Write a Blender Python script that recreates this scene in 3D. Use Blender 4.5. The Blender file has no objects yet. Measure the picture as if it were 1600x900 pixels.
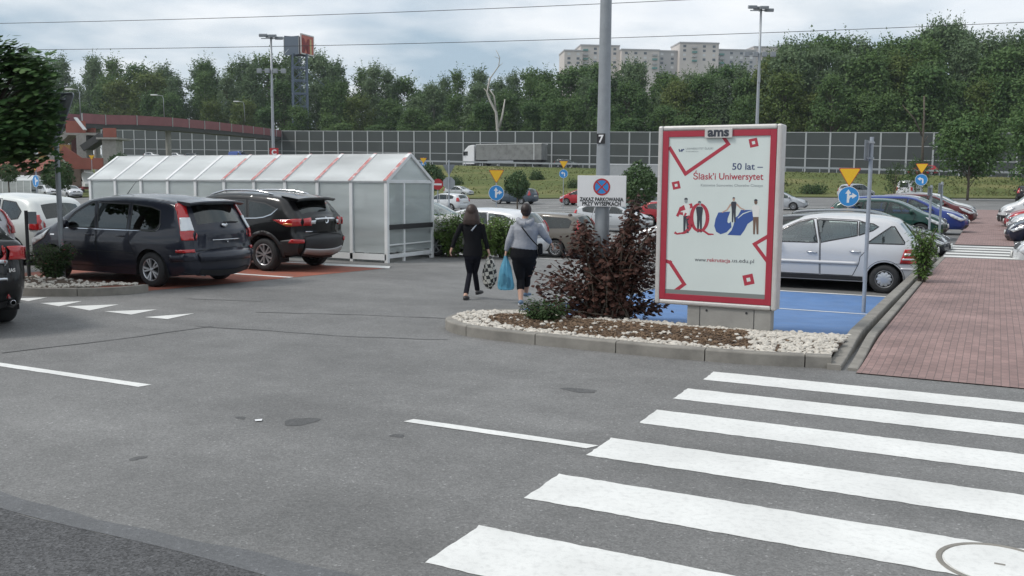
import bpy, bmesh, math, random
from mathutils import Vector, Matrix, geometry
random.seed(7)
S = bpy.context.scene
COL = S.collection
PI = math.pi
R = math.radians

# ------------------------------------------------------------ camera
F_PX, CAM_H = 1462.0, 1.9
YAW, ROLL, PITCH = R(27.2), R(0.4), math.atan(164/1462)
cam = bpy.data.cameras.new('camera'); cam_o = bpy.data.objects.new('camera', cam); COL.objects.link(cam_o)
cam.sensor_width = 36.0; cam.lens = 36.0*F_PX/1600.0; cam.clip_start = 0.1; cam.clip_end = 4000
cam_o.matrix_world = Matrix.Translation((0, 0, CAM_H)) @ Matrix.Rotation(YAW, 4, 'Z') @ Matrix.Rotation(PI/2-PITCH, 4, 'X') @ Matrix.Rotation(ROLL, 4, 'Z')
S.camera = cam_o
# ------------------------------------------------------------ sky, sun, exposure
SUN_EL, SUN_AZ = R(50), R(-128)      # azimuth clockwise from +Y
W = bpy.data.worlds.new('World'); S.world = W; W.use_nodes = True
wn, wl = W.node_tree.nodes, W.node_tree.links
wn.clear()
wo = wn.new('ShaderNodeOutputWorld')
sky = wn.new('ShaderNodeTexSky'); sky.sky_type = 'NISHITA'; sky.sun_disc = False
sky.sun_elevation = SUN_EL; sky.sun_rotation = SUN_AZ; sky.air_density = 1.0; sky.dust_density = 2.0; sky.ozone_density = 1.5
b1 = wn.new('ShaderNodeBackground'); b1.inputs['Strength'].default_value = 0.12
wl.new(sky.outputs[0], b1.inputs['Color'])
tc = wn.new('ShaderNodeTexCoord')
sep = wn.new('ShaderNodeSeparateXYZ'); wl.new(tc.outputs['Generated'], sep.inputs[0])
mx = wn.new('ShaderNodeMath'); mx.operation = 'MAXIMUM'; mx.inputs[1].default_value = 0.0; wl.new(sep.outputs['Z'], mx.inputs[0])
ad = wn.new('ShaderNodeMath'); ad.operation = 'ADD'; ad.inputs[1].default_value = 0.16; wl.new(mx.outputs[0], ad.inputs[0])
dx = wn.new('ShaderNodeMath'); dx.operation = 'DIVIDE'; wl.new(sep.outputs['X'], dx.inputs[0]); wl.new(ad.outputs[0], dx.inputs[1])
dy = wn.new('ShaderNodeMath'); dy.operation = 'DIVIDE'; wl.new(sep.outputs['Y'], dy.inputs[0]); wl.new(ad.outputs[0], dy.inputs[1])
cb = wn.new('ShaderNodeCombineXYZ'); wl.new(dx.outputs[0], cb.inputs[0]); wl.new(dy.outputs[0], cb.inputs[1])
n1 = wn.new('ShaderNodeTexNoise'); n1.inputs['Scale'].default_value = 0.75; n1.inputs['Detail'].default_value = 7; n1.inputs['Roughness'].default_value = 0.55; n1.inputs['Distortion'].default_value = 0.4
wl.new(cb.outputs[0], n1.inputs['Vector'])
n2 = wn.new('ShaderNodeTexNoise'); n2.inputs['Scale'].default_value = 1.3; n2.inputs['Detail'].default_value = 6; n2.inputs['Roughness'].default_value = 0.5
mp2 = wn.new('ShaderNodeMapping'); mp2.inputs['Location'].default_value = (5.3, 2.1, 0.7); wl.new(cb.outputs[0], mp2.inputs[0]); wl.new(mp2.outputs[0], n2.inputs['Vector'])
r1 = wn.new('ShaderNodeValToRGB'); r1.color_ramp.elements[0].position = 0.30; r1.color_ramp.elements[1].position = 0.52
r1.color_ramp.elements[0].color = (0.62, 0.62, 0.62, 1); r1.color_ramp.elements[1].color = (1, 1, 1, 1)
wl.new(n1.outputs[0], r1.inputs[0])
r2 = wn.new('ShaderNodeValToRGB'); r2.color_ramp.elements[0].position = 0.36; r2.color_ramp.elements[1].position = 0.60
r2.color_ramp.elements[0].color = (0.38, 0.49, 0.59, 1); r2.color_ramp.elements[1].color = (0.86, 0.89, 0.92, 1)
wl.new(n2.outputs[0], r2.inputs[0])
b2 = wn.new('ShaderNodeBackground'); b2.inputs['Strength'].default_value = 0.86; wl.new(r2.outputs[0], b2.inputs['Color'])
ms = wn.new('ShaderNodeMixShader'); wl.new(r1.outputs[0], ms.inputs[0]); wl.new(b1.outputs[0], ms.inputs[1]); wl.new(b2.outputs[0], ms.inputs[2])
wl.new(ms.outputs[0], wo.inputs['Surface'])
sl = bpy.data.lights.new('sun', 'SUN'); sl.energy = 1.6; sl.angle = R(14); sl.color = (1.0, 0.96, 0.9)
so = bpy.data.objects.new('sun', sl); COL.objects.link(so)
sd = Vector((math.sin(SUN_AZ)*math.cos(SUN_EL), math.cos(SUN_AZ)*math.cos(SUN_EL), math.sin(SUN_EL)))
so.rotation_euler = sd.to_track_quat('Z', 'Y').to_euler(); so.location = (0, 0, 60)
S.view_settings.view_transform = 'Standard'; S.view_settings.look = 'None'; S.view_settings.gamma = 1
S.view_settings.use_curve_mapping = False
S.view_settings.exposure = 0.42
S.render.engine = 'CYCLES'
S.cycles.max_bounces = 6; S.cycles.diffuse_bounces = 2; S.cycles.glossy_bounces = 3; S.cycles.transparent_max_bounces = 12; S.cycles.transmission_bounces = 4
S.cycles.caustics_reflective = False; S.cycles.caustics_refractive = False

# ------------------------------------------------------------ terrain and survey helpers
def sm(x, a, b):
    t = min(1, max(0, (x-a)/(b-a))); return t*t*(3-2*t)
def gz(x, y):
    d = -.30*sm(y, 12, 18)*(1-sm(y, 31, 40))*(1-sm(-x, 6.5, 10.5))
    d -= .6*sm(y, 20.8, 27.5)*sm(-x, 6, 10)*(1-sm(y, 60, 85))
    d += .5*sm(y, 75, 100)*sm(x, -55, -25)
    return d
def ray(px, py):
    x, y = (px-800)/F_PX, (450-py)/F_PX
    c, s = math.cos(ROLL), math.sin(ROLL); x, y = c*x-s*y, s*x+c*y
    cp, sp = math.cos(PITCH), math.sin(PITCH)
    d = Vector((x, cp+y*sp, -sp+y*cp))
    c, s = math.cos(YAW), math.sin(YAW)
    return Vector((c*d.x-s*d.y, s*d.x+c*d.y, d.z))
def G(px, py, z=None):
    d = ray(px, py); zz = 0 if z is None else z
    for _ in range(30):
        p = d*((zz-CAM_H)/d.z)+Vector((0, 0, CAM_H))
        if z is not None: break
        zz += (gz(p.x, p.y)-zz)*.6
    return p
def at(px, py, dist):
    d = ray(px, py); f = -math.sin(YAW)*d.x+math.cos(YAW)*d.y
    return d*(dist/f)+Vector((0, 0, CAM_H))
def depth(p): return -math.sin(YAW)*p[0]+math.cos(YAW)*p[1]
def zat(px, py, p):       # height seen at pixel row py above ground point p
    return at(px, py, depth(p)).z
def zpx(py, p):           # height seen at image row py on the vertical through p (approx. roll)
    d = depth(p); r = math.cos(YAW)*p[0]+math.sin(YAW)*p[1]
    lo, hi = -50, 400
    px = 800+F_PX*r/d
    for _ in range(3):
        q = at(px, py, d)
        rr = math.cos(YAW)*q.x+math.sin(YAW)*q.y
        px += (r-rr)*F_PX/d
    return q.z

# ------------------------------------------------------------ mesh helpers
class MB:
    def __init__(s): s.v = []; s.f = []; s.mi = []; s.m = 0
    def add(s, vs, fs):
        o = len(s.v); s.v += [tuple(p) for p in vs]; s.f += [tuple(i+o for i in f) for f in fs]; s.mi += [s.m]*len(fs); return s
    def box(s, c, d, rz=0, M=None):
        x, y, z = d[0]/2, d[1]/2, d[2]/2
        vs = [Vector(p) for p in ((-x,-y,-z),(x,-y,-z),(x,y,-z),(-x,y,-z),(-x,-y,z),(x,-y,z),(x,y,z),(-x,y,z))]
        if M is not None: vs = [M @ p for p in vs]
        elif rz: vs = [Matrix.Rotation(rz, 3, 'Z') @ p for p in vs]
        vs = [p+Vector(c) for p in vs]
        return s.add(vs, [(3,2,1,0),(4,5,6,7),(0,1,5,4),(1,2,6,5),(2,3,7,6),(3,0,4,7)])
    def bx(s, x0, x1, y0, y1, z0, z1): return s.box(((x0+x1)/2,(y0+y1)/2,(z0+z1)/2),(x1-x0,y1-y0,z1-z0))
    def beam(s, a, b, w, h):
        a, b = Vector(a), Vector(b); d = b-a; q = d.to_track_quat('X', 'Z').to_matrix()
        return s.box((a+b)/2, (d.length, w, h), M=q)
    def tube(s, pts, r, n=8, cap=True):
        pts = [Vector(p) for p in pts]; rs = r if isinstance(r, (list, tuple)) else [r]*len(pts)
        rings = []; up = None
        for i, p in enumerate(pts):
            d = (pts[min(i+1, len(pts)-1)]-pts[max(i-1, 0)]).normalized()
            if up is None: up = Vector((0,0,1)) if abs(d.z) < .9 else Vector((1,0,0))
            u = d.cross(up).normalized(); w = u.cross(d); up = w
            rings.append([p+(u*math.cos(2*PI*k/n)+w*math.sin(2*PI*k/n))*rs[i] for k in range(n)])
        vs = [p for rg in rings for p in rg]
        fs = [(i*n+k, i*n+(k+1)%n, (i+1)*n+(k+1)%n, (i+1)*n+k) for i in range(len(pts)-1) for k in range(n)]
        if cap: fs += [tuple(range(n-1,-1,-1)), tuple((len(pts)-1)*n+k for k in range(n))]
        return s.add(vs, fs)
    def cyl(s, a, b, r0, r1=None, n=12): return s.tube([a, b], [r0, r0 if r1 is None else r1], n)
    def lathe(s, prof, n=24, c=(0,0,0), axis='Z', M=None):
        vs = []
        for r, z in prof:
            for k in range(n):
                a = 2*PI*k/n; p = Vector((r*math.cos(a), r*math.sin(a), z))
                if axis == 'Y': p = Vector((p.x, p.z, p.y))
                if M is not None: p = M @ p
                vs.append(p+Vector(c))
        m = len(prof); fs = []
        for i in range(m-1):
            for k in range(n):
                f = (i*n+k, i*n+(k+1)%n, (i+1)*n+(k+1)%n, (i+1)*n+k)
                fs.append(f[::-1] if axis == 'Y' else f)
        return s.add(vs, fs)
    def prism(s, poly, z0, z1, M=None):     # 2D polygon extruded along local z
        n = len(poly); vs = [Vector((p[0],p[1],z0)) for p in poly]+[Vector((p[0],p[1],z1)) for p in poly]
        if M is not None: vs = [M @ p for p in vs]
        return s.add(vs, [tuple(range(n-1,-1,-1)), tuple(range(n,2*n))]+[(i,(i+1)%n,n+(i+1)%n,n+i) for i in range(n)])
    def grid(s, rows):
        n = len(rows[0]); vs = [p for r in rows for p in r]
        return s.add(vs, [(i*n+k, i*n+k+1, (i+1)*n+k+1, (i+1)*n+k) for i in range(len(rows)-1) for k in range(n-1)])
    def build(s, name, mat, parent=None, smooth=False, bevel=0, solid=0, weld=0, sub=0, auto=None):
        me = bpy.data.meshes.new(name); me.from_pydata(s.v, [], s.f)
        mats = mat if isinstance(mat, (list, tuple)) else [mat]
        for m in mats: me.materials.append(m)
        if len(mats) > 1: me.polygons.foreach_set('material_index', s.mi)
        if weld:
            bm = bmesh.new(); bm.from_mesh(me); bmesh.ops.remove_doubles(bm, verts=bm.verts, dist=weld); bm.to_mesh(me); bm.free()
        if smooth:
            me.polygons.foreach_set('use_smooth', [True]*len(me.polygons))
            if auto: me.set_sharp_from_angle(angle=R(auto))
        me.update()
        o = bpy.data.objects.new(name, me); COL.objects.link(o)
        if parent is not None: o.parent = parent
        if solid:
            m = o.modifiers.new('thickness', 'SOLIDIFY'); m.thickness = solid; m.offset = -1
        if bevel:
            m = o.modifiers.new('bevel', 'BEVEL'); m.width = bevel; m.segments = 2; m.limit_method = 'ANGLE'; m.angle_limit = R(40)
        if sub:
            m = o.modifiers.new('subd', 'SUBSURF'); m.levels = sub; m.render_levels = sub
        return o
def tag(o, label=None, cat=None, group=None, kind=None):
    if label: o['label'] = label
    if cat: o['category'] = cat
    if group: o['group'] = group
    if kind: o['kind'] = kind
    return o
def thing(name, label, cat, loc=(0,0,0), rz=0, group=None):
    o = bpy.data.objects.new(name, None); COL.objects.link(o); o.empty_display_size = .2
    o.location = loc; o.rotation_euler = (0, 0, rz); return tag(o, label, cat, group)
def struct(o): o['kind'] = 'structure'; return o
KIDS = {}
def copy_tree(o, loc=None, rz=None, label=None, group=None, parent=None, color=None, scale=None):
    c = o.copy(); COL.objects.link(c)
    if parent is not None: c.parent = parent
    if loc is not None: c.location = loc
    if rz is not None: c.rotation_euler = (0, 0, rz)
    if scale is not None: c.scale = scale
    if label: c['label'] = label
    if group: c['group'] = group
    if color is not None: c.color = color
    for ch in list(o.children):
        copy_tree(ch, parent=c, color=color)
    return c
ORD = ['first','second','third','fourth','fifth','sixth','seventh','eighth','ninth','tenth','eleventh','twelfth','thirteenth','fourteenth','fifteenth','sixteenth','seventeenth','eighteenth','nineteenth','twentieth','twenty-first','twenty-second','twenty-third','twenty-fourth','twenty-fifth','twenty-sixth','twenty-seventh','twenty-eighth','twenty-ninth','thirtieth']

# ------------------------------------------------------------ materials
def mat(name, col, rough=.6, metal=0, spec=.5, noise=0, nscale=8, bump=0, bscale=60, coat=0, wear=None, wscale=2.5, wamt=.5, objcol=False, coords='Object', stretch=None):
    m = bpy.data.materials.new(name); m.use_nodes = True
    N, L = m.node_tree.nodes, m.node_tree.links; b = N['Principled BSDF']
    b.inputs['Roughness'].default_value = rough; b.inputs['Metallic'].default_value = metal
    b.inputs['Specular IOR Level'].default_value = spec; b.inputs['Coat Weight'].default_value = coat; b.inputs['Coat Roughness'].default_value = .03
    c = tuple(col)+(1,) if len(col) == 3 else col
    b.inputs['Base Color'].default_value = c
    src = None
    if objcol:
        oi = N.new('ShaderNodeObjectInfo'); src = oi.outputs['Color']
    tcn = N.new('ShaderNodeTexCoord'); vec = tcn.outputs[coords]
    if stretch:
        mp = N.new('ShaderNodeMapping'); mp.inputs['Scale'].default_value = stretch; L.new(vec, mp.inputs[0]); vec = mp.outputs[0]
    if noise:
        nz = N.new('ShaderNodeTexNoise'); nz.inputs['Scale'].default_value = nscale; nz.inputs['Detail'].default_value = 6; nz.inputs['Roughness'].default_value = .6
        L.new(vec, nz.inputs['Vector'])
        mr = N.new('ShaderNodeMapRange'); mr.inputs[1].default_value = .25; mr.inputs[2].default_value = .75; mr.inputs[3].default_value = 1-noise; mr.inputs[4].default_value = 1+noise
        L.new(nz.outputs[0], mr.inputs[0])
        mxn = N.new('ShaderNodeMix'); mxn.data_type = 'RGBA'; mxn.blend_type = 'MULTIPLY'; mxn.inputs[0].default_value = 1
        if src: L.new(src, mxn.inputs[6])
        else: mxn.inputs[6].default_value = c
        L.new(mr.outputs[0], mxn.inputs[7]); src = mxn.outputs[2]
    if wear:
        nz = N.new('ShaderNodeTexNoise'); nz.inputs['Scale'].default_value = wscale; nz.inputs['Detail'].default_value = 8; nz.inputs['Roughness'].default_value = .65
        L.new(vec, nz.inputs['Vector'])
        mr = N.new('ShaderNodeMapRange'); mr.inputs[1].default_value = .48; mr.inputs[2].default_value = .7; mr.inputs[4].default_value = wamt
        L.new(nz.outputs[0], mr.inputs[0])
        mxn = N.new('ShaderNodeMix'); mxn.data_type = 'RGBA'; L.new(mr.outputs[0], mxn.inputs[0])
        if src: L.new(src, mxn.inputs[6])
        else: mxn.inputs[6].default_value = c
        mxn.inputs[7].default_value = tuple(wear)+(1,); src = mxn.outputs[2]
    if src: L.new(src, b.inputs['Base Color'])
    if bump:
        nb = N.new('ShaderNodeTexNoise'); nb.inputs['Scale'].default_value = bscale; nb.inputs['Detail'].default_value = 4; L.new(vec, nb.inputs['Vector'])
        bp = N.new('ShaderNodeBump'); bp.inputs['Strength'].default_value = bump; bp.inputs['Distance'].default_value = .01; L.new(nb.outputs[0], bp.inputs['Height']); L.new(bp.outputs[0], b.inputs['Normal'])
    return m
def glass_mat(name, tint, refl=1.0, rough=.02, base=.03):
    m = bpy.data.materials.new(name); m.use_nodes = True; N, L = m.node_tree.nodes, m.node_tree.links; N.clear()
    o = N.new('ShaderNodeOutputMaterial'); t = N.new('ShaderNodeBsdfTransparent'); t.inputs[0].default_value = tuple(tint)+(1,)
    g = N.new('ShaderNodeBsdfGlossy'); g.inputs['Roughness'].default_value = rough; g.inputs[0].default_value = (.95, 1, .98, 1)
    fr = N.new('ShaderNodeFresnel'); fr.inputs[0].default_value = 1.55
    mu = N.new('ShaderNodeMath'); mu.operation = 'MULTIPLY_ADD'; mu.inputs[1].default_value = refl; mu.inputs[2].default_value = base; mu.use_clamp = True; L.new(fr.outputs[0], mu.inputs[0])
    x = N.new('ShaderNodeMixShader'); L.new(mu.outputs[0], x.inputs[0]); L.new(t.outputs[0], x.inputs[1]); L.new(g.outputs[0], x.inputs[2]); L.new(x.outputs[0], o.inputs[0])
    return m
def leaf_mat(name, c1, c2, trans=.28, scale=.6, spec=.15):
    m = bpy.data.materials.new(name); m.use_nodes = True; N, L = m.node_tree.nodes, m.node_tree.links; b = N['Principled BSDF']
    b.inputs['Roughness'].default_value = .55; b.inputs['Specular IOR Level'].default_value = spec
    g = N.new('ShaderNodeNewGeometry'); tcn = N.new('ShaderNodeTexCoord')
    oi = N.new('ShaderNodeObjectInfo')
    nz = N.new('ShaderNodeTexNoise'); nz.inputs['Scale'].default_value = scale; nz.inputs['Detail'].default_value = 3; L.new(tcn.outputs['Object'], nz.inputs['Vector'])
    a = N.new('ShaderNodeMath'); a.operation = 'MULTIPLY_ADD'; a.inputs[1].default_value = .45; L.new(g.outputs['Random Per Island'], a.inputs[0]); 
    a2 = N.new('ShaderNodeMath'); a2.operation = 'MULTIPLY_ADD'; a2.inputs[1].default_value = .9; a2.inputs[2].default_value = -.32; L.new(nz.outputs[0], a2.inputs[0]); L.new(a2.outputs[0], a.inputs[2])
    a3 = N.new('ShaderNodeMath'); a3.operation = 'MULTIPLY_ADD'; a3.inputs[1].default_value = .35; L.new(oi.outputs['Random'], a3.inputs[0]); L.new(a.outputs[0], a3.inputs[2])
    r = N.new('ShaderNodeValToRGB'); r.color_ramp.elements[0].position = .1; r.color_ramp.elements[1].position = .9
    r.color_ramp.elements[0].color = tuple(c1)+(1,); r.color_ramp.elements[1].color = tuple(c2)+(1,); L.new(a3.outputs[0], r.inputs[0]); L.new(r.outputs[0], b.inputs['Base Color'])
    if trans:
        t = N.new('ShaderNodeBsdfTranslucent'); L.new(r.outputs[0], t.inputs[0]); x = N.new('ShaderNodeMixShader'); x.inputs[0].default_value = trans
        L.new(b.outputs[0], x.inputs[1]); L.new(t.outputs[0], x.inputs[2]); L.new(x.outputs[0], N['Material Output'].inputs[0])
    return m

M = {}
M['white_paint'] = mat('white_road_paint', (.70,.70,.68), .8, noise=.13, nscale=1.3, wear=(.26,.26,.25), wscale=22, wamt=.24, bump=.2, bscale=150, coords='Generated' if False else 'Object')
M['kerb'] = mat('kerb_concrete', (.24,.225,.20), .85, noise=.22, nscale=5, bump=.3, bscale=90, wear=(.12,.11,.10), wscale=2, wamt=.5)
M['concrete'] = mat('grey_concrete', (.30,.29,.27), .85, noise=.15, nscale=3, bump=.2, bscale=50, wear=(.18,.17,.16), wscale=1.2, wamt=.5)
M['galv'] = mat('galvanised_steel', (.34,.36,.38), .45, metal=.35, noise=.12, nscale=25)
M['pole'] = mat('grey_painted_pole', (.27,.29,.31), .5, metal=.15, noise=.10, nscale=10, bump=.05)
M['alu'] = mat('brushed_aluminium_frame', (.58,.56,.54), .42, metal=.35, noise=.08, nscale=14, wear=(.42,.38,.33), wscale=3, wamt=.35)
M['white_metal'] = mat('white_coated_metal', (.72,.73,.73), .45, noise=.08, nscale=6, wear=(.42,.40,.37), wscale=3, wamt=.35)
M['black'] = mat('black_plastic', (.018,.018,.02), .55, noise=.1)
M['rubber'] = mat('tyre_rubber', (.022,.022,.023), .8, noise=.25, nscale=20, bump=.1)
M['dark_in'] = mat('dark_car_interior', (.045,.045,.05), .8, noise=.15)
M['red'] = mat('red_sign_paint', (.42,.03,.035), .45, noise=.06)
M['yellow'] = mat('yellow_sign_sheet', (.80,.47,.02), .45, noise=.05)
M['blue'] = mat('blue_sign_sheet', (.03,.24,.58), .4, noise=.05)
M['sign_white'] = mat('white_sign_sheet', (.74,.74,.75), .45, noise=.03)
M['ink'] = mat('black_ink', (.015,.015,.018), .6)
# ============================================================ ground, markings, kerbs, path
def asphalt(name, base, fine=.35, large=.18, tint=(1,1,1)):
    m = bpy.data.materials.new(name); m.use_nodes = True; N, L = m.node_tree.nodes, m.node_tree.links; b = N['Principled BSDF']
    t = N.new('ShaderNodeTexCoord'); v = t.outputs['Object']
    def nz(sc, det, ro=.6):
        n = N.new('ShaderNodeTexNoise'); n.inputs['Scale'].default_value = sc; n.inputs['Detail'].default_value = det; n.inputs['Roughness'].default_value = ro; L.new(v, n.inputs['Vector']); return n.outputs[0]
    def rng(s, a, bb, c, d):
        r = N.new('ShaderNodeMapRange'); r.inputs[1].default_value = a; r.inputs[2].default_value = bb; r.inputs[3].default_value = c; r.inputs[4].default_value = d; L.new(s, r.inputs[0]); return r.outputs[0]
    def mul(a, c):
        x = N.new('ShaderNodeMath'); x.operation = 'MULTIPLY'; L.new(a, x.inputs[0]); L.new(c, x.inputs[1]); return x.outputs[0]
    vo = N.new('ShaderNodeTexVoronoi'); vo.inputs['Scale'].default_value = 85; L.new(v, vo.inputs['Vector'])
    sepc = N.new('ShaderNodeSeparateColor'); L.new(vo.outputs['Color'], sepc.inputs[0])
    f1 = rng(sepc.outputs[0], 0, 1, 1-fine, 1+fine)
    f2 = rng(nz(.35, 5), .3, .7, 1-large, 1+large)
    f3 = rng(nz(2.2, 6, .7), .3, .7, .88, 1.12)
    mp = N.new('ShaderNodeMapping'); mp.inputs['Scale'].default_value = (.12, 1.4, 1); L.new(v, mp.inputs[0])
    n4 = N.new('ShaderNodeTexNoise'); n4.inputs['Scale'].default_value = 1; n4.inputs['Detail'].default_value = 4; L.new(mp.outputs[0], n4.inputs['Vector'])
    f4 = rng(n4.outputs[0], .3, .7, .92, 1.08)
    sp = rng(sepc.outputs[1], .965, .985, 1, 1.55)
    k = mul(mul(mul(f1, f2), mul(f3, f4)), sp)
    mxn = N.new('ShaderNodeMix'); mxn.data_type = 'RGBA'; mxn.blend_type = 'MULTIPLY'; mxn.inputs[0].default_value = 1
    mxn.inputs[6].default_value = (base*tint[0], base*tint[1], base*tint[2], 1); L.new(k, mxn.inputs[7]); L.new(mxn.outputs[2], b.inputs['Base Color'])
    b.inputs['Roughness'].default_value = .72; b.inputs['Specular IOR Level'].default_value = .35
    bp = N.new('ShaderNodeBump'); bp.inputs['Strength'].default_value = .35; bp.inputs['Distance'].default_value = .006; L.new(vo.outputs['Distance'], bp.inputs['Height']); L.new(bp.outputs[0], b.inputs['Normal'])
    return m
M['asphalt'] = asphalt('worn_asphalt', .165, .22, .20, (1.0, .99, .97))
M['asphalt_dark'] = asphalt('new_dark_asphalt', .074, .5, .15, (1, 1, 1.03))
M['asphalt_seal'] = asphalt('bitumen_seal', .12, .15, .12, (1, 1.02, 1.06))
M['asphalt_stain'] = asphalt('oil_stained_asphalt', .098, .2, .2)
M['crack'] = mat('bitumen_crack_fill', (.10,.10,.10), .8)
M['blue_paint'] = mat('blue_bay_paint', (.095,.195,.40), .75, noise=.16, nscale=2.5, wear=(.16,.20,.27), wscale=5, wamt=.35, bump=.2, bscale=120)
M['red_paint'] = mat('red_bay_paint', (.30,.095,.06), .75, noise=.16, nscale=2, wear=(.16,.12,.10), wscale=3, wamt=.5, bump=.2, bscale=120)

xs = [-1150,-700,-400,-220]+[-160+2*i for i in range(69)]+[-23+.4*i for i in range(63)]+[2+2*i for i in range(30)]+[90,200,500,900]
ys = [-300,-80,-20,-10,-4,2,8,10]+[11+.4*i for i in range(50)]+[31+1.5*i for i in range(66)]+[140,180,300,700,1350]
g = MB(); g.grid([[Vector((x, y, gz(x, y))) for x in xs] for y in ys])
struct(g.build('ground', M['asphalt'], smooth=True))

def sheet(name, poly, m, dz=.004, step=.8, kind=True):     # a painted sheet that follows the ground
    mb = MB(); vs = []
    n = len(poly)
    from mathutils.geometry import delaunay_2d_cdt
    pts = []
    for i in range(n):
        a, b = Vector(poly[i]), Vector(poly[(i+1) % n]); k = max(1, int((b-a).length/step))
        pts += [a.lerp(b, j/k) for j in range(k)]
    m0 = len(pts); x0, x1 = min(p.x for p in pts), max(p.x for p in pts); y0, y1 = min(p.y for p in pts), max(p.y for p in pts)
    inner = [Vector((x0+step*i+.013, y0+step*j+.017)) for i in range(1, int((x1-x0)/step)+1) for j in range(1, int((y1-y0)/step)+1)]
    r = delaunay_2d_cdt(pts+inner, [(i, (i+1) % m0) for i in range(m0)], [list(range(m0))], 1, 1e-5)
    mb.add([(p.x, p.y, gz(p.x, p.y)+dz) for p in r[0]], r[2])
    me = mb.build(name, m)
    bm = bmesh.new(); bm.from_mesh(me.data); bmesh.ops.recalc_face_normals(bm, faces=bm.faces)
    for f in bm.faces:
        if f.normal.z < 0: f.normal_flip()
    bm.to_mesh(me.data); bm.free()
    return struct(me) if kind else me
def rag(poly, amt=.008, step=.12, seed=1):
    rr = random.Random(seed); out = []
    for i in range(len(poly)):
        a, b = Vector(poly[i]), Vector(poly[(i+1) % len(poly)]); k = max(1, int((b-a).length/step))
        out += [tuple(a.lerp(b, j/k)+Vector((rr.uniform(-amt, amt), rr.uniform(-amt, amt)))) for j in range(k)]
    return out
# dark new asphalt and the bitumen joint along the near edge of the road
yj = 3.33
sheet('dark_asphalt', [(-14, -4), (-2.2, -4), (-2.2, yj-.02)]+[(x, yj+.02*math.sin(x*3)+.012*math.sin(x*11)) for x in [-2.4-.2*i for i in range(58)]], M['asphalt_dark'], .0015)
sheet('bitumen_joint', [(x, yj+.015*math.sin(x*3)) for x in [-14+.2*i for i in range(59)]]+[(x, yj+.17+.03*math.sin(x*2+1)+.012*math.sin(x*9)) for x in [-2.4-.2*i for i in range(59)]], M['asphalt_seal'], .003)
# zebra crossing: six stripes across the road in view
for i, (ya, yb) in enumerate([(9.30, 8.86), (8.40, 7.93), (7.46, 6.97), (6.45, 5.94), (5.46, 4.93), (4.40, 3.82)]):
    xl = -2.44+random.uniform(-.02, .02)
    struct(sheet('zebra_stripe', rag([(xl, yb), (1.56, yb), (1.56, ya), (xl-.01, ya)], .006, .05, i), M['white_paint'], .003, 1.2))
sheet('lane_dash', rag([(-4.1, 6.10), (-2.52, 6.10), (-2.47, 6.21), (-4.07, 6.21)], .004, .15, 11), M['white_paint'])
sheet('lane_dash', rag([(-10.4, 5.98), (-6.95, 5.98), (-6.92, 6.10), (-10.4, 6.10)], .004, .15, 12), M['white_paint'])
# give-way triangles
for k, (a, b, c) in enumerate([((63, 474), (128, 471), (92, 479)), ((104, 479), (186, 476), (140, 485.5)), ((163, 487), (245, 484), (205, 492)), ((226, 496), (304, 490), (262, 499)), ((20, 467), (74, 465), (44, 471))]):
    sheet('give_way_triangle', [tuple(G(*q)[:2]) for q in (a, b, c)], M['white_paint'], .005, .5)
# bitumen-filled cracks and oil stains
def crack(pts, w=.02, seed=0):
    rr = random.Random(seed); P = [G(*p) for p in pts]; L = []
    for a, b in zip(P, P[1:]):
        k = max(2, int((b-a).length/.3)); L += [a.lerp(b, j/k)+Vector((rr.uniform(-.02, .02), rr.uniform(-.02, .02), 0)) for j in range(k)]
    L.append(P[-1]); l, r = [], []
    for i, p in enumerate(L):
        d = (L[min(i+1, len(L)-1)]-L[max(0, i-1)]).normalized(); n = Vector((-d.y, d.x, 0)); q = w*rr.uniform(.5, 1.2)
        l.append((p+n*q)[:2]); r.append((p-n*q)[:2])
    mb = MB(); mb.grid([[Vector((*a, gz(*a)+.005)), Vector((*b, gz(*b)+.005))] for a, b in zip(r, l)])
    struct(mb.build('asphalt_crack', M['crack']))
for i, c in enumerate([[(0, 552), (180, 531), (332, 510)], [(305, 510), (420, 517), (560, 527), (700, 531)], [(290, 467), (410, 471)], [(400, 488), (560, 492), (700, 498)]]): crack(c, .015, i)
def stain(px, py, rx, ry, seed=0, m='asphalt_stain'):
    rr = random.Random(seed); c = G(px, py); n = 26; ph = [rr.uniform(0, 6) for _ in range(4)]
    poly = []
    for k in range(n):
        a = 2*PI*k/n; q = 1+.16*math.sin(2*a+ph[0])+.1*math.sin(3*a+ph[1])+.07*math.sin(5*a+ph[2])
        poly.append((c.x+rx*q*math.cos(a), c.y+ry*q*math.sin(a)))
    sheet('oil_stain', poly, M[m], .002, .3)
stain(470, 659, .10, .16, 1); stain(216, 716, .04, .06, 2); stain(621, 681, .05, .05, 3); stain(1258, 757, .03, .05, 4); stain(376, 653, .06, .03, 5); stain(905, 610, .2, .07, 6)
sheet('paper_scrap', [tuple(G(*q)[:2]) for q in ((398, 657), (410, 656), (409, 659), (399, 659.5))], M['sign_white'], .009)
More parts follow.
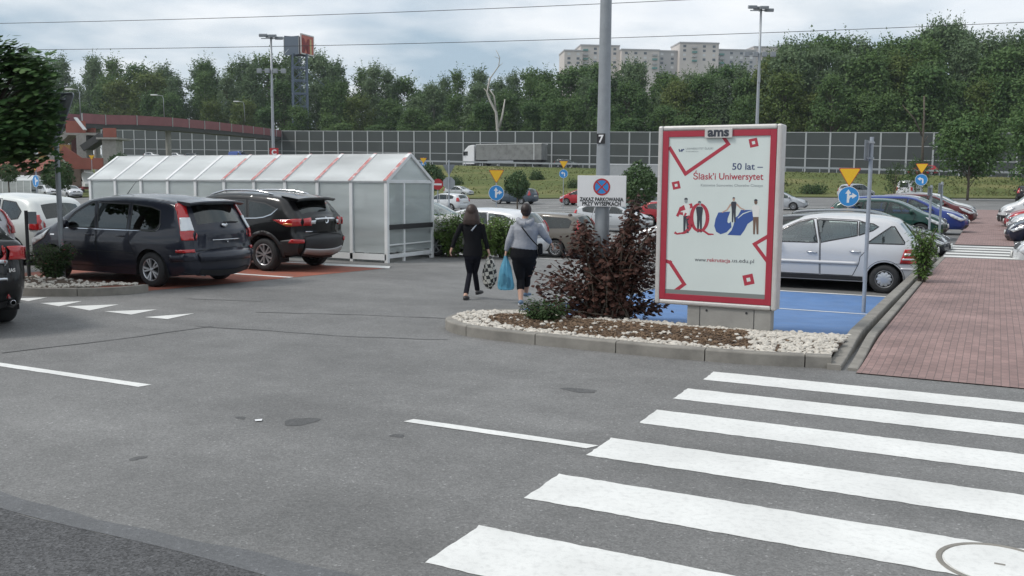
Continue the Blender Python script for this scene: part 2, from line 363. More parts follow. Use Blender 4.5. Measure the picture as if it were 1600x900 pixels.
# blue disabled bays behind the island, red bays by the trolley shelter
XK = -1.46
YB1, YB2 = G(1285, 487.5).y, G(1400, 466).y
sheet('blue_bay_surface', [(XK, 11.75), (XK, YB2), (-6.3, YB2), (-6.3, 11.75)], M['blue_paint'], .008, .4)
sheet('bay_line', rag([(-1.8, YB1-.06), (-1.8, YB1+.06), (-5.9, YB1+.06), (-5.9, YB1-.06)], .004, .2, 3), M['white_paint'], .014, .4)
sheet('bay_line', rag([(XK-.02, YB2), (XK-.02, YB2+.12), (-6.2, YB2+.12), (-6.2, YB2)], .004, .2, 4), M['white_paint'], .014, .4)
sheet('red_bay_surface', [(-12.98, 11.3), (-12.35, 14.44), (-11.95, 17.15), (-17.6, 17.6), (-17.6, 11.3)], M['red_paint'], .004)
sheet('bay_line', [(-12.34, 14.38), (-12.36, 14.52), (-17.4, 14.52), (-17.4, 14.38)], M['white_paint'], .008)
sheet('bay_line', [(-11.93, 17.1), (-11.93, 17.25), (-17.4, 17.25), (-17.4, 17.1)], M['white_paint'], .008)
sheet('bay_line', [tuple(G(*q)[:2]) for q in ((508, 412), (610, 416.5), (608, 420), (506, 415))], M['white_paint'], .010)
# painted bay lines all over the far car park
wm = MB()
def line(x0, x1, y0, y1, mb=wm):
    k = max(1, int(abs(x1-x0)/2.0))
    for i in range(k):
        a, b = x0+(x1-x0)*i/k, x0+(x1-x0)*(i+1)/k
        mb.add([(a, y0, gz(a, y0)+.006), (b, y0, gz(b, y0)+.006), (b, y1, gz(b, y1)+.006), (a, y1, gz(a, y1)+.006)], [(0, 1, 2, 3)])
for xa, xb, y0, y1 in [(-6.2, -1.6, 25.2, 84), (-17.3, -12.6, 23, 84), (-23, -18.2, 17, 88), (-34, -29.4, 24, 92), (-39.5, -35, 24, 92), (-51, -46, 30, 95), (-56, -51.5, 30, 95), (1.0, 5.6, 33, 84), (12, 16.8, 40, 90), (-68, -63, 34, 98)]:
    y = y0
    while y < y1:
        line(xa, xb, y, y+.13); y += 2.55
struct(wm.build('bay_lines', M['white_paint']))
# red kerb edge near the white car at the far left of the aisle
# ------------------------------------------------------------ kerbs
def kerb(pts, w=.13, h=.13, name='kerb', stone=1.0, closed=False, zf=None):
    P = [Vector((p[0], p[1], 0)) for p in pts]; out = [P[0]]
    for a, b in zip(P, P[1:]):
        k = max(1, int((b-a).length/.12)); out += [a.lerp(b, j/k) for j in range(1, k+1)]
    for _ in range(3): out = [out[0]]+[(out[i-1]+out[i]*2+out[i+1])/4 for i in range(1, len(out)-1)]+[out[-1]]
    mb = MB(); run = 0; seg = [out[0]]
    def flush(seg):
        if len(seg) < 2: return
        rows = []
        for i, p in enumerate(seg):
            d = (seg[min(i+1, len(seg)-1)]-seg[max(0, i-1)]).normalized(); n = Vector((-d.y, d.x, 0))
            if i == 0: p = p+d*.006
            if i == len(seg)-1: p = p-d*.006
            zz = gz(p.x, p.y) if zf is None else zf(p.x, p.y); b = p+Vector((0, 0, zz))
            rows.append([b+n*0+Vector((0,0,-.5)), b+Vector((0,0,h-.016)), b+n*.005+Vector((0,0,h-.005)), b+n*.016+Vector((0,0,h)), b+n*w+Vector((0,0,h)), b+n*w+Vector((0,0,-.5))])
        o = len(mb.v); mb.grid(rows); c = len(rows[0])
        mb.f += [tuple(o+k for k in range(c)), tuple(o+(len(rows)-1)*c+k for k in range(c-1, -1, -1))]; mb.mi += [0, 0]
    for a, b in zip(out, out[1:]):
        seg.append(b); run += (b-a).length
        if run > stone: flush(seg); seg = [b]; run = 0
    flush(seg)
    o = struct(mb.build(name, M['kerb']))
    return o
ISL = [(-1.42, 10.06), (-2.2, 9.86), (-3.2, 9.78), (-4.75, 9.84), (-5.5, 9.9), (-6.05, 10.08), (-6.38, 10.42), (-6.46, 10.8), (-6.40, 11.25), (-6.2, 11.6), (-5.9, 11.72)]
kerb(ISL[::-1] and [p for p in ISL][::-1], .14, .13)
kerb([(-5.9, 11.75), (-1.5, 11.75)][::-1], .10, .07)
PATH_Z = lambda x, y: .015+.085*sm(y, 10.1, 12.2)
kerb([(-1.32, 10.0), (-1.36, 12), (-1.34, 15), (-1.30, 19), (-1.26, 26.2)], .14, .04, zf=lambda x, y: PATH_Z(x, y)+.0, )
kerb([(-1.16, 10.05), (-1.19, 12), (-1.15, 19), (-1.05, 26.2)], .10, .012, zf=lambda x, y: PATH_Z(x, y))
kerb([(-12.95, 11.3), (-12.9, 11.05), (-13.1, 10.62), (-13.9, 10.08), (-15, 9.98), (-18, 9.95)], .14, .13)
# ------------------------------------------------------------ brick path
def brick_mat():
    m = bpy.data.materials.new('red_paving_brick'); m.use_nodes = True; N, L = m.node_tree.nodes, m.node_tree.links; b = N['Principled BSDF']
    t = N.new('ShaderNodeTexCoord'); br = N.new('ShaderNodeTexBrick'); mp = N.new('ShaderNodeMapping'); mp.inputs['Rotation'].default_value = (0, 0, PI/2)
    L.new(t.outputs['Object'], mp.inputs[0]); L.new(mp.outputs[0], br.inputs['Vector'])
    br.inputs['Scale'].default_value = 1.35; br.inputs['Brick Width'].default_value = .20; br.inputs['Row Height'].default_value = .10; br.inputs['Mortar Size'].default_value = .004; br.inputs['Mortar Smooth'].default_value = .3; br.inputs['Bias'].default_value = -.1
    br.inputs['Color1'].default_value = (.290,.190,.175,1); br.inputs['Color2'].default_value = (.225,.150,.140,1); br.inputs['Mortar'].default_value = (.12,.095,.088,1)
    n = N.new('ShaderNodeTexNoise'); n.inputs['Scale'].default_value = 1.1; n.inputs['Detail'].default_value = 6; n.inputs['Roughness'].default_value = .7; L.new(t.outputs['Object'], n.inputs['Vector'])
    r = N.new('ShaderNodeMapRange'); r.inputs[1].default_value = .3; r.inputs[2].default_value = .7; r.inputs[3].default_value = .72; r.inputs[4].default_value = 1.25; L.new(n.outputs[0], r.inputs[0])
    x = N.new('ShaderNodeMix'); x.data_type = 'RGBA'; x.blend_type = 'MULTIPLY'; x.inputs[0].default_value = 1; L.new(br.outputs[0], x.inputs[6]); L.new(r.outputs[0], x.inputs[7]); L.new(x.outputs[2], b.inputs['Base Color'])
    b.inputs['Roughness'].default_value = .8
    bp = N.new('ShaderNodeBump'); bp.inputs['Strength'].default_value = .6; bp.inputs['Distance'].default_value = .005; bp.invert = True; L.new(br.outputs[1], bp.inputs['Height']); L.new(bp.outputs[0], b.inputs['Normal'])
    return m
M['brick'] = brick_mat()
def path_mesh(name, x0, x1, y0, y1, zf):
    mb = MB(); n = max(2, int((y1-y0)/.4)); rows = []
    for i in range(n+1):
        y = y0+(y1-y0)*i/n; x0y, x1y = x0(y), x1(y); z = zf(y)
        rows.append([Vector((x0y, y, z-1.0)), Vector((x0y, y, z)), Vector(((x0y+x1y)/2, y, z)), Vector((x1y, y, z)), Vector((x1y, y, z-1.0))])
    mb.grid([r[::-1] for r in rows]); bm_o = mb.build(name, M['brick'])
    bm = bmesh.new(); bm.from_mesh(bm_o.data); bmesh.ops.recalc_face_normals(bm, faces=bm.faces); bm.to_mesh(bm_o.data); bm.free()
    return struct(bm_o)
path_mesh('brick_path', lambda y: -1.16+.004*(y-10), lambda y: 1.9-1.2*sm(y, 14, 22), 9.92, 26.2, lambda y: PATH_Z(0, y)-.004)
path_mesh('crossing_table', lambda y: -1.15, lambda y: .75, 26.21, 32.2, lambda y: .085)
bpy.data.objects['crossing_table'].data.materials[0] = M['asphalt']
path_mesh('brick_path', lambda y: -1.06-.0058*(y-32), lambda y: .62-.0005*y, 32.21, 87, lambda y: .10-.10*sm(y, 80, 87))
for k in range(5):
    ya = 26.5+1.16*k; mb = MB(); mb.bx(-1.12, .72, ya, ya+.55, .09, .093); struct(mb.build('zebra_stripe', M['white_paint']))
# ------------------------------------------------------------ planted islands: soil, bark mulch, white pebbles
M['soil'] = mat('bark_mulch_soil', (.085,.058,.040), .95, noise=.4, nscale=30, bump=.6, bscale=60)
M['chip'] = mat('bark_chip', (.16,.105,.065), .9, noise=.5, nscale=6)
M['pebble'] = mat('white_pebble', (.52,.485,.43), .8, noise=.35, nscale=7)
def inside(p, poly):
    c = False; n = len(poly)
    for i in range(n):
        (x1, y1), (x2, y2) = poly[i], poly[(i+1) % n]
        if (y1 > p[1]) != (y2 > p[1]) and p[0] < (x2-x1)*(p[1]-y1)/(y2-y1)+x1: c = not c
    return c
SOIL = [(-1.46, 10.2), (-2.2, 10.0), (-3.2, 9.9), (-4.75, 9.96), (-5.5, 10.02), (-5.98, 10.2), (-6.27, 10.5), (-6.33, 10.8), (-6.28, 11.2), (-6.1, 11.5), (-5.8, 11.66), (-1.46, 11.68)]
SOIL2 = [(-12.98, 11.25), (-13.0, 11.0), (-13.2, 10.72), (-13.95, 10.2), (-15, 10.1), (-18, 10.08), (-18, 11.25)]
sz = lambda x, y: gz(x, y)+.095+.05*math.exp(-((y-10.9)/.5)**2)
from mathutils.geometry import delaunay_2d_cdt
def soil(poly, name):
    n = len(poly); inner = [Vector((x*.15, y*.15)) for x in range(-130, 0) for y in range(60, 85) if inside((x*.15, y*.15), poly)]
    r = delaunay_2d_cdt([Vector(p) for p in poly]+inner, [(i, (i+1) % n) for i in range(n)], [list(range(n))], 1, 1e-5)
    mb = MB(); mb.add([(p.x, p.y, sz(p.x, p.y)) for p in r[0]], r[2]); o = mb.build(name, M['soil'], smooth=True)
    bm = bmesh.new(); bm.from_mesh(o.data)
    for f in bm.faces:
        if f.normal.z < 0: f.normal_flip()
    bm.to_mesh(o.data); bm.free(); return struct(o)
soil(SOIL, 'planting_bed'); soil(SOIL2, 'planting_bed')
_ico = bmesh.new(); bmesh.ops.create_icosphere(_ico, subdivisions=1, radius=1)
ICO = ([v.co.copy() for v in _ico.verts], [tuple(v.index for v in f.verts) for f in _ico.faces])
_ico.free()
def stones(poly, test, n, r0, r1, seed):
    rr = random.Random(seed); mb = MB(); x0, x1 = min(p[0] for p in poly), max(p[0] for p in poly); y0, y1 = min(p[1] for p in poly), max(p[1] for p in poly); c = 0; t = 0
    while c < n and t < n*60:
        t += 1; p = (rr.uniform(x0, x1), rr.uniform(y0, y1))
        if not inside(p, poly) or rr.random() > test(*p): continue
        r = rr.uniform(r0, r1)*rr.choice((.7, 1, 1.2)); sc = Vector((rr.uniform(.8, 1.4), rr.uniform(.7, 1.1), rr.uniform(.45, .8)))*r
        Mx = Matrix.Rotation(rr.uniform(0, 6.3), 3, 'Z') @ Matrix.Rotation(rr.uniform(-.5, .5), 3, 'X') @ Matrix.Diagonal(sc)
        o = Vector((p[0], p[1], sz(*p)+sc.z*.35)); vs = [Mx @ (v*rr.uniform(.82, 1.1))+o for v in ICO[0]]; mb.add(vs, ICO[1]); c += 1
    return mb
def edge_d(x, y, poly):
    return min(((Vector((x, y))-Vector(geometry.intersect_point_line(Vector((x, y)), Vector(a), Vector(b))[0].xy)).length if 0 <= geometry.intersect_point_line(Vector((x, y)), Vector(a), Vector(b))[1] <= 1 else 9) for a, b in zip(poly, poly[1:]))
def ptest(x, y):
    d = edge_d(x, y, SOIL); lim = .24+.12*math.sin(x*2.3)**2+(.12 if x < -5.3 else 0)
    q = 1 if d < lim else .05
    if x > -2.25-.25*(y-10): q = 1
    return q
pb = stones(SOIL, ptest, 3600, .018, .036, 5)
o = pb.build('white_pebbles', M['pebble'], smooth=False); tag(o, 'white pebbles strewn along the kerb of the planted island', 'pebbles', kind='stuff')
pb = stones(SOIL2, lambda x, y: 1 if edge_d(x, y, SOIL2) < .35 else .15, 900, .02, .04, 6)
tag(pb.build('white_pebbles', M['pebble']), 'white pebbles in the small kerbed bed under the dark minivan', 'pebbles', kind='stuff')
rr = random.Random(9); mb = MB(); c = 0
while c < 3800:
    p = (rr.uniform(-6.4, -1.4), rr.uniform(9.9, 11.7))
    if not inside(p, SOIL) or ptest(*p) > .5 and rr.random() > .12: continue
    q = Matrix.Rotation(rr.uniform(0, 6.3), 3, 'Z') @ Matrix.Rotation(rr.uniform(-.6, .6), 3, 'X') @ Matrix.Rotation(rr.uniform(-.5, .5), 3, 'Y')
    mb.box((p[0], p[1], sz(*p)+.008), (rr.uniform(.02, .06), rr.uniform(.008, .02), .006), M=q); c += 1
tag(mb.build('bark_mulch', M['chip']), 'brown bark mulch spread under the dark red shrub', 'mulch', kind='stuff')

# ------------------------------------------------------------ embankment, road, forest floor
def BZ(px): return 1/(.004348+(px-200)/1300*.002549)
def interp(t, x):
    for (a, va), (b, vb) in zip(t, t[1:]):
        if x <= b: return va+(vb-va)*(max(x, a)-a)/(b-a)
    return t[-1][1]
BB = [(-500, 232), (-300, 236), (180, 247), (500, 253), (740, 258.5), (900, 262), (1240, 268), (1400, 272), (1600, 277), (2000, 288), (2300, 296)]
BT = [(-500, 203), (180, 203), (500, 204.5), (740, 205), (1000, 206), (1240, 206.5), (1600, 207.5), (2300, 210)]
def grass_mat():
    m = bpy.data.materials.new('dry_grass_bank'); m.use_nodes = True; N, L = m.node_tree.nodes, m.node_tree.links; b = N['Principled BSDF']; b.inputs['Roughness'].default_value = .9; b.inputs['Specular IOR Level'].default_value = .1
    t = N.new('ShaderNodeTexCoord'); mp = N.new('ShaderNodeMapping'); mp.inputs['Rotation'].default_value = (0, 0, -YAW); mp.inputs['Scale'].default_value = (.5, 1, 1); L.new(t.outputs['Object'], mp.inputs[0])
    n = N.new('ShaderNodeTexNoise'); n.inputs['Scale'].default_value = .16; n.inputs['Detail'].default_value = 8; n.inputs['Roughness'].default_value = .65; L.new(mp.outputs[0], n.inputs['Vector'])
    n2 = N.new('ShaderNodeTexNoise'); n2.inputs['Scale'].default_value = 2.5; n2.inputs['Detail'].default_value = 4; L.new(t.outputs['Object'], n2.inputs['Vector'])
    a = N.new('ShaderNodeMath'); a.operation = 'MULTIPLY_ADD'; a.inputs[1].default_value = .35; L.new(n2.outputs[0], a.inputs[0]); 
    s2 = N.new('ShaderNodeMath'); s2.operation = 'SUBTRACT'; s2.inputs[1].default_value = .17; L.new(n.outputs[0], s2.inputs[0]); L.new(s2.outputs[0], a.inputs[2])
    r = N.new('ShaderNodeValToRGB'); e = r.color_ramp.elements; e[0].position = .28; e[0].color = (.070,.098,.034,1); e[1].position = .72; e[1].color = (.205,.185,.085,1)
    q = e.new(.5); q.color = (.115,.135,.048,1)
    L.new(a.outputs[0], r.inputs[0]); L.new(r.outputs[0], b.inputs['Base Color'])
    return m
M['grass'] = grass_mat()
M['mown'] = mat('mown_verge_grass', (.11,.145,.045), .9, noise=.25, nscale=1.5, spec=.1)
PXS = [-500+50*i for i in range(57)]
foot, verge, top, rd, wall = [], [], [], [], []
for px in PXS:
    zf = 112-6*sm(px, 300, 1500)
    f = at(px, 300, zf); f.z = gz(f.x, f.y); foot.append(f)
    w = at(px, interp(BB, px), BZ(px)); wall.append(w)
cdir = (wall[-1]-wall[0]); cdir.z = 0; cdir.normalize(); cn = Vector((cdir.y, -cdir.x, 0))     # toward the camera
if depth(cn) > 0: cn = -cn
rrb = random.Random(3)
for f, w in zip(foot, wall):
    r = w+cn*11.0; r.z = w.z-.10; rd.append(r)
    top.append(r+cn*1.2+Vector((0,0,-.08)))
mb = MB(); rows = []
for f, t in zip(foot, top):
    col = [f+Vector((0,0,-.3)), f+Vector((0, 0, .1))]
    d = t-f
    for k in range(1, 15):
        s = k/14; hh = s*.15 if s < .25 else .0375+(s-.25)/.75*(1-.0375)
        col.append(Vector((f.x+d.x*s, f.y+d.y*s, f.z+.1+(d.z-.1)*hh+(rrb.uniform(-.12, .12) if .1 < s < .95 else 0))))
    rows.append(col)
mb.grid(rows); o = mb.build('grass_embankment', M['grass'], smooth=True); struct(o)
mb = MB()
mb.grid([[a, b+Vector((0, 0, .0))] for a, b in zip([r+cn*1.2+Vector((0,0,-.08)) for r in rd], [w+cn*.0+Vector((0,0,-.05)) for w in wall])])
struct(mb.build('main_road', M['asphalt']))
mb = MB(); mb.grid([[w+Vector((0,0,-.06)), w-cn*60+Vector((0,0,1.5)), w-cn*450+Vector((0,0,6)), w-cn*700+Vector((0,0,6))] for w in wall]); struct(mb.build('forest_floor', mat('forest_floor_soil', (.05,.06,.03), .95, noise=.3, nscale=.3)))
for n in ('grass_embankment', 'main_road', 'forest_floor'):
    me = bpy.data.objects[n].data; bm = bmesh.new(); bm.from_mesh(me)
    for f in bm.faces:
        if f.normal.z < 0: f.normal_flip()
    bm.to_mesh(me); bm.free()
# long grass on the bank
GT = MB(); rr = random.Random(21)
for _ in range(22000):
    i = rr.uniform(6, 50); k = int(i); s = rr.random()**.8*.93+.07
    f = foot[k].lerp(foot[k+1], i-k); t = top[k].lerp(top[k+1], i-k); d = t-f; hh = s*.15 if s < .25 else .0375+(s-.25)/.75*(1-.0375)
    p = Vector((f.x+d.x*s, f.y+d.y*s, f.z+.05+(d.z-.1)*hh)); h = rr.uniform(.08, .28)*(.25 if s < .25 else 1); a = rr.uniform(0, PI); w = rr.uniform(.03, .14)
    u = Vector((math.cos(a), math.sin(a), 0))*w; lean = Vector((rr.uniform(-.2, .2), rr.uniform(-.2, .2), h))
    GT.add([p-u, p+u, p+lean+u*.5, p+lean-u*.3], [(0, 1, 2, 3)])
M['long_grass'] = leaf_mat('long_grass_blades', (.085,.115,.04), (.18,.18,.08), .2, .03, .1)
tag(GT.build('long_grass', M['long_grass']), 'long yellowing grass covering the bank below the main road', 'grass', kind='stuff')
# noise barrier
M['panel'] = mat('dark_noise_panel', (.045,.053,.050), .5, noise=.12, nscale=.4)
M['barrier_steel'] = mat('barrier_steel', (.36,.38,.38), .6, noise=.1)
bar = thing('noise_barrier', 'long dark panelled noise barrier with grey posts and rails in front of the wood', 'noise barrier', wall[20])
base0 = wall[20].copy()
p0, p1 = wall[0], wall[-1]; Lw = math.hypot(p1.x-p0.x, p1.y-p0.y)
def wall_at(s):        # s metres from left end
    q = p0+cdir*s; d = depth(q); r = math.cos(YAW)*q.x+math.sin(YAW)*q.y; px = 800+F_PX*r/d*1.0
    px = 800+(px-800)*math.cos(PITCH)/(1)  # small correction, refined below
    lo, hi = -700, 2600
    for _ in range(40):
        mid = (lo+hi)/2; w = at(mid, 240, d); rr_ = math.cos(YAW)*w.x+math.sin(YAW)*w.y
        if rr_ < r: lo = mid
        else: hi = mid
    px = (lo+hi)/2
    zb = at(px, interp(BB, px), d).z; zt = at(px, interp(BT, px), d).z
    return Vector((q.x, q.y, zb)), zt, px
s = 0; prev = None; pz = []
while s < Lw:
    b, zt, px = wall_at(s)
    if px > 1900: break
    if px > 150: pz.append((b, zt))
    s += 3.85
rows_top = []
q = Matrix.Rotation(math.atan2(cdir.y, cdir.x), 3, 'Z')
post_me = None
for i, (b, zt) in enumerate(pz):
    h = zt-b.z
    mb = MB(); mb.box((b-base0)+Vector((0,0,h/2)), (.26, .26, h+.1), M=q); mb.build('post', M['barrier_steel'], bar)
    if i+1 < len(pz):
        b2, zt2 = pz[i+1]; mb = MB()
        a0, a1 = b-base0+cdir*.09, b2-base0-cdir*.09
        for o in (0,):
            n = cn*.05
            mb.add([a0+n, a1+n, a1+n+Vector((0,0,zt2-b2.z-.05)), a0+n+Vector((0,0,h-.05)), a0-n, a1-n, a1-n+Vector((0,0,zt2-b2.z-.05)), a0-n+Vector((0,0,h-.05))], [(0,1,2,3),(5,4,7,6),(3,2,6,7),(0,4,5,1),(0,3,7,4),(1,5,6,2)])
        mb.build('panel', M['panel'], bar)
for fr in (.995, .67, .34):
    mb = MB()
    for (b, zt), (b2, zt2) in zip(pz, pz[1:]):
        mb.beam(b-base0+cdir*.09+cn*.06+Vector((0,0,(zt-b.z)*fr)), b2-base0-cdir*.09+cn*.06+Vector((0,0,(zt2-b2.z)*fr)), .06, .12)
    mb.build('rail', M['barrier_steel'], bar)
# guard rail along the near road edge
gr = thing('guard_rail', 'low steel guard rail along the top of the grass bank', 'guard rail', rd[20])
mb = MB(); pm = MB()
for a, b in zip(rd[6:52], rd[7:53]):
    a0, b0 = a-rd[20]+cn*.5, b-rd[20]+cn*.5
    mb.beam(a0+Vector((0,0,.62)), b0+Vector((0,0,.62)), .06, .28)
    for t in (0, .5): p = a0.lerp(b0, t); pm.box(p+Vector((0,0,.3)), (.1,.1,.75))
mb.build('rail', M['galv'], gr); pm.build('post_row', M['galv'], gr)
tag(bpy.data.objects['post_row'], kind='stuff')

# ------------------------------------------------------------ trolley shelter
def poly_mat(name, col, tr, rough=.3):
    m = bpy.data.materials.new(name); m.use_nodes = True; N, L = m.node_tree.nodes, m.node_tree.links; b = N['Principled BSDF']
    b.inputs['Base Color'].default_value = tuple(col)+(1,); b.inputs['Roughness'].default_value = rough
    t = N.new('ShaderNodeTexCoord'); mp = N.new('ShaderNodeMapping'); mp.inputs['Scale'].default_value = (.3, .3, 2.2); L.new(t.outputs['Object'], mp.inputs[0])
    n = N.new('ShaderNodeTexNoise'); n.inputs['Scale'].default_value = 1.6; n.inputs['Detail'].default_value = 5; L.new(mp.outputs[0], n.inputs['Vector'])
    r = N.new('ShaderNodeMapRange'); r.inputs[1].default_value = .3; r.inputs[2].default_value = .7; r.inputs[3].default_value = .72; r.inputs[4].default_value = 1.15; L.new(n.outputs[0], r.inputs[0])
    mm = N.new('ShaderNodeMix'); mm.data_type = 'RGBA'; mm.blend_type = 'MULTIPLY'; mm.inputs[0].default_value = 1; mm.inputs[6].default_value = tuple(col)+(1,); L.new(r.outputs[0], mm.inputs[7]); L.new(mm.outputs[2], b.inputs['Base Color'])
    tl = N.new('ShaderNodeBsdfTranslucent'); tl.inputs[0].default_value = (.88,.90,.90,1); x = N.new('ShaderNodeMixShader'); x.inputs[0].default_value = .5; L.new(b.outputs[0], x.inputs[1]); L.new(tl.outputs[0], x.inputs[2])
    tp = N.new('ShaderNodeBsdfTransparent'); tp.inputs[0].default_value = (.85,.88,.88,1); y = N.new('ShaderNodeMixShader')
    y.inputs[0].default_value = tr; L.new(x.outputs[0], y.inputs[1]); L.new(tp.outputs[0], y.inputs[2]); L.new(y.outputs[0], N['Material Output'].inputs[0])
    return m
M['poly_side'] = poly_mat('cloudy_polycarbonate', (.92,.95,.95), .50)
M['poly_end'] = poly_mat('clear_polycarbonate', (.66,.69,.69), .62, .15)
M['poly_roof'] = poly_mat('white_polycarbonate_roof', (.90,.92,.92), .08)
M['rafter_red'] = mat('worn_red_rafter_paint', (.46,.17,.16), .6, wear=(.62,.62,.62), wscale=7, wamt=1.0, noise=.1)
def shelter(name, label, x0, x1, ya, yb, eave, ridge, n, group=None, detail=True):
    cx = x1; t = thing(name, label, 'trolley shelter', (x1, ya, gz(x1, ya)), 0, group)
    L = x1-x0; W_ = yb-ya; ym = W_/2
    gg = lambda x, y: gz(x1+x, ya+y)-gz(x1, ya)
    for i in range(n+1):
        x = -L+L*i/n
        for y in (0, W_): fr = MB(); fr.bx(x-.045, x+.045, y-.045, y+.045, gg(x, y)-.05, eave); fr.build('post', M['white_metal'], t, bevel=.006)
        rf = MB()
        for y0, y1 in ((-.06, ym), (W_+.06, ym)):
            rf.beam((x, y0, eave-.02), (x, y1, ridge+.02), .10, .08)
        rf.build('rafter', M['white_metal'], t, bevel=.006)
        if detail and i >= 5:
            r2 = MB(); r2.beam((x, -.08, eave+.020), (x, ym, ridge+.058), .09, .012); r2.build('rafter_trim', M['rafter_red'], t)
        if i < n:
            xa, xb = x+.045, x+L/n-.045
            for y, s in ((0, 1), (W_, -1)):
                mb = MB(); mb.bx(xa, xb, y-.008, y+.008, .22, eave-.03); mb.build('side_panel', M['poly_side'], t)
                mb = MB(); e0 = Vector((xa, y-s*.05, eave+.0)); e1 = Vector((xa, ym, ridge+.03)); dx_ = Vector((xb-xa, 0, 0)); up = Vector((0,0,.012))
                mb.add([e0, e0+dx_, e1+dx_, e1, e0+up, e0+dx_+up, e1+dx_+up, e1+up], [(0,3,2,1),(4,5,6,7),(0,1,5,4),(1,2,6,5),(2,3,7,6),(3,0,4,7)])
                mb.build('roof_panel', M['poly_roof'], t)
    for y in (0, W_):
        mb = MB(); mb.bx(-L, 0, y-.03, y+.03, eave-.03, eave+.03); mb.build('eave_beam', M['white_metal'], t)
        mb = MB(); mb.bx(-L, 0, y-.045, y+.045, .06, .20); mb.build('base_beam', M['white_metal'], t)
        mb = MB(); mb.bx(-L, 0, y+(.05 if y == 0 else -.08), y+(.08 if y == 0 else -.05), .62, .72); mb.build('bumper_rail', M['black'], t)
    mb = MB(); mb.bx(-L, .03, ym-.03, ym+.03, ridge-.01, ridge+.05); mb.build('ridge_beam', M['white_metal'], t)
    for x, nm in ((0, 'gable'), (-L, 'gable')):
        mb = MB(); mb.bx(x-.03, x+.03, .035, W_-.035, eave-.04, eave+.04); mb.bx(x-.03, x+.03, .035, W_-.035, .10, .19); mb.bx(x-.028, x+.028, W_*.36-.03, W_*.36+.03, -.1+gg(x, W_*.36), eave-.04); mb.bx(x-.025, x+.025, .035, W_-.035, .40, .43); mb.build('gable_frame', M['white_metal'], t, bevel=.005)
        mb = MB(); mb.bx(x+.03, x+.065, .035, W_-.035, .78, .90); mb.build('bumper_rail', M['black'], t)
        mb = MB(); mb.add([(x, .05, eave+.04), (x, W_-.05, eave+.04), (x, ym, ridge-.02), (x+.01, .05, eave+.04), (x+.01, W_-.05, eave+.04), (x+.01, ym, ridge-.02)], [(0,2,1),(3,4,5),(0,1,4,3),(1,2,5,4),(2,0,3,5)]); mb.build('gable_panel', M['poly_side'], t)
        mb = MB(); mb.bx(x-.006, x+.006, .05, W_-.05, .24, eave-.04); mb.build('end_panel', M['poly_end'], t)
    return t
SH = Vector((-12.72, 18.28, 0)); SH.z = gz(SH.x, SH.y)
ev = zpx(283.5, SH)-SH.z; rp = Vector((-12.72, 19.28, 0)); rg = zpx(243, rp)-SH.z
print('shelter eave', ev, 'ridge', rg)
shelter('trolley_shelter', 'long white trolley shelter with cloudy panels and ridged roof behind the two parked dark cars', -22.85, -12.72, 18.28, 20.25, ev, rg, 10)
q_ = G(49, 308); 
shelter('trolley_shelter', 'distant grey trolley shelter beside the round tree at far left', q_.x-8, q_.x, q_.y, q_.y+2.0, 2.0, 2.6, 6, detail=False)

# ------------------------------------------------------------ lamp post with the no-parking board
pp = G(938, 502); pp.z = .10
lp = thing('lamp_post', 'tall grey lamp post rising from the dark red shrub, numbered 7', 'lamp post', pp)
mb = MB(); mb.tube([(0,0,-.1), (0,0,1.2), (0,0,3.6), (0.01,0,9)], [.108,.100,.080,.05], 16); mb.build('shaft', M['pole'], lp, smooth=True, auto=40)
mb = MB(); mb.tube([(0.01,0,8.9), (0.02,-.2,9.3), (.02,-.9,9.5), (.02,-1.4,9.5)], .035, 8); mb.build('arm', M['pole'], lp, smooth=True)
mb = MB(); mb.box((.02,-1.6,9.5), (.28,.6,.12)); mb.build('lamp_head', M['pole'], lp, bevel=.03)
def text(body, size, m, parent, loc, rot=(PI/2,0,0), bold=0, align='CENTER', depth_=.001, name='lettering', sx=1, spacing=1):
    c = bpy.data.curves.new(name, 'FONT'); c.body = body; c.size = size; c.align_x = align; c.offset = bold; c.extrude = depth_; c.resolution_u = 3; c.space_character = spacing
    o = bpy.data.objects.new(name, c); COL.objects.link(o)
    dg = bpy.context.evaluated_depsgraph_get(); me = bpy.data.meshes.new_from_object(o.evaluated_get(dg)); bpy.data.objects.remove(o)
    me.materials.clear(); me.materials.append(m); me.name = name
    ob = bpy.data.objects.new(name, me); COL.objects.link(ob); ob.parent = parent; ob.location = loc; ob.rotation_euler = rot; ob.scale = (sx, 1, 1); return ob
face = math.atan2(-0.0, 1)
# the number plate faces the camera side
zn = zpx(217, pp)-pp.z
mb = MB(); mb.box((.0,-.092,zn), (.115,.012,.135)); npl = mb.build('number_plate', M['ink'], lp)
text('7', .14, M['sign_white'], npl, (0,-.0995,zn-.05), bold=.004)
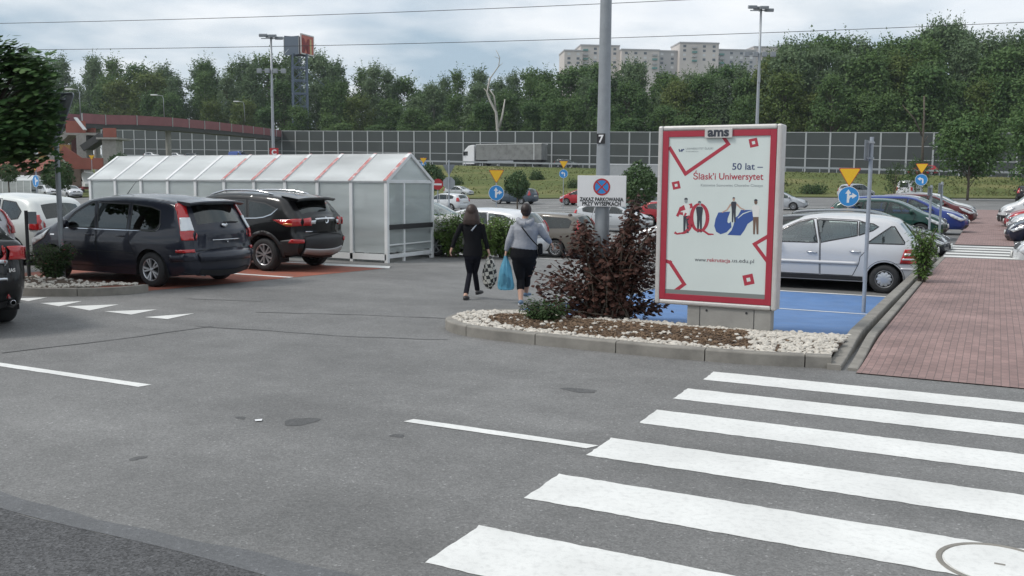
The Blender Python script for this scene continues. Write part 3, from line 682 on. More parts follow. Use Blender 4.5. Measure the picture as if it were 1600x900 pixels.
# board
bz0, bz1 = zpx(322.5, pp), zpx(274.5, pp)
bw = 75/F_PX*depth(pp)
ang = R(16)
bd = thing('no_parking_board', 'white board with round no-stopping symbol strapped to the lamp post', 'sign board', (pp.x, pp.y, bz0)); bd.rotation_euler = (0, 0, ang)
h_ = bz1-bz0; y_ = -.125
mb = MB(); mb.bx(-bw/2, bw/2, y_-.008, y_+.008, 0, h_); pl = mb.build('plate', M['sign_white'], bd, bevel=.004)
mb = MB(); 
for zz in (.0, h_): mb.bx(-bw/2, bw/2, y_+.008, y_+.02, zz-.012 if zz else 0, zz if zz else .012)
for xx in (-bw/2, bw/2-.012): mb.bx(xx, xx+.012, y_+.008, y_+.02, .012, h_-.012)
mb.build('edge_frame', M['galv'], bd)
mb = MB(); mb.bx(-.11, .11, -.11, .11, h_+.0, h_+.03) if False else None
mb = MB(); mb.lathe([(.093, .06), (.098, .06), (.098, .09), (.093, .09)], 20); mb.lathe([(.093, h_-.09), (.098, h_-.09), (.098, h_-.06), (.093, h_-.06)], 20); mb.build('clamp', M['galv'], bd)
def disc(parent, c, r, m, y, name, n=40, ring=None):
    mb = MB(); 
    if ring: 
        vs = [(c[0]+rr_*math.cos(2*PI*k/n), y, c[1]+rr_*math.sin(2*PI*k/n)) for rr_ in (r, ring) for k in range(n)]
        mb.add(vs, [(k, (k+1) % n, n+(k+1) % n, n+k) for k in range(n)])
    else: mb.add([(c[0]+r*math.cos(2*PI*k/n), y, c[1]+r*math.sin(2*PI*k/n)) for k in range(n)], [tuple(range(n))])
    return mb.build(name, m, parent)
cz = h_*.635; rr0 = h_*.275
disc(pl, (0.0, cz), rr0*.92, M['blue'], y_-.0095, 'symbol_disc'); disc(pl, (0, cz), rr0, M['red'], y_-.011, 'symbol_ring', ring=rr0*.80)
mb = MB()
for a in (PI/4, -PI/4):
    d = Vector((math.cos(a), 0, math.sin(a)))*rr0*.85; mb.beam(Vector((0, y_-.0105-(.0004 if a > 0 else 0), cz))-d, Vector((0, y_-.0105-(.0004 if a > 0 else 0), cz))+d, .001, rr0*.16)
mb.build('symbol_cross', M['red'], pl)
def fit_text(body, w, h, m, parent, x, y, z, bold):
    o = text(body, .1, m, parent, (0, 0, 0), bold=bold, depth_=.0005); xx = [v.co.x for v in o.data.vertices]; o.scale = (w/(max(xx)-min(xx)), h/.0729, 1); o.location = (x-(max(xx)+min(xx))/2*o.scale.x, y, z); return o
fit_text('ZAKAZ PARKOWANIA', bw*.90, h_*.125, M['ink'], pl, 0, y_-.010, h_*.175, .0035)
fit_text('PRZY WYSEPKACH', bw*.79, h_*.125, M['ink'], pl, 0, y_-.010, h_*.035, .0035)

# ------------------------------------------------------------ advertising display
Yp = 11.48
def onY(px, py, Y): d = ray(px, py); return d*(Y/d.y)+Vector((0, 0, CAM_H))
TL, TR, BL, BR = onY(1029, 198, Yp), onY(1226, 192, Yp), onY(1022, 474, Yp), onY(1208.5, 486, Yp)
xl, xr = (TL.x+BL.x)/2, (TR.x+BR.x)/2; zt_, zb_ = (TL.z+TR.z)/2, (BL.z+BR.z)/2
print('poster', TL, TR, BL, BR)
ax = (xl+xr)/2; ad_ = thing('advertising_display', 'large poster display in silver frame with red border beside the brick path', 'poster display', (ax, Yp, sz(ax, Yp)))
O = Vector((ax, Yp, sz(ax, Yp)))
T = .26
x0, x1, z0, z1 = xl-ax, xr-ax, zb_-O.z, zt_-O.z
fw = .062
mb = MB()
for a in ((x0, x0+fw, z0, z1), (x1-fw, x1, z0, z1)): mb.bx(a[0], a[1], 0, T, a[2], a[3])
mb.bx(x0+fw, x1-fw, 0, T, z1-fw, z1); mb.bx(x0+fw, x1-fw, 0, T, z0, z0+fw)
mb.build('frame', M['alu'], ad_, bevel=.02)
mb = MB(); mb.bx(x0+fw, x1-fw, .03, T-.03, z0+fw, z1-fw); mb.build('cabinet', M['alu'], ad_)
M['poster_red'] = mat('poster_red_enamel', (.36,.028,.05), .35, noise=.06)
M['poster_red2'] = mat('poster_red_print', (.40,.035,.06), .5)
M['paper'] = mat('poster_paper', (.62,.68,.66), .5, noise=.05, nscale=1.2)
M['print_navy'] = mat('navy_print', (.05,.07,.16), .5); M['print_blue'] = mat('blue_print', (.035,.085,.30), .5); M['print_grey'] = mat('grey_print', (.30,.33,.34), .5); M['print_dark'] = mat('dark_print', (.035,.04,.055), .5); M['print_skin'] = mat('skin_print', (.50,.33,.26), .5); M['print_white'] = mat('white_print', (.70,.70,.68), .5); M['print_brown'] = mat('brown_print', (.16,.10,.075), .5)
bwid = .075; a0, a1, c0, c1 = x0+fw, x1-fw, z0+fw, z1-fw
mb = MB(); mb.bx(a0, a0+bwid, .008, .03, c0, c1); mb.bx(a1-bwid, a1, .008, .03, c0, c1); mb.bx(a0+bwid, a1-bwid, .008, .03, c1-bwid, c1); mb.bx(a0+bwid, a1-bwid, .008, .03, c0, c0+bwid)
mb.build('red_border', M['poster_red'], ad_, bevel=.003)
mb = MB(); mb.bx(a0+bwid, a1-bwid, .022, .03, c0+bwid, c1-bwid); sheet_o = mb.build('poster_sheet', M['paper'], ad_)
mb = MB(); mb.bx(a0+bwid, a1-bwid, .0225-.004, .0225-.001, c0+bwid, c0+bwid+.055); mb.build('lower_slot', mat('slot_grey', (.20,.22,.21), .5), sheet_o)
YP = .0215
def P2(px, py): p = onY(px, py, Yp+YP); return (p.x-O.x, p.z-O.z)
px0, px1, pz0, pz1 = a0+bwid, a1-bwid, c0+bwid+.055, c1-bwid
from mathutils import geometry as geo
def clip(poly):
    def cl(pl, f, g):
        out = []
        for i in range(len(pl)):
            a, b = pl[i-1], pl[i]; fa, fb = f(a), f(b)
            if fa*fb < 0: t = fa/(fa-fb); out.append((a[0]+(b[0]-a[0])*t, a[1]+(b[1]-a[1])*t))
            if fb >= 0: out.append(b)
        return out
    for f in (lambda p: p[0]-px0, lambda p: px1-p[0], lambda p: p[1]-pz0, lambda p: pz1-p[1]): poly = cl(poly, f, None)
    return poly
def art(polys, m, name, y=0, raw=False):
    mb = MB()
    for pl_ in polys:
        q2 = pl_ if raw else [P2(*p) for p in pl_]; q2 = clip(q2)
        if len(q2) < 3: continue
        tri = geo.tessellate_polygon([[Vector((p[0], p[1], 0)) for p in q2]])
        kq = len(mb.f) and .00008*(len(mb.v) % 7+1)
        mb.add([(p[0], YP-.0005-y-kq, p[1]) for p in q2], tri)
    o = mb.build(name, m, sheet_o)
    return o
def stroke(pts, w):       # ribbon polygons in pixel space -> list of quads with square joints
    out = []
    for a, b in zip(pts, pts[1:]):
        a, b = Vector(a), Vector(b); d = (b-a).normalized()*w/2; n = Vector((-d.y, d.x)); out.append([tuple(a-d+n), tuple(b+d+n), tuple(b+d-n), tuple(a-d-n)])
    return out
def taper(pts, ws):
    l, r = [], []
    for i, p in enumerate(pts):
        p = Vector(p); d = (Vector(pts[min(i+1, len(pts)-1)])-Vector(pts[max(i-1, 0)])).normalized(); n = Vector((-d.y, d.x))*ws[i]/2
        l.append(tuple(p+n)); r.append(tuple(p-n))
    return [[l[i], l[i+1], r[i+1], r[i]] for i in range(len(pts)-1)]
# diamond frames
art(stroke([(1047, 232), (1071, 271.5), (1138, 225), (1129, 212)], 5.5), M['poster_red2'], 'red_chevron')
art(stroke([(1212, 362), (1179, 381.5), (1206, 418)], 5.5), M['poster_red2'], 'red_chevron')
art(stroke([(1038, 407), (1047, 410), (1069, 444), (1050, 458)], 5.5), M['poster_red2'], 'red_chevron')
def diamond(c, r):
    a = R(33); P_ = [(c[0]+r*math.cos(a+k*PI/2), c[1]+r*math.sin(a+k*PI/2)) for k in range(4)]
    art([P_], M['poster_red2'], 'red_diamond'); art([[(c[0]+r*.36*math.cos(a+k*PI/2), c[1]+r*.36*math.sin(a+k*PI/2)) for k in range(4)]], M['paper'], 'diamond_centre', .0004)
diamond((1177.5, 223), 9.5); diamond((1056.5, 289.5), 8.5); diamond((1169.5, 437), 11.5)
def ptext(body, px_l, px_r, py, hpx, m, bold=0, name='lettering'):
    a, b = P2(px_l, py), P2(px_r, py); o = text(body, .1, m, sheet_o, (0,0,0), bold=bold, align='LEFT', depth_=.0002, name=name)
    x_ = [v.co.x for v in o.data.vertices]; z_ = [v.co.y for v in o.data.vertices]
    sx = (b[0]-a[0])/(max(x_)-min(x_)); hh = P2(px_l, py-hpx)[1]-a[1]
    capset = hh/.0729
    o.scale = (sx, capset, 1); o.location = (a[0]-min(x_)*sx, YP-.001, a[1]+ (b[1]-a[1])*.5)
    return o
ptext('50 lat –', 1144, 1192, 265, 10.5, M['print_navy'], .0012)
ptext('Śląsk’i Uniwersytet', 1083, 1192.5, 280.5, 10.5, M['poster_red2'], .0012)
ptext('Katowice Sosnowiec Chorzów Cieszyn', 1095, 1192, 291.5, 4.2, M['print_grey'], .0003)
ptext('www.', 1085.5, 1104, 408.5, 6.2, M['print_dark'], 0); ptext('rekrutacja', 1105, 1141, 409.5, 6.2, M['poster_red2'], .001); ptext('.us.edu.pl', 1142, 1178, 410.5, 6.2, M['print_dark'], 0)
ptext('UNIWERSYTET ŚLĄSKI', 1071.5, 1114, 233.6, 3.2, M['print_grey'], 0); ptext('W KATOWICACH', 1071.5, 1091, 237.6, 1.8, M['print_grey'], 0)
art(taper([(1061, 233), (1062, 236.5), (1064.5, 235.5), (1065.5, 233)], [2, 2, 2, 1.6])+taper([(1065, 237), (1066.5, 234.5), (1069, 233)], [1.5, 1.8, 1.6]), M['print_navy'], 'small_emblem')
# big 50
def arc(c, rx, ry, a0_, a1_, n=18): return [(c[0]+rx*math.cos(R(a0_+(a1_-a0_)*i/n)), c[1]+ry*math.sin(R(a0_+(a1_-a0_)*i/n))) for i in range(n+1)]
five = [(1083, 317), (1067, 323), (1060.5, 334)]
fb = arc((1064, 349), 14.5, 15.5, -115, 95)
art(taper([(1082, 321), (1070, 324), (1063, 327)], [7, 8, 6])+taper([(1064, 324), (1061, 332), (1058, 338)], [4, 4, 4])+taper(fb, [2+5*math.sin(PI*i/18) for i in range(19)])+taper([(1063, 364.5), (1058, 365.5), (1054, 363)], [3, 2.5, 4]), M['poster_red2'], 'digit_five', .0004)
ov = arc((1093, 340), 12.5, 21, 0, 360, 36)
art(taper(ov, [3+2.8*abs(math.cos(2*PI*i/36)) for i in range(37)])+taper([(1090, 358), (1100, 361), (1107, 366), (1115, 366)], [2, 3, 3.2, 1.5]), M['poster_red2'], 'digit_zero', .0004)
# blue ribbon emblem
art([[(1122.5, 332), (1141, 330.5), (1137, 341), (1136.5, 347), (1139, 349), (1142, 346), (1143, 355), (1135, 363), (1126, 366), (1119, 362), (1116, 353), (1118, 342)]], M['print_blue'], 'emblem_left', .0002)
art([[(1158, 328), (1183, 328), (1183.5, 341), (1175, 345), (1168, 350), (1163, 360), (1157, 368), (1136.5, 367), (1143, 360), (1146, 352), (1149, 340), (1153, 337)]], M['print_blue'], 'emblem_right', .0003)
art(taper([(1153, 341), (1161, 334), (1172, 330), (1180, 328.5)], [1, 1.6, 1.2, .6]), M['paper'], 'emblem_highlight', .0006)
# printed figures (part of the flat poster)
def fig(cx, top, h, body, legs, skin, hair, name, arms=1):
    s = h/58.
    art([[(cx-4*s, top+10*s), (cx+4*s, top+10*s), (cx+6.5*s, top+13*s), (cx+4.5*s, top+29*s), (cx-4.5*s, top+29*s), (cx-6.5*s, top+13*s)]], body, name, .0007)
    art([[(cx-4.5*s, top+29*s), (cx+4.5*s, top+29*s), (cx+4.2*s, top+57*s), (cx+1.2*s, top+57*s), (cx, top+34*s), (cx-1.5*s, top+57*s), (cx-4.4*s, top+57*s)]], legs, name, .0007)
    art([arc((cx, top+5*s), 2.7*s, 4*s, 0, 360, 12)], skin, name, .0008); art([arc((cx, top+3*s), 3*s, 3*s, 180, 360, 8)], hair, name, .0009)
fig(1072, 309, 56, M['print_white'], M['print_dark'], M['print_grey'], M['print_dark'], 'printed_figure')
fig(1093, 314, 50, M['print_dark'], M['print_dark'], M['print_grey'], M['print_dark'], 'printed_figure')
fig(1146.5, 308, 40, M['print_dark'], M['print_dark'], M['print_skin'], M['print_dark'], 'printed_figure')
art(taper([(1142, 319), (1136, 328), (1128, 332)], [3, 2, 1.5])+taper([(1151, 319), (1157, 325), (1164, 328)], [3, 2, 1.5]), M['print_skin'], 'printed_figure', .0007)
fig(1181, 311, 56, M['print_white'], M['print_brown'], M['print_brown'], M['print_dark'], 'printed_figure')
# makers plate
pa, pb_ = P2(1102, 216), P2(1145.5, 200.5)
mb = MB(); mb.bx(pa[0], pb_[0], -.012, .008, pa[1], pb_[1]); mp_ = mb.build('makers_plate', M['alu'], ad_, bevel=.004)
o = text('ams', .1, M['print_dark'], mp_, (0,0,0), bold=.004, align='CENTER', depth_=.0005); x_ = [v.co.x for v in o.data.vertices]
sx = (pb_[0]-pa[0])*.78/(max(x_)-min(x_)); o.scale = (sx, sx*.92, 1); o.location = ((pa[0]+pb_[0])/2, -.0135, pa[1]+.022)
# plinth
b0, b1 = G(1051, 520, .1).x-O.x, G(1187, 531, .1).x-O.x
mb = MB(); mb.bx(b0, b1, .03, .21, -.15, z0); mb.build('plinth', M['concrete'], ad_, bevel=.008)
mb = MB(); mb.bx(b0+.16, b0+.166, .026, .03, -.1, z0-.002); mb.bx(b1-.21, b1-.204, .026, .03, -.1, z0-.002); mb.build('plinth_joint', M['black'], ad_)
mb = MB()
for x in (b0+.25, b1-.3): mb.cyl((x, .034, z0-.05), (x, .024, z0-.05), .014, n=10)
mb.build('bolt', M['black'], ad_)
# ============================================================ vehicles
M['paint'] = None
def paint_mat(name, flake=.0, metal=.0, rough=.35, noise=0):
    m = bpy.data.materials.new(name); m.use_nodes = True; N, L = m.node_tree.nodes, m.node_tree.links; b = N['Principled BSDF']
    oi = N.new('ShaderNodeObjectInfo'); L.new(oi.outputs['Color'], b.inputs['Base Color'])
    b.inputs['Roughness'].default_value = rough; b.inputs['Metallic'].default_value = metal; b.inputs['Coat Weight'].default_value = .75; b.inputs['Specular IOR Level'].default_value = .2; b.inputs['Coat Roughness'].default_value = .04
    t = N.new('ShaderNodeTexCoord'); n = N.new('ShaderNodeTexNoise'); n.inputs['Scale'].default_value = 3; n.inputs['Detail'].default_value = 6; L.new(t.outputs['Object'], n.inputs['Vector'])
    r = N.new('ShaderNodeMapRange'); r.inputs[1].default_value = .3; r.inputs[2].default_value = .7; r.inputs[3].default_value = rough-.05; r.inputs[4].default_value = rough+.12; L.new(n.outputs[0], r.inputs[0]); L.new(r.outputs[0], b.inputs['Roughness'])
    return m
M['paint'] = paint_mat('car_paint', metal=.12)
M['paint_metal'] = paint_mat('metallic_car_paint', metal=.25, rough=.4)
M['glass'] = glass_mat('car_glass', (.55,.64,.62), 1.15)
M['glass_clear'] = glass_mat('clear_car_glass', (.84,.93,.91), 1.2, base=.14)
M['glass_dark'] = glass_mat('privacy_glass', (.06,.07,.075), 1.1)
M['trim'] = mat('black_car_trim', (.02,.02,.022), .5)
M['seam'] = mat('door_gap', (.006,.006,.007), .8)
M['chrome'] = mat('chrome', (.65,.66,.68), .12, metal=.95)
M['alloy'] = mat('alloy_wheel', (.52,.53,.55), .3, metal=.7)
M['alloy_dark'] = mat('dark_wheel_back', (.02,.02,.022), .6)
M['lamp_red'] = mat('red_tail_lamp', (.42,.012,.014), .12, coat=1)
M['lamp_clear'] = mat('clear_lamp_lens', (.62,.64,.66), .1, coat=1, metal=.3)
M['lamp_amber'] = mat('amber_lamp', (.6,.18,.02), .12, coat=1)
M['plate'] = mat('number_plate_white', (.66,.66,.64), .4)
M['liner'] = mat('wheel_arch_liner', (.01,.01,.011), .9)
M['grey_trim'] = mat('silver_bumper_trim', (.42,.42,.42), .45, metal=.3)

def chaikin(pts, n=2):
    for _ in range(n):
        out = [pts[0]]
        for a, b in zip(pts, pts[1:]):
            out += [(a[0]*.75+b[0]*.25, a[1]*.75+b[1]*.25), (a[0]*.25+b[0]*.75, a[1]*.25+b[1]*.75)]
        out.append(pts[-1]); pts = out
    return pts
def resample(pts, step):
    out = [Vector(pts[0])]
    for a, b in zip(pts, pts[1:]):
        a, b = Vector(a), Vector(b); L = (b-a).length; k = max(1, int(L/step+.5)); out += [a.lerp(b, j/k) for j in range(1, k+1)]
    return out
class Car:
    def __init__(s, sp):
        s.__dict__.update(dict(W=.9, tumble=.26, shoulder=.72, tuck=.10, belt=.95, sill=.22, r_top=.075, r_end=.16, taper=.10, wr=.32, tw=.205, arch=.385, crown_roof=.045, crown_end=.10, seam=True))
        s.__dict__.update(sp)
        raw = chaikin(s.outline, 2); s.out = resample(raw, .07)
        s.xr, s.xf = min(p.x for p in s.out), max(p.x for p in s.out); s.L = s.xf-s.xr
        n = len(s.out); s.nrm = []
        for i in range(n):
            d = (s.out[min(i+1, n-1)]-s.out[max(0, i-1)]).normalized(); s.nrm.append(Vector((-d.y, d.x)))   # outline runs rear -> roof -> front: outward = left of travel
        s.rad = [s.r_top+(s.r_end-s.r_top)*abs(nm.x)**1.5 for nm in s.nrm]
        s.Y = [s.side(p.x, p.y) for p in s.out]
    def dist(s, x, z):
        best, r = 9, s.r_top; p = Vector((x, z))
        for i in range(len(s.out)-1):
            a, b = s.out[i], s.out[i+1]; d = b-a; t = max(0, min(1, (p-a).dot(d)/max(1e-9, d.length_squared))); q = (p-a-d*t).length
            if q < best: best = q; r = s.rad[i]
        return best, r
    def side(s, x, z):
        y = s.W
        if z < s.shoulder: y -= s.tuck*((s.shoulder-z)/(s.shoulder-s.sill+.01))**2.2
        b = s.belt if not callable(s.belt) else s.belt(x)
        if z > s.shoulder: y -= .03*min(1, (z-s.shoulder)/max(.05, b-s.shoulder))
        if z > b: y -= s.tumble*(z-b)+.10*(z-b)**2
        if z > b-.03 and z < b+.02: y -= .006*sm(z, b-.03, b+.02)
        elif z >= b+.02: y -= .006
        for xe, sg in ((s.xf, 1), (s.xr, -1)):
            t = 1-abs(xe-x)/(s.L*.30)
            if t > 0: y -= s.taper*t**2.4
        d, r = s.dist(x, z)
        if d < r: y -= r*(1-math.sqrt(max(0, 1-(1-d/r)**2)))
        return y
    def bottom(s):     # lower boundary, from front bottom back to rear bottom with wheel arches
        pts = []
        def arch(xc):
            a0 = math.asin(min(.99, max(-.99, (s.sill+.02-s.wr)/s.arch))); 
            return [(xc+s.arch*math.cos(t), s.wr+s.arch*math.sin(t)) for t in [a0+(PI-2*a0)*k/18 for k in range(19)]]
        pts = arch(s.xfa)+[(s.xfa-s.arch-.05, s.sill), (s.xra+s.arch+.05, s.sill)]+arch(s.xra)
        return pts
    def cdt_side(s, polys, grid=.11):
        bnd = [tuple(p) for p in s.out]+s.bottom(); V = [Vector(p) for p in bnd]; E = [(i, (i+1) % len(bnd)) for i in range(len(bnd))]
        for pl in polys:
            o = len(V); q = resample(list(pl)+[pl[0]], .09)[:-1]; V += q; E += [(o+i, o+(i+1) % len(q)) for i in range(len(q))]
        for i, (p, nm) in enumerate(zip(s.out, s.nrm)):
            for k in (.06, .22, .5, 1.0):
                q = p-nm*s.rad[i]*k
                if inside((q.x, q.y), bnd): V.append(q)
        x = s.xr
        while x < s.xf:
            z = s.sill
            while z < 2.2:
                q = Vector((x+.003, z+.002))
                if inside((q.x, q.y), bnd): V.append(q)
                z += grid
            x += grid
        r = geometry.delaunay_2d_cdt(V, E, [], 0, 1e-4)
        tris = []
        for f in r[2]:
            c = sum((r[0][i] for i in f), Vector((0, 0)))/len(f)
            if inside((c.x, c.y), bnd): tris.append((f, (c.x, c.y)))
        P3 = [(p.x, s.side(p.x, p.y), p.y) for p in r[0]]
        return P3, tris
    def rearfront(s, z, y, end):      # point on nose or tail surface at height z
        n = len(s.out); best = None
        rng = range(n//2) if end < 0 else range(n-1, n//2, -1)
        prev = None
        for i in rng:
            if prev is not None:
                a, b = s.out[prev], s.out[i]
                if (a.y-z)*(b.y-z) <= 0 and a.y != b.y:
                    t = (z-a.y)/(b.y-a.y); p = a.lerp(b, t); nm = s.nrm[prev].lerp(s.nrm[i], t); Y = s.Y[prev]+(s.Y[i]-s.Y[prev])*t; best = (p, nm, Y); break
            prev = i
        if best is None: i = 0 if end < 0 else n-1; best = (s.out[i], s.nrm[i], s.Y[i])
        p, nm, Y = best; y = max(-Y*.985, min(Y*.985, y)); t = min(1, abs(y)/Y); c = s.crown(nm)*(1-t**2.4)**1.5
        return Vector((p.x+nm.x*c, y, p.y+nm.y*c)), nm
    def crown(s, nm): return s.crown_roof+(s.crown_end-s.crown_roof)*abs(nm.x)**2
    def strip_rows(s, gm):
        T = [-1, -.97, -.92, -.86, -.74, -.5, -.25, 0, .25, .5, .74, .86, .92, .97, 1]
        rows = []
        for p, nm, Y in zip(s.out, s.nrm, s.Y):
            row = []
            for t in T:
                c = s.crown(nm)*(1-abs(t)**2.4)**1.5; row.append(Vector((p.x+nm.x*c, Y*t, p.y+nm.y*c)))
            rows.append(row)
        return rows, T
    def edge(s, z, end):
        n = len(s.out); rng = range(n//2) if end < 0 else range(n-1, n//2, -1); prev = None
        for i in rng:
            if prev is not None:
                a, b = s.out[prev], s.out[i]
                if (a.y-z)*(b.y-z) <= 0 and a.y != b.y:
                    t = (z-a.y)/(b.y-a.y); return a.x+(b.x-a.x)*t, s.rad[prev]
            prev = i
        return None
    def patch_side(s, poly, eps, side=1, grid=.07):
        sn = []; ends = set()
        for x, z in poly:
            for e_ in (-1, 1):
                q = s.edge(z, e_)
                if q and (x-q[0])*e_ > -.085: x = q[0]-e_*.002; ends.add(e_)
            sn.append((x, z))
        poly = sn
        V = resample(list(poly)+[poly[0]], .06)[:-1]; n = len(V); E = [(i, (i+1) % n) for i in range(n)]; bb = [tuple(v) for v in V]
        x0, x1, z0, z1 = min(v.x for v in V), max(v.x for v in V), min(v.y for v in V), max(v.y for v in V); x = x0
        while x < x1:
            z = z0
            while z < z1:
                if inside((x, z), bb): V = V+[Vector((x, z))]
                z += grid
            x += grid
        for e_ in ends:
            z = z0+.01
            while z < z1:
                q = s.edge(z, e_)
                if q:
                    for k_ in (.02, .07, .16, .3, .5, .75):
                        c_ = (q[0]-e_*q[1]*k_, z)
                        if inside(c_, bb): V = V+[Vector(c_)]
                z += .03
        r = geometry.delaunay_2d_cdt(V, E, [list(range(n))], 1, 1e-5)
        vs = []
        for p in r[0]:
            bd, br, bn = 9, s.r_top, Vector((0, 1))
            for i in range(len(s.out)-1):
                a, b = s.out[i], s.out[i+1]; d = b-a; t = max(0, min(1, (p-a).dot(d)/max(1e-9, d.length_squared))); q = (p-a-d*t).length
                if q < bd: bd, br, bn = q, s.rad[i], s.nrm[i]
            c_ = max(0, min(1, 1-bd/br)); yn = math.sqrt(max(0, 1-c_*c_)); vs.append((p.x+bn.x*c_*eps, side*(s.side(p.x, p.y)+eps*yn), p.y+bn.y*c_*eps))
        fs = [f if side < 0 else f[::-1] for f in r[2]]
        return vs, [tuple(f) for f in fs]
    def patch_end(s, poly, eps, end, grid=.08):
        V = resample(list(poly)+[poly[0]], .06)[:-1]; n = len(V); E = [(i, (i+1) % n) for i in range(n)]; bb = [tuple(v) for v in V]
        y0, y1, z0, z1 = min(v.x for v in V), max(v.x for v in V), min(v.y for v in V), max(v.y for v in V); x = y0
        while x < y1:
            z = z0
            while z < z1:
                if inside((x, z), bb): V = V+[Vector((x, z))]
                z += grid
            x += grid
        r = geometry.delaunay_2d_cdt(V, E, [list(range(n))], 1, 1e-5); vs = []
        for p in r[0]:
            q, nm = s.rearfront(p.y, p.x, end); vs.append((q.x+nm.x*eps, q.y, q.z+nm.y*eps))
        fs = [tuple(f) if end < 0 else tuple(f[::-1]) for f in r[2]]
        return vs, fs
def fixn(o, out=True):
    bm = bmesh.new(); bm.from_mesh(o.data); bmesh.ops.recalc_face_normals(bm, faces=bm.faces); bm.to_mesh(o.data); bm.free()
def mirror_poly(p): return [(-a, b) for a, b in p][::-1]
def wheel(parent, x, y, r, w, style, alloy=True):
    sg = 1 if y > 0 else -1
    rr_ = r*.66 if style != 'cap' else r*.62
    wb = MB(); wb.lathe([(rr_*.97, -w/2+.01), (rr_+.01, -w/2), (r-.035, -w/2), (r-.008, -w/2+.03), (r, -w/4), (r, w/4), (r-.008, w/2-.03), (r-.035, w/2), (rr_+.01, w/2), (rr_*.97, w/2-.01), (rr_*.95, 0), (rr_*.97, -w/2+.01)], 32, axis='Y')
    tyre = wb.build('wheel', M['rubber'], parent, smooth=True, auto=50); tyre.location = (x, y, r)
    rb = MB(); f = sg*(w/2-.012)
    # barrel and lip
    rb.lathe([(rr_*.99, f), (rr_*.95, f+sg*.004), (rr_*.90, f-sg*.006), (rr_*.88, -f*.6)], 32, axis='Y')
    if style == 'cap':
        n = 10; ring = []
        prof = []
        vs = []; K = 80
        for k in range(K):
            a = 2*PI*k/K; q = .66+.17*abs(math.cos(n*a/2))**.7
            vs.append((rr_*q*math.cos(a), f+sg*.006, rr_*q*math.sin(a)))
        vs2 = [(p[0]*.55, f+sg*.020, p[2]*.55) for p in vs]; vs3 = [(rr_*.2*math.cos(2*PI*k/K), f+sg*.022, rr_*.2*math.sin(2*PI*k/K)) for k in range(K)]
        rb.add(vs+vs2+vs3+[(0, f+sg*.024, 0)], [(k, (k+1) % K, K+(k+1) % K, K+k) for k in range(K)]+[(K+k, K+(k+1) % K, 2*K+(k+1) % K, 2*K+k) for k in range(K)]+[(2*K+k, 2*K+(k+1) % K, 3*K) for k in range(K)])
    else:
        ns, tw_, dbl = {'ten': (5, .06, .10), 'multi': (15, .028, 0), 'five': (5, .10, 0), 'seven': (7, .05, 0), 'turbine': (5, .055, .13), 'split': (8, .03, .06)}[style]
        for k in range(ns):
            for dd in ((-dbl, dbl) if dbl else (0,)):
                a = 2*PI*k/ns+dd; a2 = 2*PI*k/ns+dd*1.9; u = Vector((math.cos(a), 0, math.sin(a))); u2 = Vector((math.cos(a2), 0, math.sin(a2)))
                n0 = Vector((-u.z, 0, u.x)); n2 = Vector((-u2.z, 0, u2.x)); o0, o1 = Vector((0, f-sg*.012, 0)), Vector((0, f+sg*.002, 0))
                w0, w1 = rr_*tw_*.9, rr_*tw_*1.5
                p0, p1 = u*rr_*.14, u2*rr_*.92
                d = Vector((0, -sg*.03, 0))
                rb.add([p0-n0*w0+o0, p0+n0*w0+o0, p1+n2*w1+o1, p1-n2*w1+o1, p0-n0*w0+o0+d, p0+n0*w0+o0+d, p1+n2*w1+o1+d, p1-n2*w1+o1+d], [(0,1,2,3),(4,7,6,5),(0,4,5,1),(1,5,6,2),(2,6,7,3),(3,7,4,0)])
        rb.lathe([(.001, f), (rr_*.16, f-sg*.002), (rr_*.19, f-sg*.02)], 16, axis='Y')
    rim = rb.build('rim', M['alloy'], tyre, smooth=True, auto=35); fixn(rim)
    bk = MB(); bk.lathe([(.001, f-sg*.055), (rr_*.9, f-sg*.055)], 20, axis='Y'); bk.build('brake_disc', M['alloy_dark'], tyre)
    return tyre
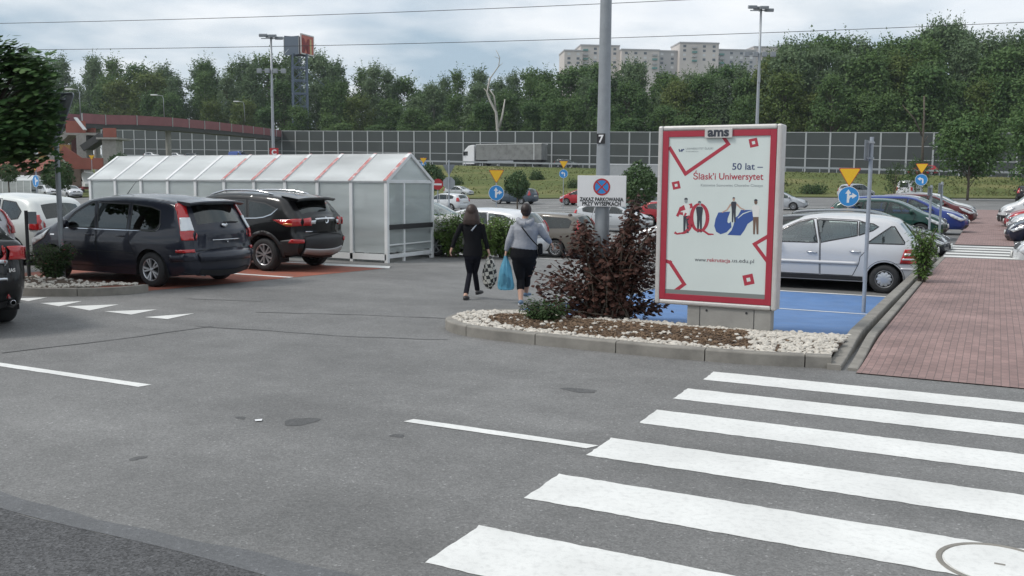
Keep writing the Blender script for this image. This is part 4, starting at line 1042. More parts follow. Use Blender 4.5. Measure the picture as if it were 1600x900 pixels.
def build_car(sp, name, label, cat, loc=(0, 0, 0), rz=0, color=(.5, .5, .5, 1), group=None):
    c = Car(sp); t = thing(name, label, cat, loc, rz, group)
    P = M[sp.get('paint', 'paint')]; wins = sp.get('windows', []); doors = sp.get('doors', [])
    body = MB(); dm = {}; wm_ = {}
    polys = [w[0] for w in wins]+[d for d in doors]
    P3, tris = c.cdt_side(polys, sp.get('grid', .11))
    def cls(q):
        for i, w in enumerate(wins):
            if inside(q, w[0]): return 'w', i
        for i, d in enumerate(doors):
            if inside(q, d): return 'd', i
        return 'b', 0
    lists = {}
    for f, q in tris: lists.setdefault(cls(q), []).append(f)
    doorobj = {}
    def emit(mb, fs, side):
        used = {}; vs = []; ff = []
        for f in fs:
            g = []
            for i in f:
                if i not in used: used[i] = len(vs); p = P3[i]; vs.append((p[0], side*p[1], p[2]))
                g.append(used[i])
            ff.append(tuple(g) if side < 0 else tuple(g[::-1]))
        mb.add(vs, ff)
    parts = []
    for side in (1, -1):
        emit(body, lists.get(('b', 0), []), side)
    rows, T = c.strip_rows(0)
    gi = {}       # glass row index
    nrow = len(rows)
    def idx(x, z): return min(range(nrow), key=lambda i: (c.out[i].x-x)**2+(c.out[i].y-z)**2)
    gl = []
    for nm_, (a, b, tm, dark) in sp.get('screens', {}).items():
        i0, i1 = sorted((idx(*a), idx(*b))); k0 = T.index(-tm); k1 = T.index(tm); gl.append((nm_, i0, i1, k0, k1, dark))
    n = len(T); vs = [p for r in rows for p in r]; fs = []; gf = {}
    for i in range(nrow-1):
        for k in range(n-1):
            f = (i*n+k, (i+1)*n+k, (i+1)*n+k+1, i*n+k+1)[::-1]; hit = None
            for q in gl:
                if q[1] <= i < q[2] and q[3] <= k < q[4]: hit = q[0]
            if hit: gf.setdefault(hit, []).append(f)
            else: fs.append(f)
    o = len(body.v); body.add(vs, fs)
    bo = body.build('body', P, t, smooth=True, weld=.0015)
    # outward normals
    bm = bmesh.new(); bm.from_mesh(bo.data)
    ctr = Vector((0, 0, .75))
    for f in bm.faces:
        cc = f.calc_center_median(); d = Vector((cc.x*.15, cc.y, (cc.z-.7)))
        if abs(f.normal.y) > .5: 
            if f.normal.y*cc.y < 0: f.normal_flip()
        elif f.normal.dot(Vector((cc.x-max(-1.2, min(1.0, cc.x)), 0, max(0, cc.z-.5)))) < -.02: f.normal_flip()
    bm.to_mesh(bo.data); bm.free(); bo.data.polygons.foreach_set('use_smooth', [True]*len(bo.data.polygons)); bo.data.set_sharp_from_angle(angle=R(48))
    bo.color = color
    for nm_, i0, i1, k0, k1, dark in gl:
        mb = MB(); used = {}; v2 = []; f2 = []
        for f in gf.get(nm_, []):
            g_ = []
            for i in f:
                if i not in used: used[i] = len(v2); v2.append(vs[i])
                g_.append(used[i])
            f2.append(tuple(g_))
        mb.add(v2, f2); ob = mb.build(nm_, M['glass_dark'] if dark else M[sp.get('glass', 'glass')], t, smooth=True)
        if sum(p.normal.z*p.area for p in ob.data.polygons) < 0: ob.data.flip_normals()
    for di, d in enumerate(doors):
        for side in (1, -1):
            mb = MB(); emit(mb, lists.get(('d', di), []), side); ob = mb.build('door', P, t, smooth=True); ob.color = color; doorobj[(di, side)] = ob
            if c.seam:
                pl = resample(list(d)+[d[0]], .08); sm_ = MB()
                L_, R_ = [], []
                for i, p in enumerate(pl):
                    a, b = pl[max(0, i-1)], pl[min(len(pl)-1, i+1)]; dd = (b-a).normalized(); nn = Vector((-dd.y, dd.x))*.0065
                    for lst, q in ((L_, p+nn), (R_, p-nn)): lst.append(Vector((q.x, side*(c.side(q.x, q.y)+.0015), q.y)))
                sm_.grid([[a, b] for a, b in zip(L_, R_)]); sm_.build('door_gap', M['seam'], ob)
    for wi, w in enumerate(wins):
        for side in (1, -1):
            mb = MB(); emit(mb, lists.get(('w', wi), []), side); par = t
            for di, d in enumerate(doors):
                cx_ = sum(p[0] for p in w[0])/len(w[0]); cz_ = sum(p[1] for p in w[0])/len(w[0])
                if inside((cx_, cz_), d): par = doorobj[(di, side)]
            ob = mb.build('side_window', M['glass_dark'] if w[1] else M[sp.get('glass', 'glass')], par, smooth=True)
            if sum(p.normal.y*p.area for p in ob.data.polygons)*side < 0: ob.data.flip_normals()
            if len(w) > 2:      # rubber or chrome surround
                pl = resample(list(w[0])+[w[0][0]], .06); L_, R_ = [], []; sm_ = MB()
                for i, p in enumerate(pl):
                    a, b = pl[max(0, i-1)], pl[min(len(pl)-1, i+1)]; dd = (b-a).normalized(); nn = Vector((-dd.y, dd.x))*.012
                    for lst, q in ((L_, p+nn), (R_, p-nn)): lst.append(Vector((q.x, side*(c.side(q.x, q.y)+.003), q.y)))
                sm_.grid([[a, b] for a, b in zip(L_, R_)]); sm_.build('window_seal', M[w[2]], par)
    # dark pillars, cladding, lamps and other surface patches
    for nm_, poly, m_, eps in sp.get('side_patches', []):
        for side in (1, -1):
            eps = eps+(.012 if 'lamp' in nm_ or nm_ == 'reflector' else .003); vs_, fs_ = c.patch_side(poly, eps, side); mb = MB(); mb.add(vs_, fs_); ob = mb.build(nm_, P if m_ == 'body' else M[m_], t, smooth=True, solid=.025 if eps > .012 else 0)
            if m_ == 'body': ob.color = color
    for nm_, poly, m_, eps, end, mir in sp.get('end_patches', []):
        eps = eps+(.010 if 'lamp' in nm_ or nm_ == 'reflector' else .003)
        for pl in ([poly, mirror_poly(poly)] if mir else [poly]):
            vs_, fs_ = c.patch_end(pl, eps, end); mb = MB(); mb.add(vs_, fs_); ob = mb.build(nm_, P if m_ == 'body' else M[m_], t, smooth=True, solid=.025 if eps > .012 else 0)
            if m_ == 'body': ob.color = color
    # underbody, liners
    mb = MB(); x0, x1 = c.xr+.14, c.xf-.18
    ub = [(c.xr+.10, .34), (c.xra-c.arch, .30), (c.xra-c.arch*.97, c.wr+c.arch*.95), (c.xra+c.arch*.97, c.wr+c.arch*.95), (c.xra+c.arch, .2), (c.xfa-c.arch, .2), (c.xfa-c.arch*.97, c.wr+c.arch*.9), (c.xfa+c.arch*.97, c.wr+c.arch*.9), (c.xfa+c.arch, .28), (c.xf-.14, .30)]
    wi_ = c.W-.13; rws = [[Vector((x, -wi_, z)), Vector((x, wi_, z))] for x, z in ub]; mb.grid(rws)
    for xa in (c.xra, c.xfa):
        A = [(xa+(c.arch+.0)*math.cos(PI*k/14), c.wr+(c.arch+.0)*math.sin(PI*k/14)) for k in range(15)]; A = [(A[0][0], .2)]+A+[(A[-1][0], .2)]
        for sg in (1, -1): mb.grid([[Vector((x, sg*(c.W-.045), z)), Vector((x, sg*(c.W-.34), z))] for x, z in A])
        for sg in (1, -1):
            q = [(x, sg*(c.W-.34), z) for x, z in A]; mb.add(q, [tuple(range(len(q)))])
    mb.build('underbody', M['liner'], t)
    # cabin: deck, dashboard, seats
    cb_ = sp.get('cabin')
    if cb_:
        xa, xb, zd = cb_; mb = MB(); wi_ = c.W-.12
        mb.bx(xa, xb, -wi_, wi_, zd-.30, zd-.28); mb.box((xb-.28, 0, zd-.08), (.5, 2*wi_, .18))
        mb.build('cabin_trim', M['dark_in'], t)
        for x in [xb-1.0-.0, xb-1.9][:2 if xb-xa > 2 else 1]:
            for y in (-.36, .36):
                sb = MB(); sb.box((x, y, zd-.05), (.16, .46, .62), M=Matrix.Rotation(-.2, 3, 'Y')); sb.box((x-.09, y, zd+.36), (.09, .24, .20), M=Matrix.Rotation(-.15, 3, 'Y')); sb.tube([(x-.06, y, zd+.22), (x-.08, y, zd+.32)], .03, 6); sb.build('seat', M['dark_in'], t, bevel=.03)
        mb = MB(); Rm = Matrix.Rotation(R(65), 3, 'Y')
        ringv = [Vector((0,0,0))+Rm @ Vector((.18*math.cos(a), .18*math.sin(a), 0)) for a in [2*PI*k/16 for k in range(17)]]
        mb.tube([p+Vector((xb-.62, .36, zd+.06)) for p in ringv], .014, 6, cap=False); mb.build('steering_wheel', M['dark_in'], t, smooth=True)
    for xa in (c.xra, c.xfa):
        for sg in (1, -1): wheel(t, xa, sg*(c.W-.025-c.tw/2), c.wr, c.tw, sp.get('rim', 'five'))
    # door handles, mirrors
    for hx, hz in sp.get('handles', []):
        for sg in (1, -1):
            par = t
            for di, d in enumerate(doors):
                if inside((hx, hz), d): par = doorobj[(di, sg)]
            mb = MB(); y = sg*(c.side(hx, hz)+.022); mb.tube([(hx-.10, y-sg*.03, hz-.004), (hx-.085, y, hz), (hx+.085, y, hz+.004), (hx+.10, y-sg*.03, hz+.004)], .014, 8)
            ob = mb.build('door_handle', M[sp['handle_mat']] if 'handle_mat' in sp else P, par, smooth=True); ob.color = color
    if 'mirror' in sp:
        x, z = sp['mirror']
        for sg in (1, -1):
            y = sg*(c.side(x, z)+.10); mb = MB(); pr = [(.01, -.07), (.06, -.055), (.085, -.01), (.08, .04), (.05, .075), (.01, .085)]
            Mx = Matrix(((0, 0, 1), (1, 0, 0), (0, 1, 0)))
            mb.lathe(pr, 12, c=(x, y, z+.06), M=Matrix.Diagonal((1.0, 1.25, 1.0)) @ Matrix.Rotation(PI/2, 3, 'Y')); mb.beam((x, y-sg*.12, z+.01), (x+.02, y, z+.05), .05, .035)
            ob = mb.build('wing_mirror', P, t, smooth=True); ob.color = color
    for rx0, rx1, mt in sp.get('rails', []):
        for sg in (1, -1):
            pts = []
            for k in range(13):
                x = rx0+(rx1-rx0)*k/12; i = min((i for i in range(nrow) if c.nrm[i].y > .5), key=lambda i: abs(c.out[i].x-x)); zt = c.out[i].y; yy = c.Y[i]-.05
                pts.append((x, sg*yy, zt+.015+.05*min(1, 4*min(k, 12-k)/12)))
            mb = MB(); mb.tube(pts, .022, 8); mb.build('roof_rail', M[mt], t, smooth=True)
    if 'antenna' in sp:
        x, z, dx_, h_ = sp['antenna']; mb = MB(); mb.tube([(x, 0, z), (x+dx_*.5, 0, z+h_*.5), (x+dx_, 0, z+h_)], [.008, .005, .003], 6); mb.build('antenna', M['trim'], t)
    if 'spoiler' in sp:
        x0, z0, x1, z1, wy = sp['spoiler']; mb = MB(); rws = []
        for k in range(13):
            u = -1+k/6; y = u*wy; b_ = -.05*(1-u*u); e = .03*(1-abs(u)**3)
            rws.append([Vector((x0+b_*0, y*1.02, z0+e)), Vector((x1+b_, y, z1+e+.012)), Vector((x1+b_-.01, y, z1+e-.012)), Vector((x1+b_+.05, y*.98, z1+e-.05)), Vector((x0+.0, y*.98, z0+e-.06))])
        mb.grid(rws); mb.f += [tuple(len(mb.v)-5+k for k in range(5)), tuple(range(4, -1, -1))]; mb.mi += [0, 0]
        ob = mb.build('rear_spoiler', P if sp.get('spoiler_mat') is None else M[sp['spoiler_mat']], t, smooth=True, auto=40); ob.color = color; fixn(ob)
    if 'wiper' in sp:
        y0, z0, y1, z1 = sp['wiper']; a, na = c.rearfront(z0, y0, -1); b, nb = c.rearfront(z1, y1, -1); mb = MB(); mb.tube([a+Vector((-.025, 0, 0)), (a+b)/2+Vector((-.035, 0, .01)), b+Vector((-.02, 0, .005))], .011, 6); mb.build('rear_wiper', M['trim'], t)
    for y, z, x in sp.get('exhausts', []):
        mb = MB(); mb.lathe([(.028, 0), (.034, .004), (.034, .2), (.028, .2), (.028, 0)], 14, c=(x, y, z), M=Matrix.Rotation(PI/2, 3, 'Y')); mb.build('exhaust_pipe', M['chrome'], t, smooth=True)
    t['_len'] = c.L
    del t['_len']
    return t, c
def mound(z, hx): return z
# ------------------------------------------------------------ body types (x forward, rear at -L/2)
def spec_mpv():     # dark minivan, 4.33 m
    sp = dict(W=.915, tumble=.24, shoulder=.80, belt=lambda x: .985-.02*x, sill=.20, wr=.315, tw=.21, arch=.375, xra=-1.24, xfa=1.35, r_top=.09, r_end=.17, rim='ten', crown_end=.11, crown_roof=.05, cabin=(-1.7, 1.25, 1.02), paint='paint', tuck=.11)
    sp['outline'] = [(-2.10,.24),(-2.16,.34),(-2.17,.52),(-2.17,.60),(-2.12,.64),(-2.10,.80),(-2.10,1.0),(-2.07,1.05),(-1.87,1.40),(-1.80,1.50),(-1.55,1.545),(-.9,1.60),(-.1,1.615),(.45,1.57),(.75,1.48),(1.35,1.12),(1.50,1.035),(1.85,.95),(2.08,.80),(2.15,.66),(2.17,.5),(2.17,.34),(2.05,.22)]
    sp['windows'] = [([(1.10,1.02),(.80,1.28),(.42,1.475),(.30,1.49),(.18,1.02)], False, 'trim'), ([(.10,1.02),(.22,1.49),(-.62,1.475),(-.66,1.02)], True, 'trim'), ([(-.74,1.02),(-.70,1.475),(-1.20,1.43),(-1.42,1.37),(-1.46,1.14),(-1.40,1.05),(-1.30,1.02)], True, 'trim')]
    sp['doors'] = [[(1.12,.98),(.82,1.30),(.42,1.50),(.26,1.515),(.14,1.0),(.12,.32),(1.02,.32),(1.06,.6)], [(.115,1.0),(.24,1.52),(-.66,1.505),(-.72,1.0),(-.74,.80),(-.86,.62),(-.88,.5),(-.84,.32),(.10,.32)]]
    sp['screens'] = {'windscreen': ((.62,1.50),(1.36,1.10),.92,False), 'rear_window': ((-2.05,1.09),(-1.86,1.42),.86,True)}
    sp['side_patches'] = [('tail_lamp', [(-1.98,.86),(-2.09,.86),(-2.085,1.02),(-1.86,1.44),(-1.74,1.50),(-1.70,1.485),(-1.80,1.32),(-1.93,1.05)], 'lamp_red', .008), ('tail_lamp_lens', [(-1.95,1.02),(-2.03,1.02),(-1.92,1.25),(-1.86,1.25)], 'lamp_clear', .013),
        ('headlamp', [(2.05,.72),(1.65,.88),(1.45,.98),(1.60,.80),(2.0,.64)], 'lamp_clear', .006), ('side_moulding', [(.98,.60),(-.84,.60),(-.84,.612),(.98,.612)], 'trim', .003), ('belt_trim', [(1.08,1.0),(-1.36,1.0),(-1.36,1.012),(1.08,1.012)], 'chrome', .004), ('belt_trim', [(-1.36,1.0),(-1.36,1.012),(-1.44,1.05),(-1.475,1.14),(-1.49,1.14),(-1.455,1.045)], 'chrome', .004), ('bumper_step', [(-1.72,.60),(-2.1,.62),(-2.1,.50),(-1.70,.47)], 'body', .014), ('reflector', [(-1.86,.64),(-2.06,.64),(-2.06,.70),(-1.86,.69)], 'lamp_red', .006), ('badge', [(1.28,.86),(1.40,.86),(1.40,.885),(1.28,.885)], 'chrome', .004)]
    sp['end_patches'] = [('bumper_step', [(-.9,.48),(.9,.48),(.9,.615),(-.9,.615)], 'body', .02, -1, False), ('lower_skirt', [(-.80,.26),(.80,.26),(.86,.34),(-.86,.34)], 'trim', .008, -1, False), ('tailgate_gap', [(-.80,.66),(.80,.66),(.80,.672),(-.80,.672)], 'seam', .003, -1, False),
        ('plate_recess', [(-.33,.84),(.33,.84),(.33,.855),(-.33,.855)], 'chrome', .010, -1, False), ('emblem', [(.07*math.cos(2*PI*k/14), 1.055+.032*math.sin(2*PI*k/14)) for k in range(14)], 'chrome', .010, -1, False), ('tail_lamp', [(.76,.86),(.86,.86),(.86,1.02),(.80,1.02)], 'lamp_red', .008, -1, True), ('grille', [(-.45,.62),(.45,.62),(.42,.74),(-.42,.74)], 'trim', .006, 1, False), ('number_plate', [(-.26,.44),(.26,.44),(.26,.55),(-.26,.55)], 'plate', .012, 1, False), ('tow_button', [(.012*math.cos(2*PI*k/8), .80+.016*math.sin(2*PI*k/8)) for k in range(8)], 'chrome', .01, -1, False)]
    sp['handles'] = [(.30,.90),(-.52,.90)]; sp['mirror'] = (.92, 1.03); sp['antenna'] = (.35, 1.60, -.30, .28); sp['spoiler'] = (-1.72,1.545,-2.02,1.50,.66); sp['wiper'] = (-.02,1.115,-.42,1.125); sp['exhausts'] = [(.45,.24,-2.12)]
    return sp
def spec_suv():     # black crossover, 4.57 m
    sp = dict(W=.92, tumble=.27, shoulder=.86, belt=lambda x: 1.06-.04*x, sill=.27, wr=.355, tw=.23, arch=.425, xra=-1.33, xfa=1.33, r_top=.08, r_end=.19, rim='turbine', crown_end=.13, crown_roof=.05, cabin=(-1.8, 1.1, 1.08), tuck=.10)
    sp['outline'] = [(-2.08,.34),(-2.18,.46),(-2.22,.60),(-2.22,.72),(-2.14,.80),(-2.17,.98),(-2.19,1.10),(-2.12,1.16),(-1.86,1.46),(-1.74,1.56),(-1.2,1.625),(-.4,1.65),(.2,1.63),(.62,1.54),(1.28,1.18),(1.42,1.10),(1.85,1.03),(2.12,.90),(2.22,.76),(2.26,.6),(2.26,.42),(2.12,.28)]
    sp['windows'] = [([(1.0,1.06),(.70,1.29),(.36,1.47),(.16,1.505),(.06,1.09)], False, 'trim'), ([(-.02,1.09),(.08,1.51),(-.74,1.50),(-.80,1.30),(-.86,1.12)], True, 'trim'), ([(-.92,1.125),(-.82,1.49),(-1.30,1.44),(-1.62,1.33),(-1.50,1.22),(-1.32,1.16),(-1.16,1.135)], True, 'trim')]
    sp['doors'] = [[(1.02,1.02),(.72,1.31),(.36,1.50),(.12,1.535),(.0,1.07),(-.02,.36),(.92,.36),(.98,.6)], [(-.03,1.07),(.10,1.54),(-.78,1.53),(-.90,1.1),(-.94,.92),(-.98,.78),(-.92,.6),(-.80,.36),(-.04,.36)]]
    sp['screens'] = {'windscreen': ((.58,1.56),(1.30,1.16),.92,False), 'rear_window': ((-2.08,1.21),(-1.86,1.46),.86,True)}
    sp['side_patches'] = [('wheel_arch_trim', arch_band(-1.33, .355, .425, .085), 'trim', .012), ('wheel_arch_trim', arch_band(1.33, .355, .425, .085), 'trim', .012), ('sill_trim', [(.92,.29),(-.86,.29),(-.80,.40),(.86,.40)], 'trim', .010), ('tail_lamp', [(-1.60,1.10),(-2.16,1.12),(-2.15,.98),(-1.95,.96),(-1.78,1.02)], 'lamp_red', .010), ('tail_lamp_indicator', [(-1.86,1.0),(-2.06,.99),(-2.06,1.03),(-1.88,1.04)], 'lamp_amber', .014), ('headlamp', [(2.1,.82),(1.7,.95),(1.45,1.02),(1.62,.90),(2.05,.76)], 'lamp_clear', .008), ('belt_trim', [(1.0,1.055),(-1.14,1.115),(-1.34,1.14),(-1.53,1.20),(-1.67,1.33),(-1.655,1.335),(-1.51,1.218),(-1.33,1.158),(-1.14,1.133),(1.0,1.072)], 'chrome', .006), ('bumper_cladding', [(-1.78,.66),(-2.2,.72),(-2.2,.36),(-1.74,.36)], 'trim', .010), ('reflector', [(-1.98,.62),(-2.17,.62),(-2.17,.69),(-2.05,.70)], 'lamp_red', .018)]
    sp['end_patches'] = [('bumper_cladding', [(-.9,.36),(.9,.36),(.9,.72),(-.9,.72)], 'trim', .010, -1, False), ('skid_plate', [(-.62,.42),(.62,.42),(.70,.52),(-.70,.52)], 'grey_trim', .030, -1, False), ('tail_lamp', [(.44,.99),(.9,.98),(.9,1.12),(.44,1.11)], 'lamp_red', .010, -1, True), ('reversing_lamp', [(.36,1.03),(.46,1.025),(.45,1.075),(.34,1.08)], 'lamp_clear', .014, -1, True), ('chrome_bar', [(-.32,1.085),(.32,1.085),(.32,1.098),(-.32,1.098)], 'chrome', .004, -1, False), ('emblem', [(.06*math.cos(2*PI*k/14), 1.07+.036*math.sin(2*PI*k/14)) for k in range(14)], 'chrome', .005, -1, False), ('badge', [(.40,.84),(.56,.84),(.56,.865),(.40,.865)], 'chrome', .010, -1, False), ('tailgate_gap', [(-.84,.735),(.84,.735),(.84,.748),(-.84,.748)], 'seam', .003, -1, False), ('grille', [(-.62,.50),(.62,.50),(.66,.72),(-.66,.72)], 'trim', .006, 1, False), ('number_plate', [(-.26,.52),(.26,.52),(.26,.63),(-.26,.63)], 'plate', .014, 1, False)]
    sp['handles'] = [(.14,.97),(-.70,.99)]; sp['mirror'] = (.84, 1.08); sp['rails'] = [(.45,-1.35,'chrome')]; sp['antenna'] = (-1.42, 1.61, -.12, .16); sp['spoiler'] = (-1.62,1.60,-2.06,1.525,.62); sp['wiper'] = (.06,1.23,-.24,1.25); sp['exhausts'] = [(-.5,.36,-2.16)]
    return sp
def arch_band(xc, zc, r, w):
    a = [R(-8+196*k/20) for k in range(21)]
    return [(xc+(r+.004)*math.cos(t), zc+(r+.004)*math.sin(t)) for t in a]+[(xc+(r+w)*math.cos(t), max(.3, zc+(r+w)*math.sin(t))) for t in a[::-1]]
def spec_aclass():     # silver compact van, 3.7 m, rear at left
    sp = dict(W=.86, tumble=.24, shoulder=.86, belt=lambda x: 1.02, sill=.22, wr=.295, tw=.195, arch=.355, xra=-1.22, xfa=1.27, r_top=.085, r_end=.15, rim='cap', glass='glass_clear', crown_end=.05, paint='paint_metal', cabin=(-1.5, 1.25, 1.06), tuck=.07)
    sp['outline'] = [(-1.76,.24),(-1.82,.34),(-1.84,.50),(-1.83,.60),(-1.78,.66),(-1.77,.85),(-1.75,1.0),(-1.66,1.14),(-1.44,1.42),(-1.34,1.49),(-1.05,1.545),(-.45,1.58),(.2,1.565),(.62,1.48),(1.22,1.14),(1.36,1.05),(1.62,.95),(1.80,.78),(1.86,.60),(1.86,.36),(1.74,.22)]
    sp['windows'] = [([(1.12,1.00),(1.05,1.12),(.80,1.28),(.52,1.42),(.28,1.475),(.24,1.475),(.12,1.005)], False, 'trim'), ([(.05,1.01),(.17,1.48),(-.64,1.455),(-.66,1.17)], False, 'trim'), ([(-.69,1.175),(-.68,1.45),(-.95,1.415),(-1.06,1.36),(-.95,1.28)], False, 'trim'), ([(-.86,1.02),(-.98,1.12),(-1.30,1.37),(-1.36,1.37),(-1.57,1.06),(-1.57,1.02)], False, 'trim')]
    sp['doors'] = [[(1.16,.96),(1.08,1.13),(.80,1.31),(.50,1.455),(.24,1.505),(.18,1.50),(.075,1.0),(.06,.34),(1.02,.34),(1.1,.6)], [(.055,1.0),(.165,1.51),(-.66,1.485),(-.80,1.44),(-.84,1.2),(-.86,1.05),(-.84,.86),(-.74,.74),(-.72,.60),(-.64,.42),(-.60,.34),(.04,.34)]]
    sp['screens'] = {'windscreen': ((.50,1.51),(1.24,1.12),.92,False), 'rear_window': ((-1.70,1.08),(-1.46,1.40),.86,False)}
    sp['side_patches'] = [('tail_lamp', [(-1.50,.63),(-1.735,.63),(-1.74,.92),(-1.58,.92),(-1.555,.82)], 'lamp_red', .008), ('tail_lamp_lens', [(-1.575,.79),(-1.72,.79),(-1.72,.84),(-1.575,.84)], 'lamp_clear', .013), ('tail_lamp_lens', [(-1.54,.70),(-1.70,.70),(-1.70,.735),(-1.54,.735)], 'lamp_clear', .013), ('side_moulding', [(1.05,.56),(-.70,.56),(-.69,.63),(1.05,.63)], 'body', .013), ('sill_trim', [(.9,.235),(-.80,.235),(-.80,.33),(.9,.33)], 'trim', .006), ('bumper_gap', [(-1.30,.615),(-1.75,.62),(-1.75,.628),(-1.30,.623)], 'seam', .003), ('bumper_strip', [(-1.52,.50),(-1.80,.50),(-1.80,.535),(-1.52,.535)], 'body', .014), ('fuel_gap', arch_band(-1.22, .295, .375, .012), 'seam', .002), ('headlamp', [(1.75,.66),(1.45,.90),(1.34,.88),(1.55,.68)], 'lamp_clear', .006)]
    sp['end_patches'] = [('tail_lamp', [(.66,.63),(.8,.63),(.8,.92),(.70,.92)], 'lamp_red', .008, -1, True), ('number_plate', [(-.26,.70),(.26,.70),(.26,.81),(-.26,.81)], 'plate', .012, -1, False), ('bumper_gap', [(-.8,.615),(.8,.615),(.8,.625),(-.8,.625)], 'seam', .003, -1, False), ('grille', [(-.35,.62),(.35,.62),(.32,.74),(-.32,.74)], 'trim', .006, 1, False)]
    sp['handles'] = [(.22,.80),(-.64,.84)]; sp['handle_mat'] = 'chrome'; sp['mirror'] = (1.0, 1.02)
    return sp
def spec_sedan():     # black saloon, 4.6 m
    sp = dict(W=.9, tumble=.36, shoulder=.70, belt=lambda x: .95-.03*x, sill=.20, wr=.325, tw=.235, arch=.385, xra=-1.32, xfa=1.41, r_top=.09, r_end=.24, rim='five', crown_end=.16, cabin=(-1.6, 1.1, .98), tuck=.10)
    sp['outline'] = [(-2.12,.30),(-2.24,.42),(-2.29,.56),(-2.27,.66),(-2.24,.80),(-2.25,.95),(-2.20,1.02),(-2.0,1.04),(-1.72,1.07),(-1.2,1.28),(-.8,1.39),(-.3,1.43),(.2,1.41),(.55,1.33),(1.12,1.02),(1.28,.96),(1.9,.84),(2.18,.70),(2.28,.55),(2.28,.34),(2.1,.22)]
    sp['windows'] = [([(1.0,.96),(.72,1.13),(.40,1.29),(.14,1.34),(.04,.98)], False, 'trim'), ([(-.04,.98),(.06,1.35),(-.60,1.33),(-.95,1.22),(-1.18,1.09),(-1.12,1.02)], False, 'trim')]
    sp['doors'] = [[(1.04,.92),(.72,1.16),(.40,1.32),(.10,1.37),(-.01,.96),(-.03,.32),(.94,.32),(1.0,.6)], [(-.025,.96),(.08,1.375),(-.62,1.36),(-1.0,1.24),(-1.22,1.08),(-1.14,.98),(-1.02,.76),(-.96,.56),(-.88,.32),(-.04,.32)]]
    sp['screens'] = {'windscreen': ((.50,1.35),(1.14,1.01),.92,False), 'rear_window': ((-1.66,1.09),(-1.05,1.33),.86,False)}
    sp['side_patches'] = [('tail_lamp', [(-1.86,.93),(-2.2,.96),(-2.23,.82),(-2.05,.80)], 'lamp_red', .012), ('headlamp', [(2.14,.62),(1.75,.78),(1.55,.82),(1.78,.70),(2.1,.56)], 'lamp_clear', .008)]
    sp['end_patches'] = [('tail_lamp', [(.42,.80),(.9,.76),(.9,.97),(.76,.97),(.60,.90)], 'lamp_red', .012, -1, True), ('lamp_lower_lens', [(.44,.785),(.9,.745),(.9,.79),(.46,.825)], 'lamp_clear', .017, -1, True), ('chrome_bar', [(-.66,.60),(.66,.60),(.66,.625),(-.66,.625)], 'chrome', .014, -1, False), ('number_plate', [(-.26,.70),(.26,.70),(.26,.81),(-.26,.81)], 'plate', .014, -1, False), ('reflector', [(.62,.42),(.82,.42),(.82,.48),(.64,.48)], 'lamp_red', .010, -1, True), ('lower_skirt', [(-.75,.28),(.75,.28),(.80,.38),(-.80,.38)], 'trim', .008, -1, False), ('boot_gap', [(-.7,.66),(.7,.66),(.7,.672),(-.7,.672)], 'seam', .003, -1, False), ('grille', [(-.40,.46),(.40,.46),(.46,.66),(-.46,.66)], 'trim', .006, 1, False)]
    sp['handles'] = [(.10,.84),(-.82,.86)]; sp['mirror'] = (.86, .97); sp['exhausts'] = [(.62,.33,-2.26), (-.62,.33,-2.26)]
    return sp
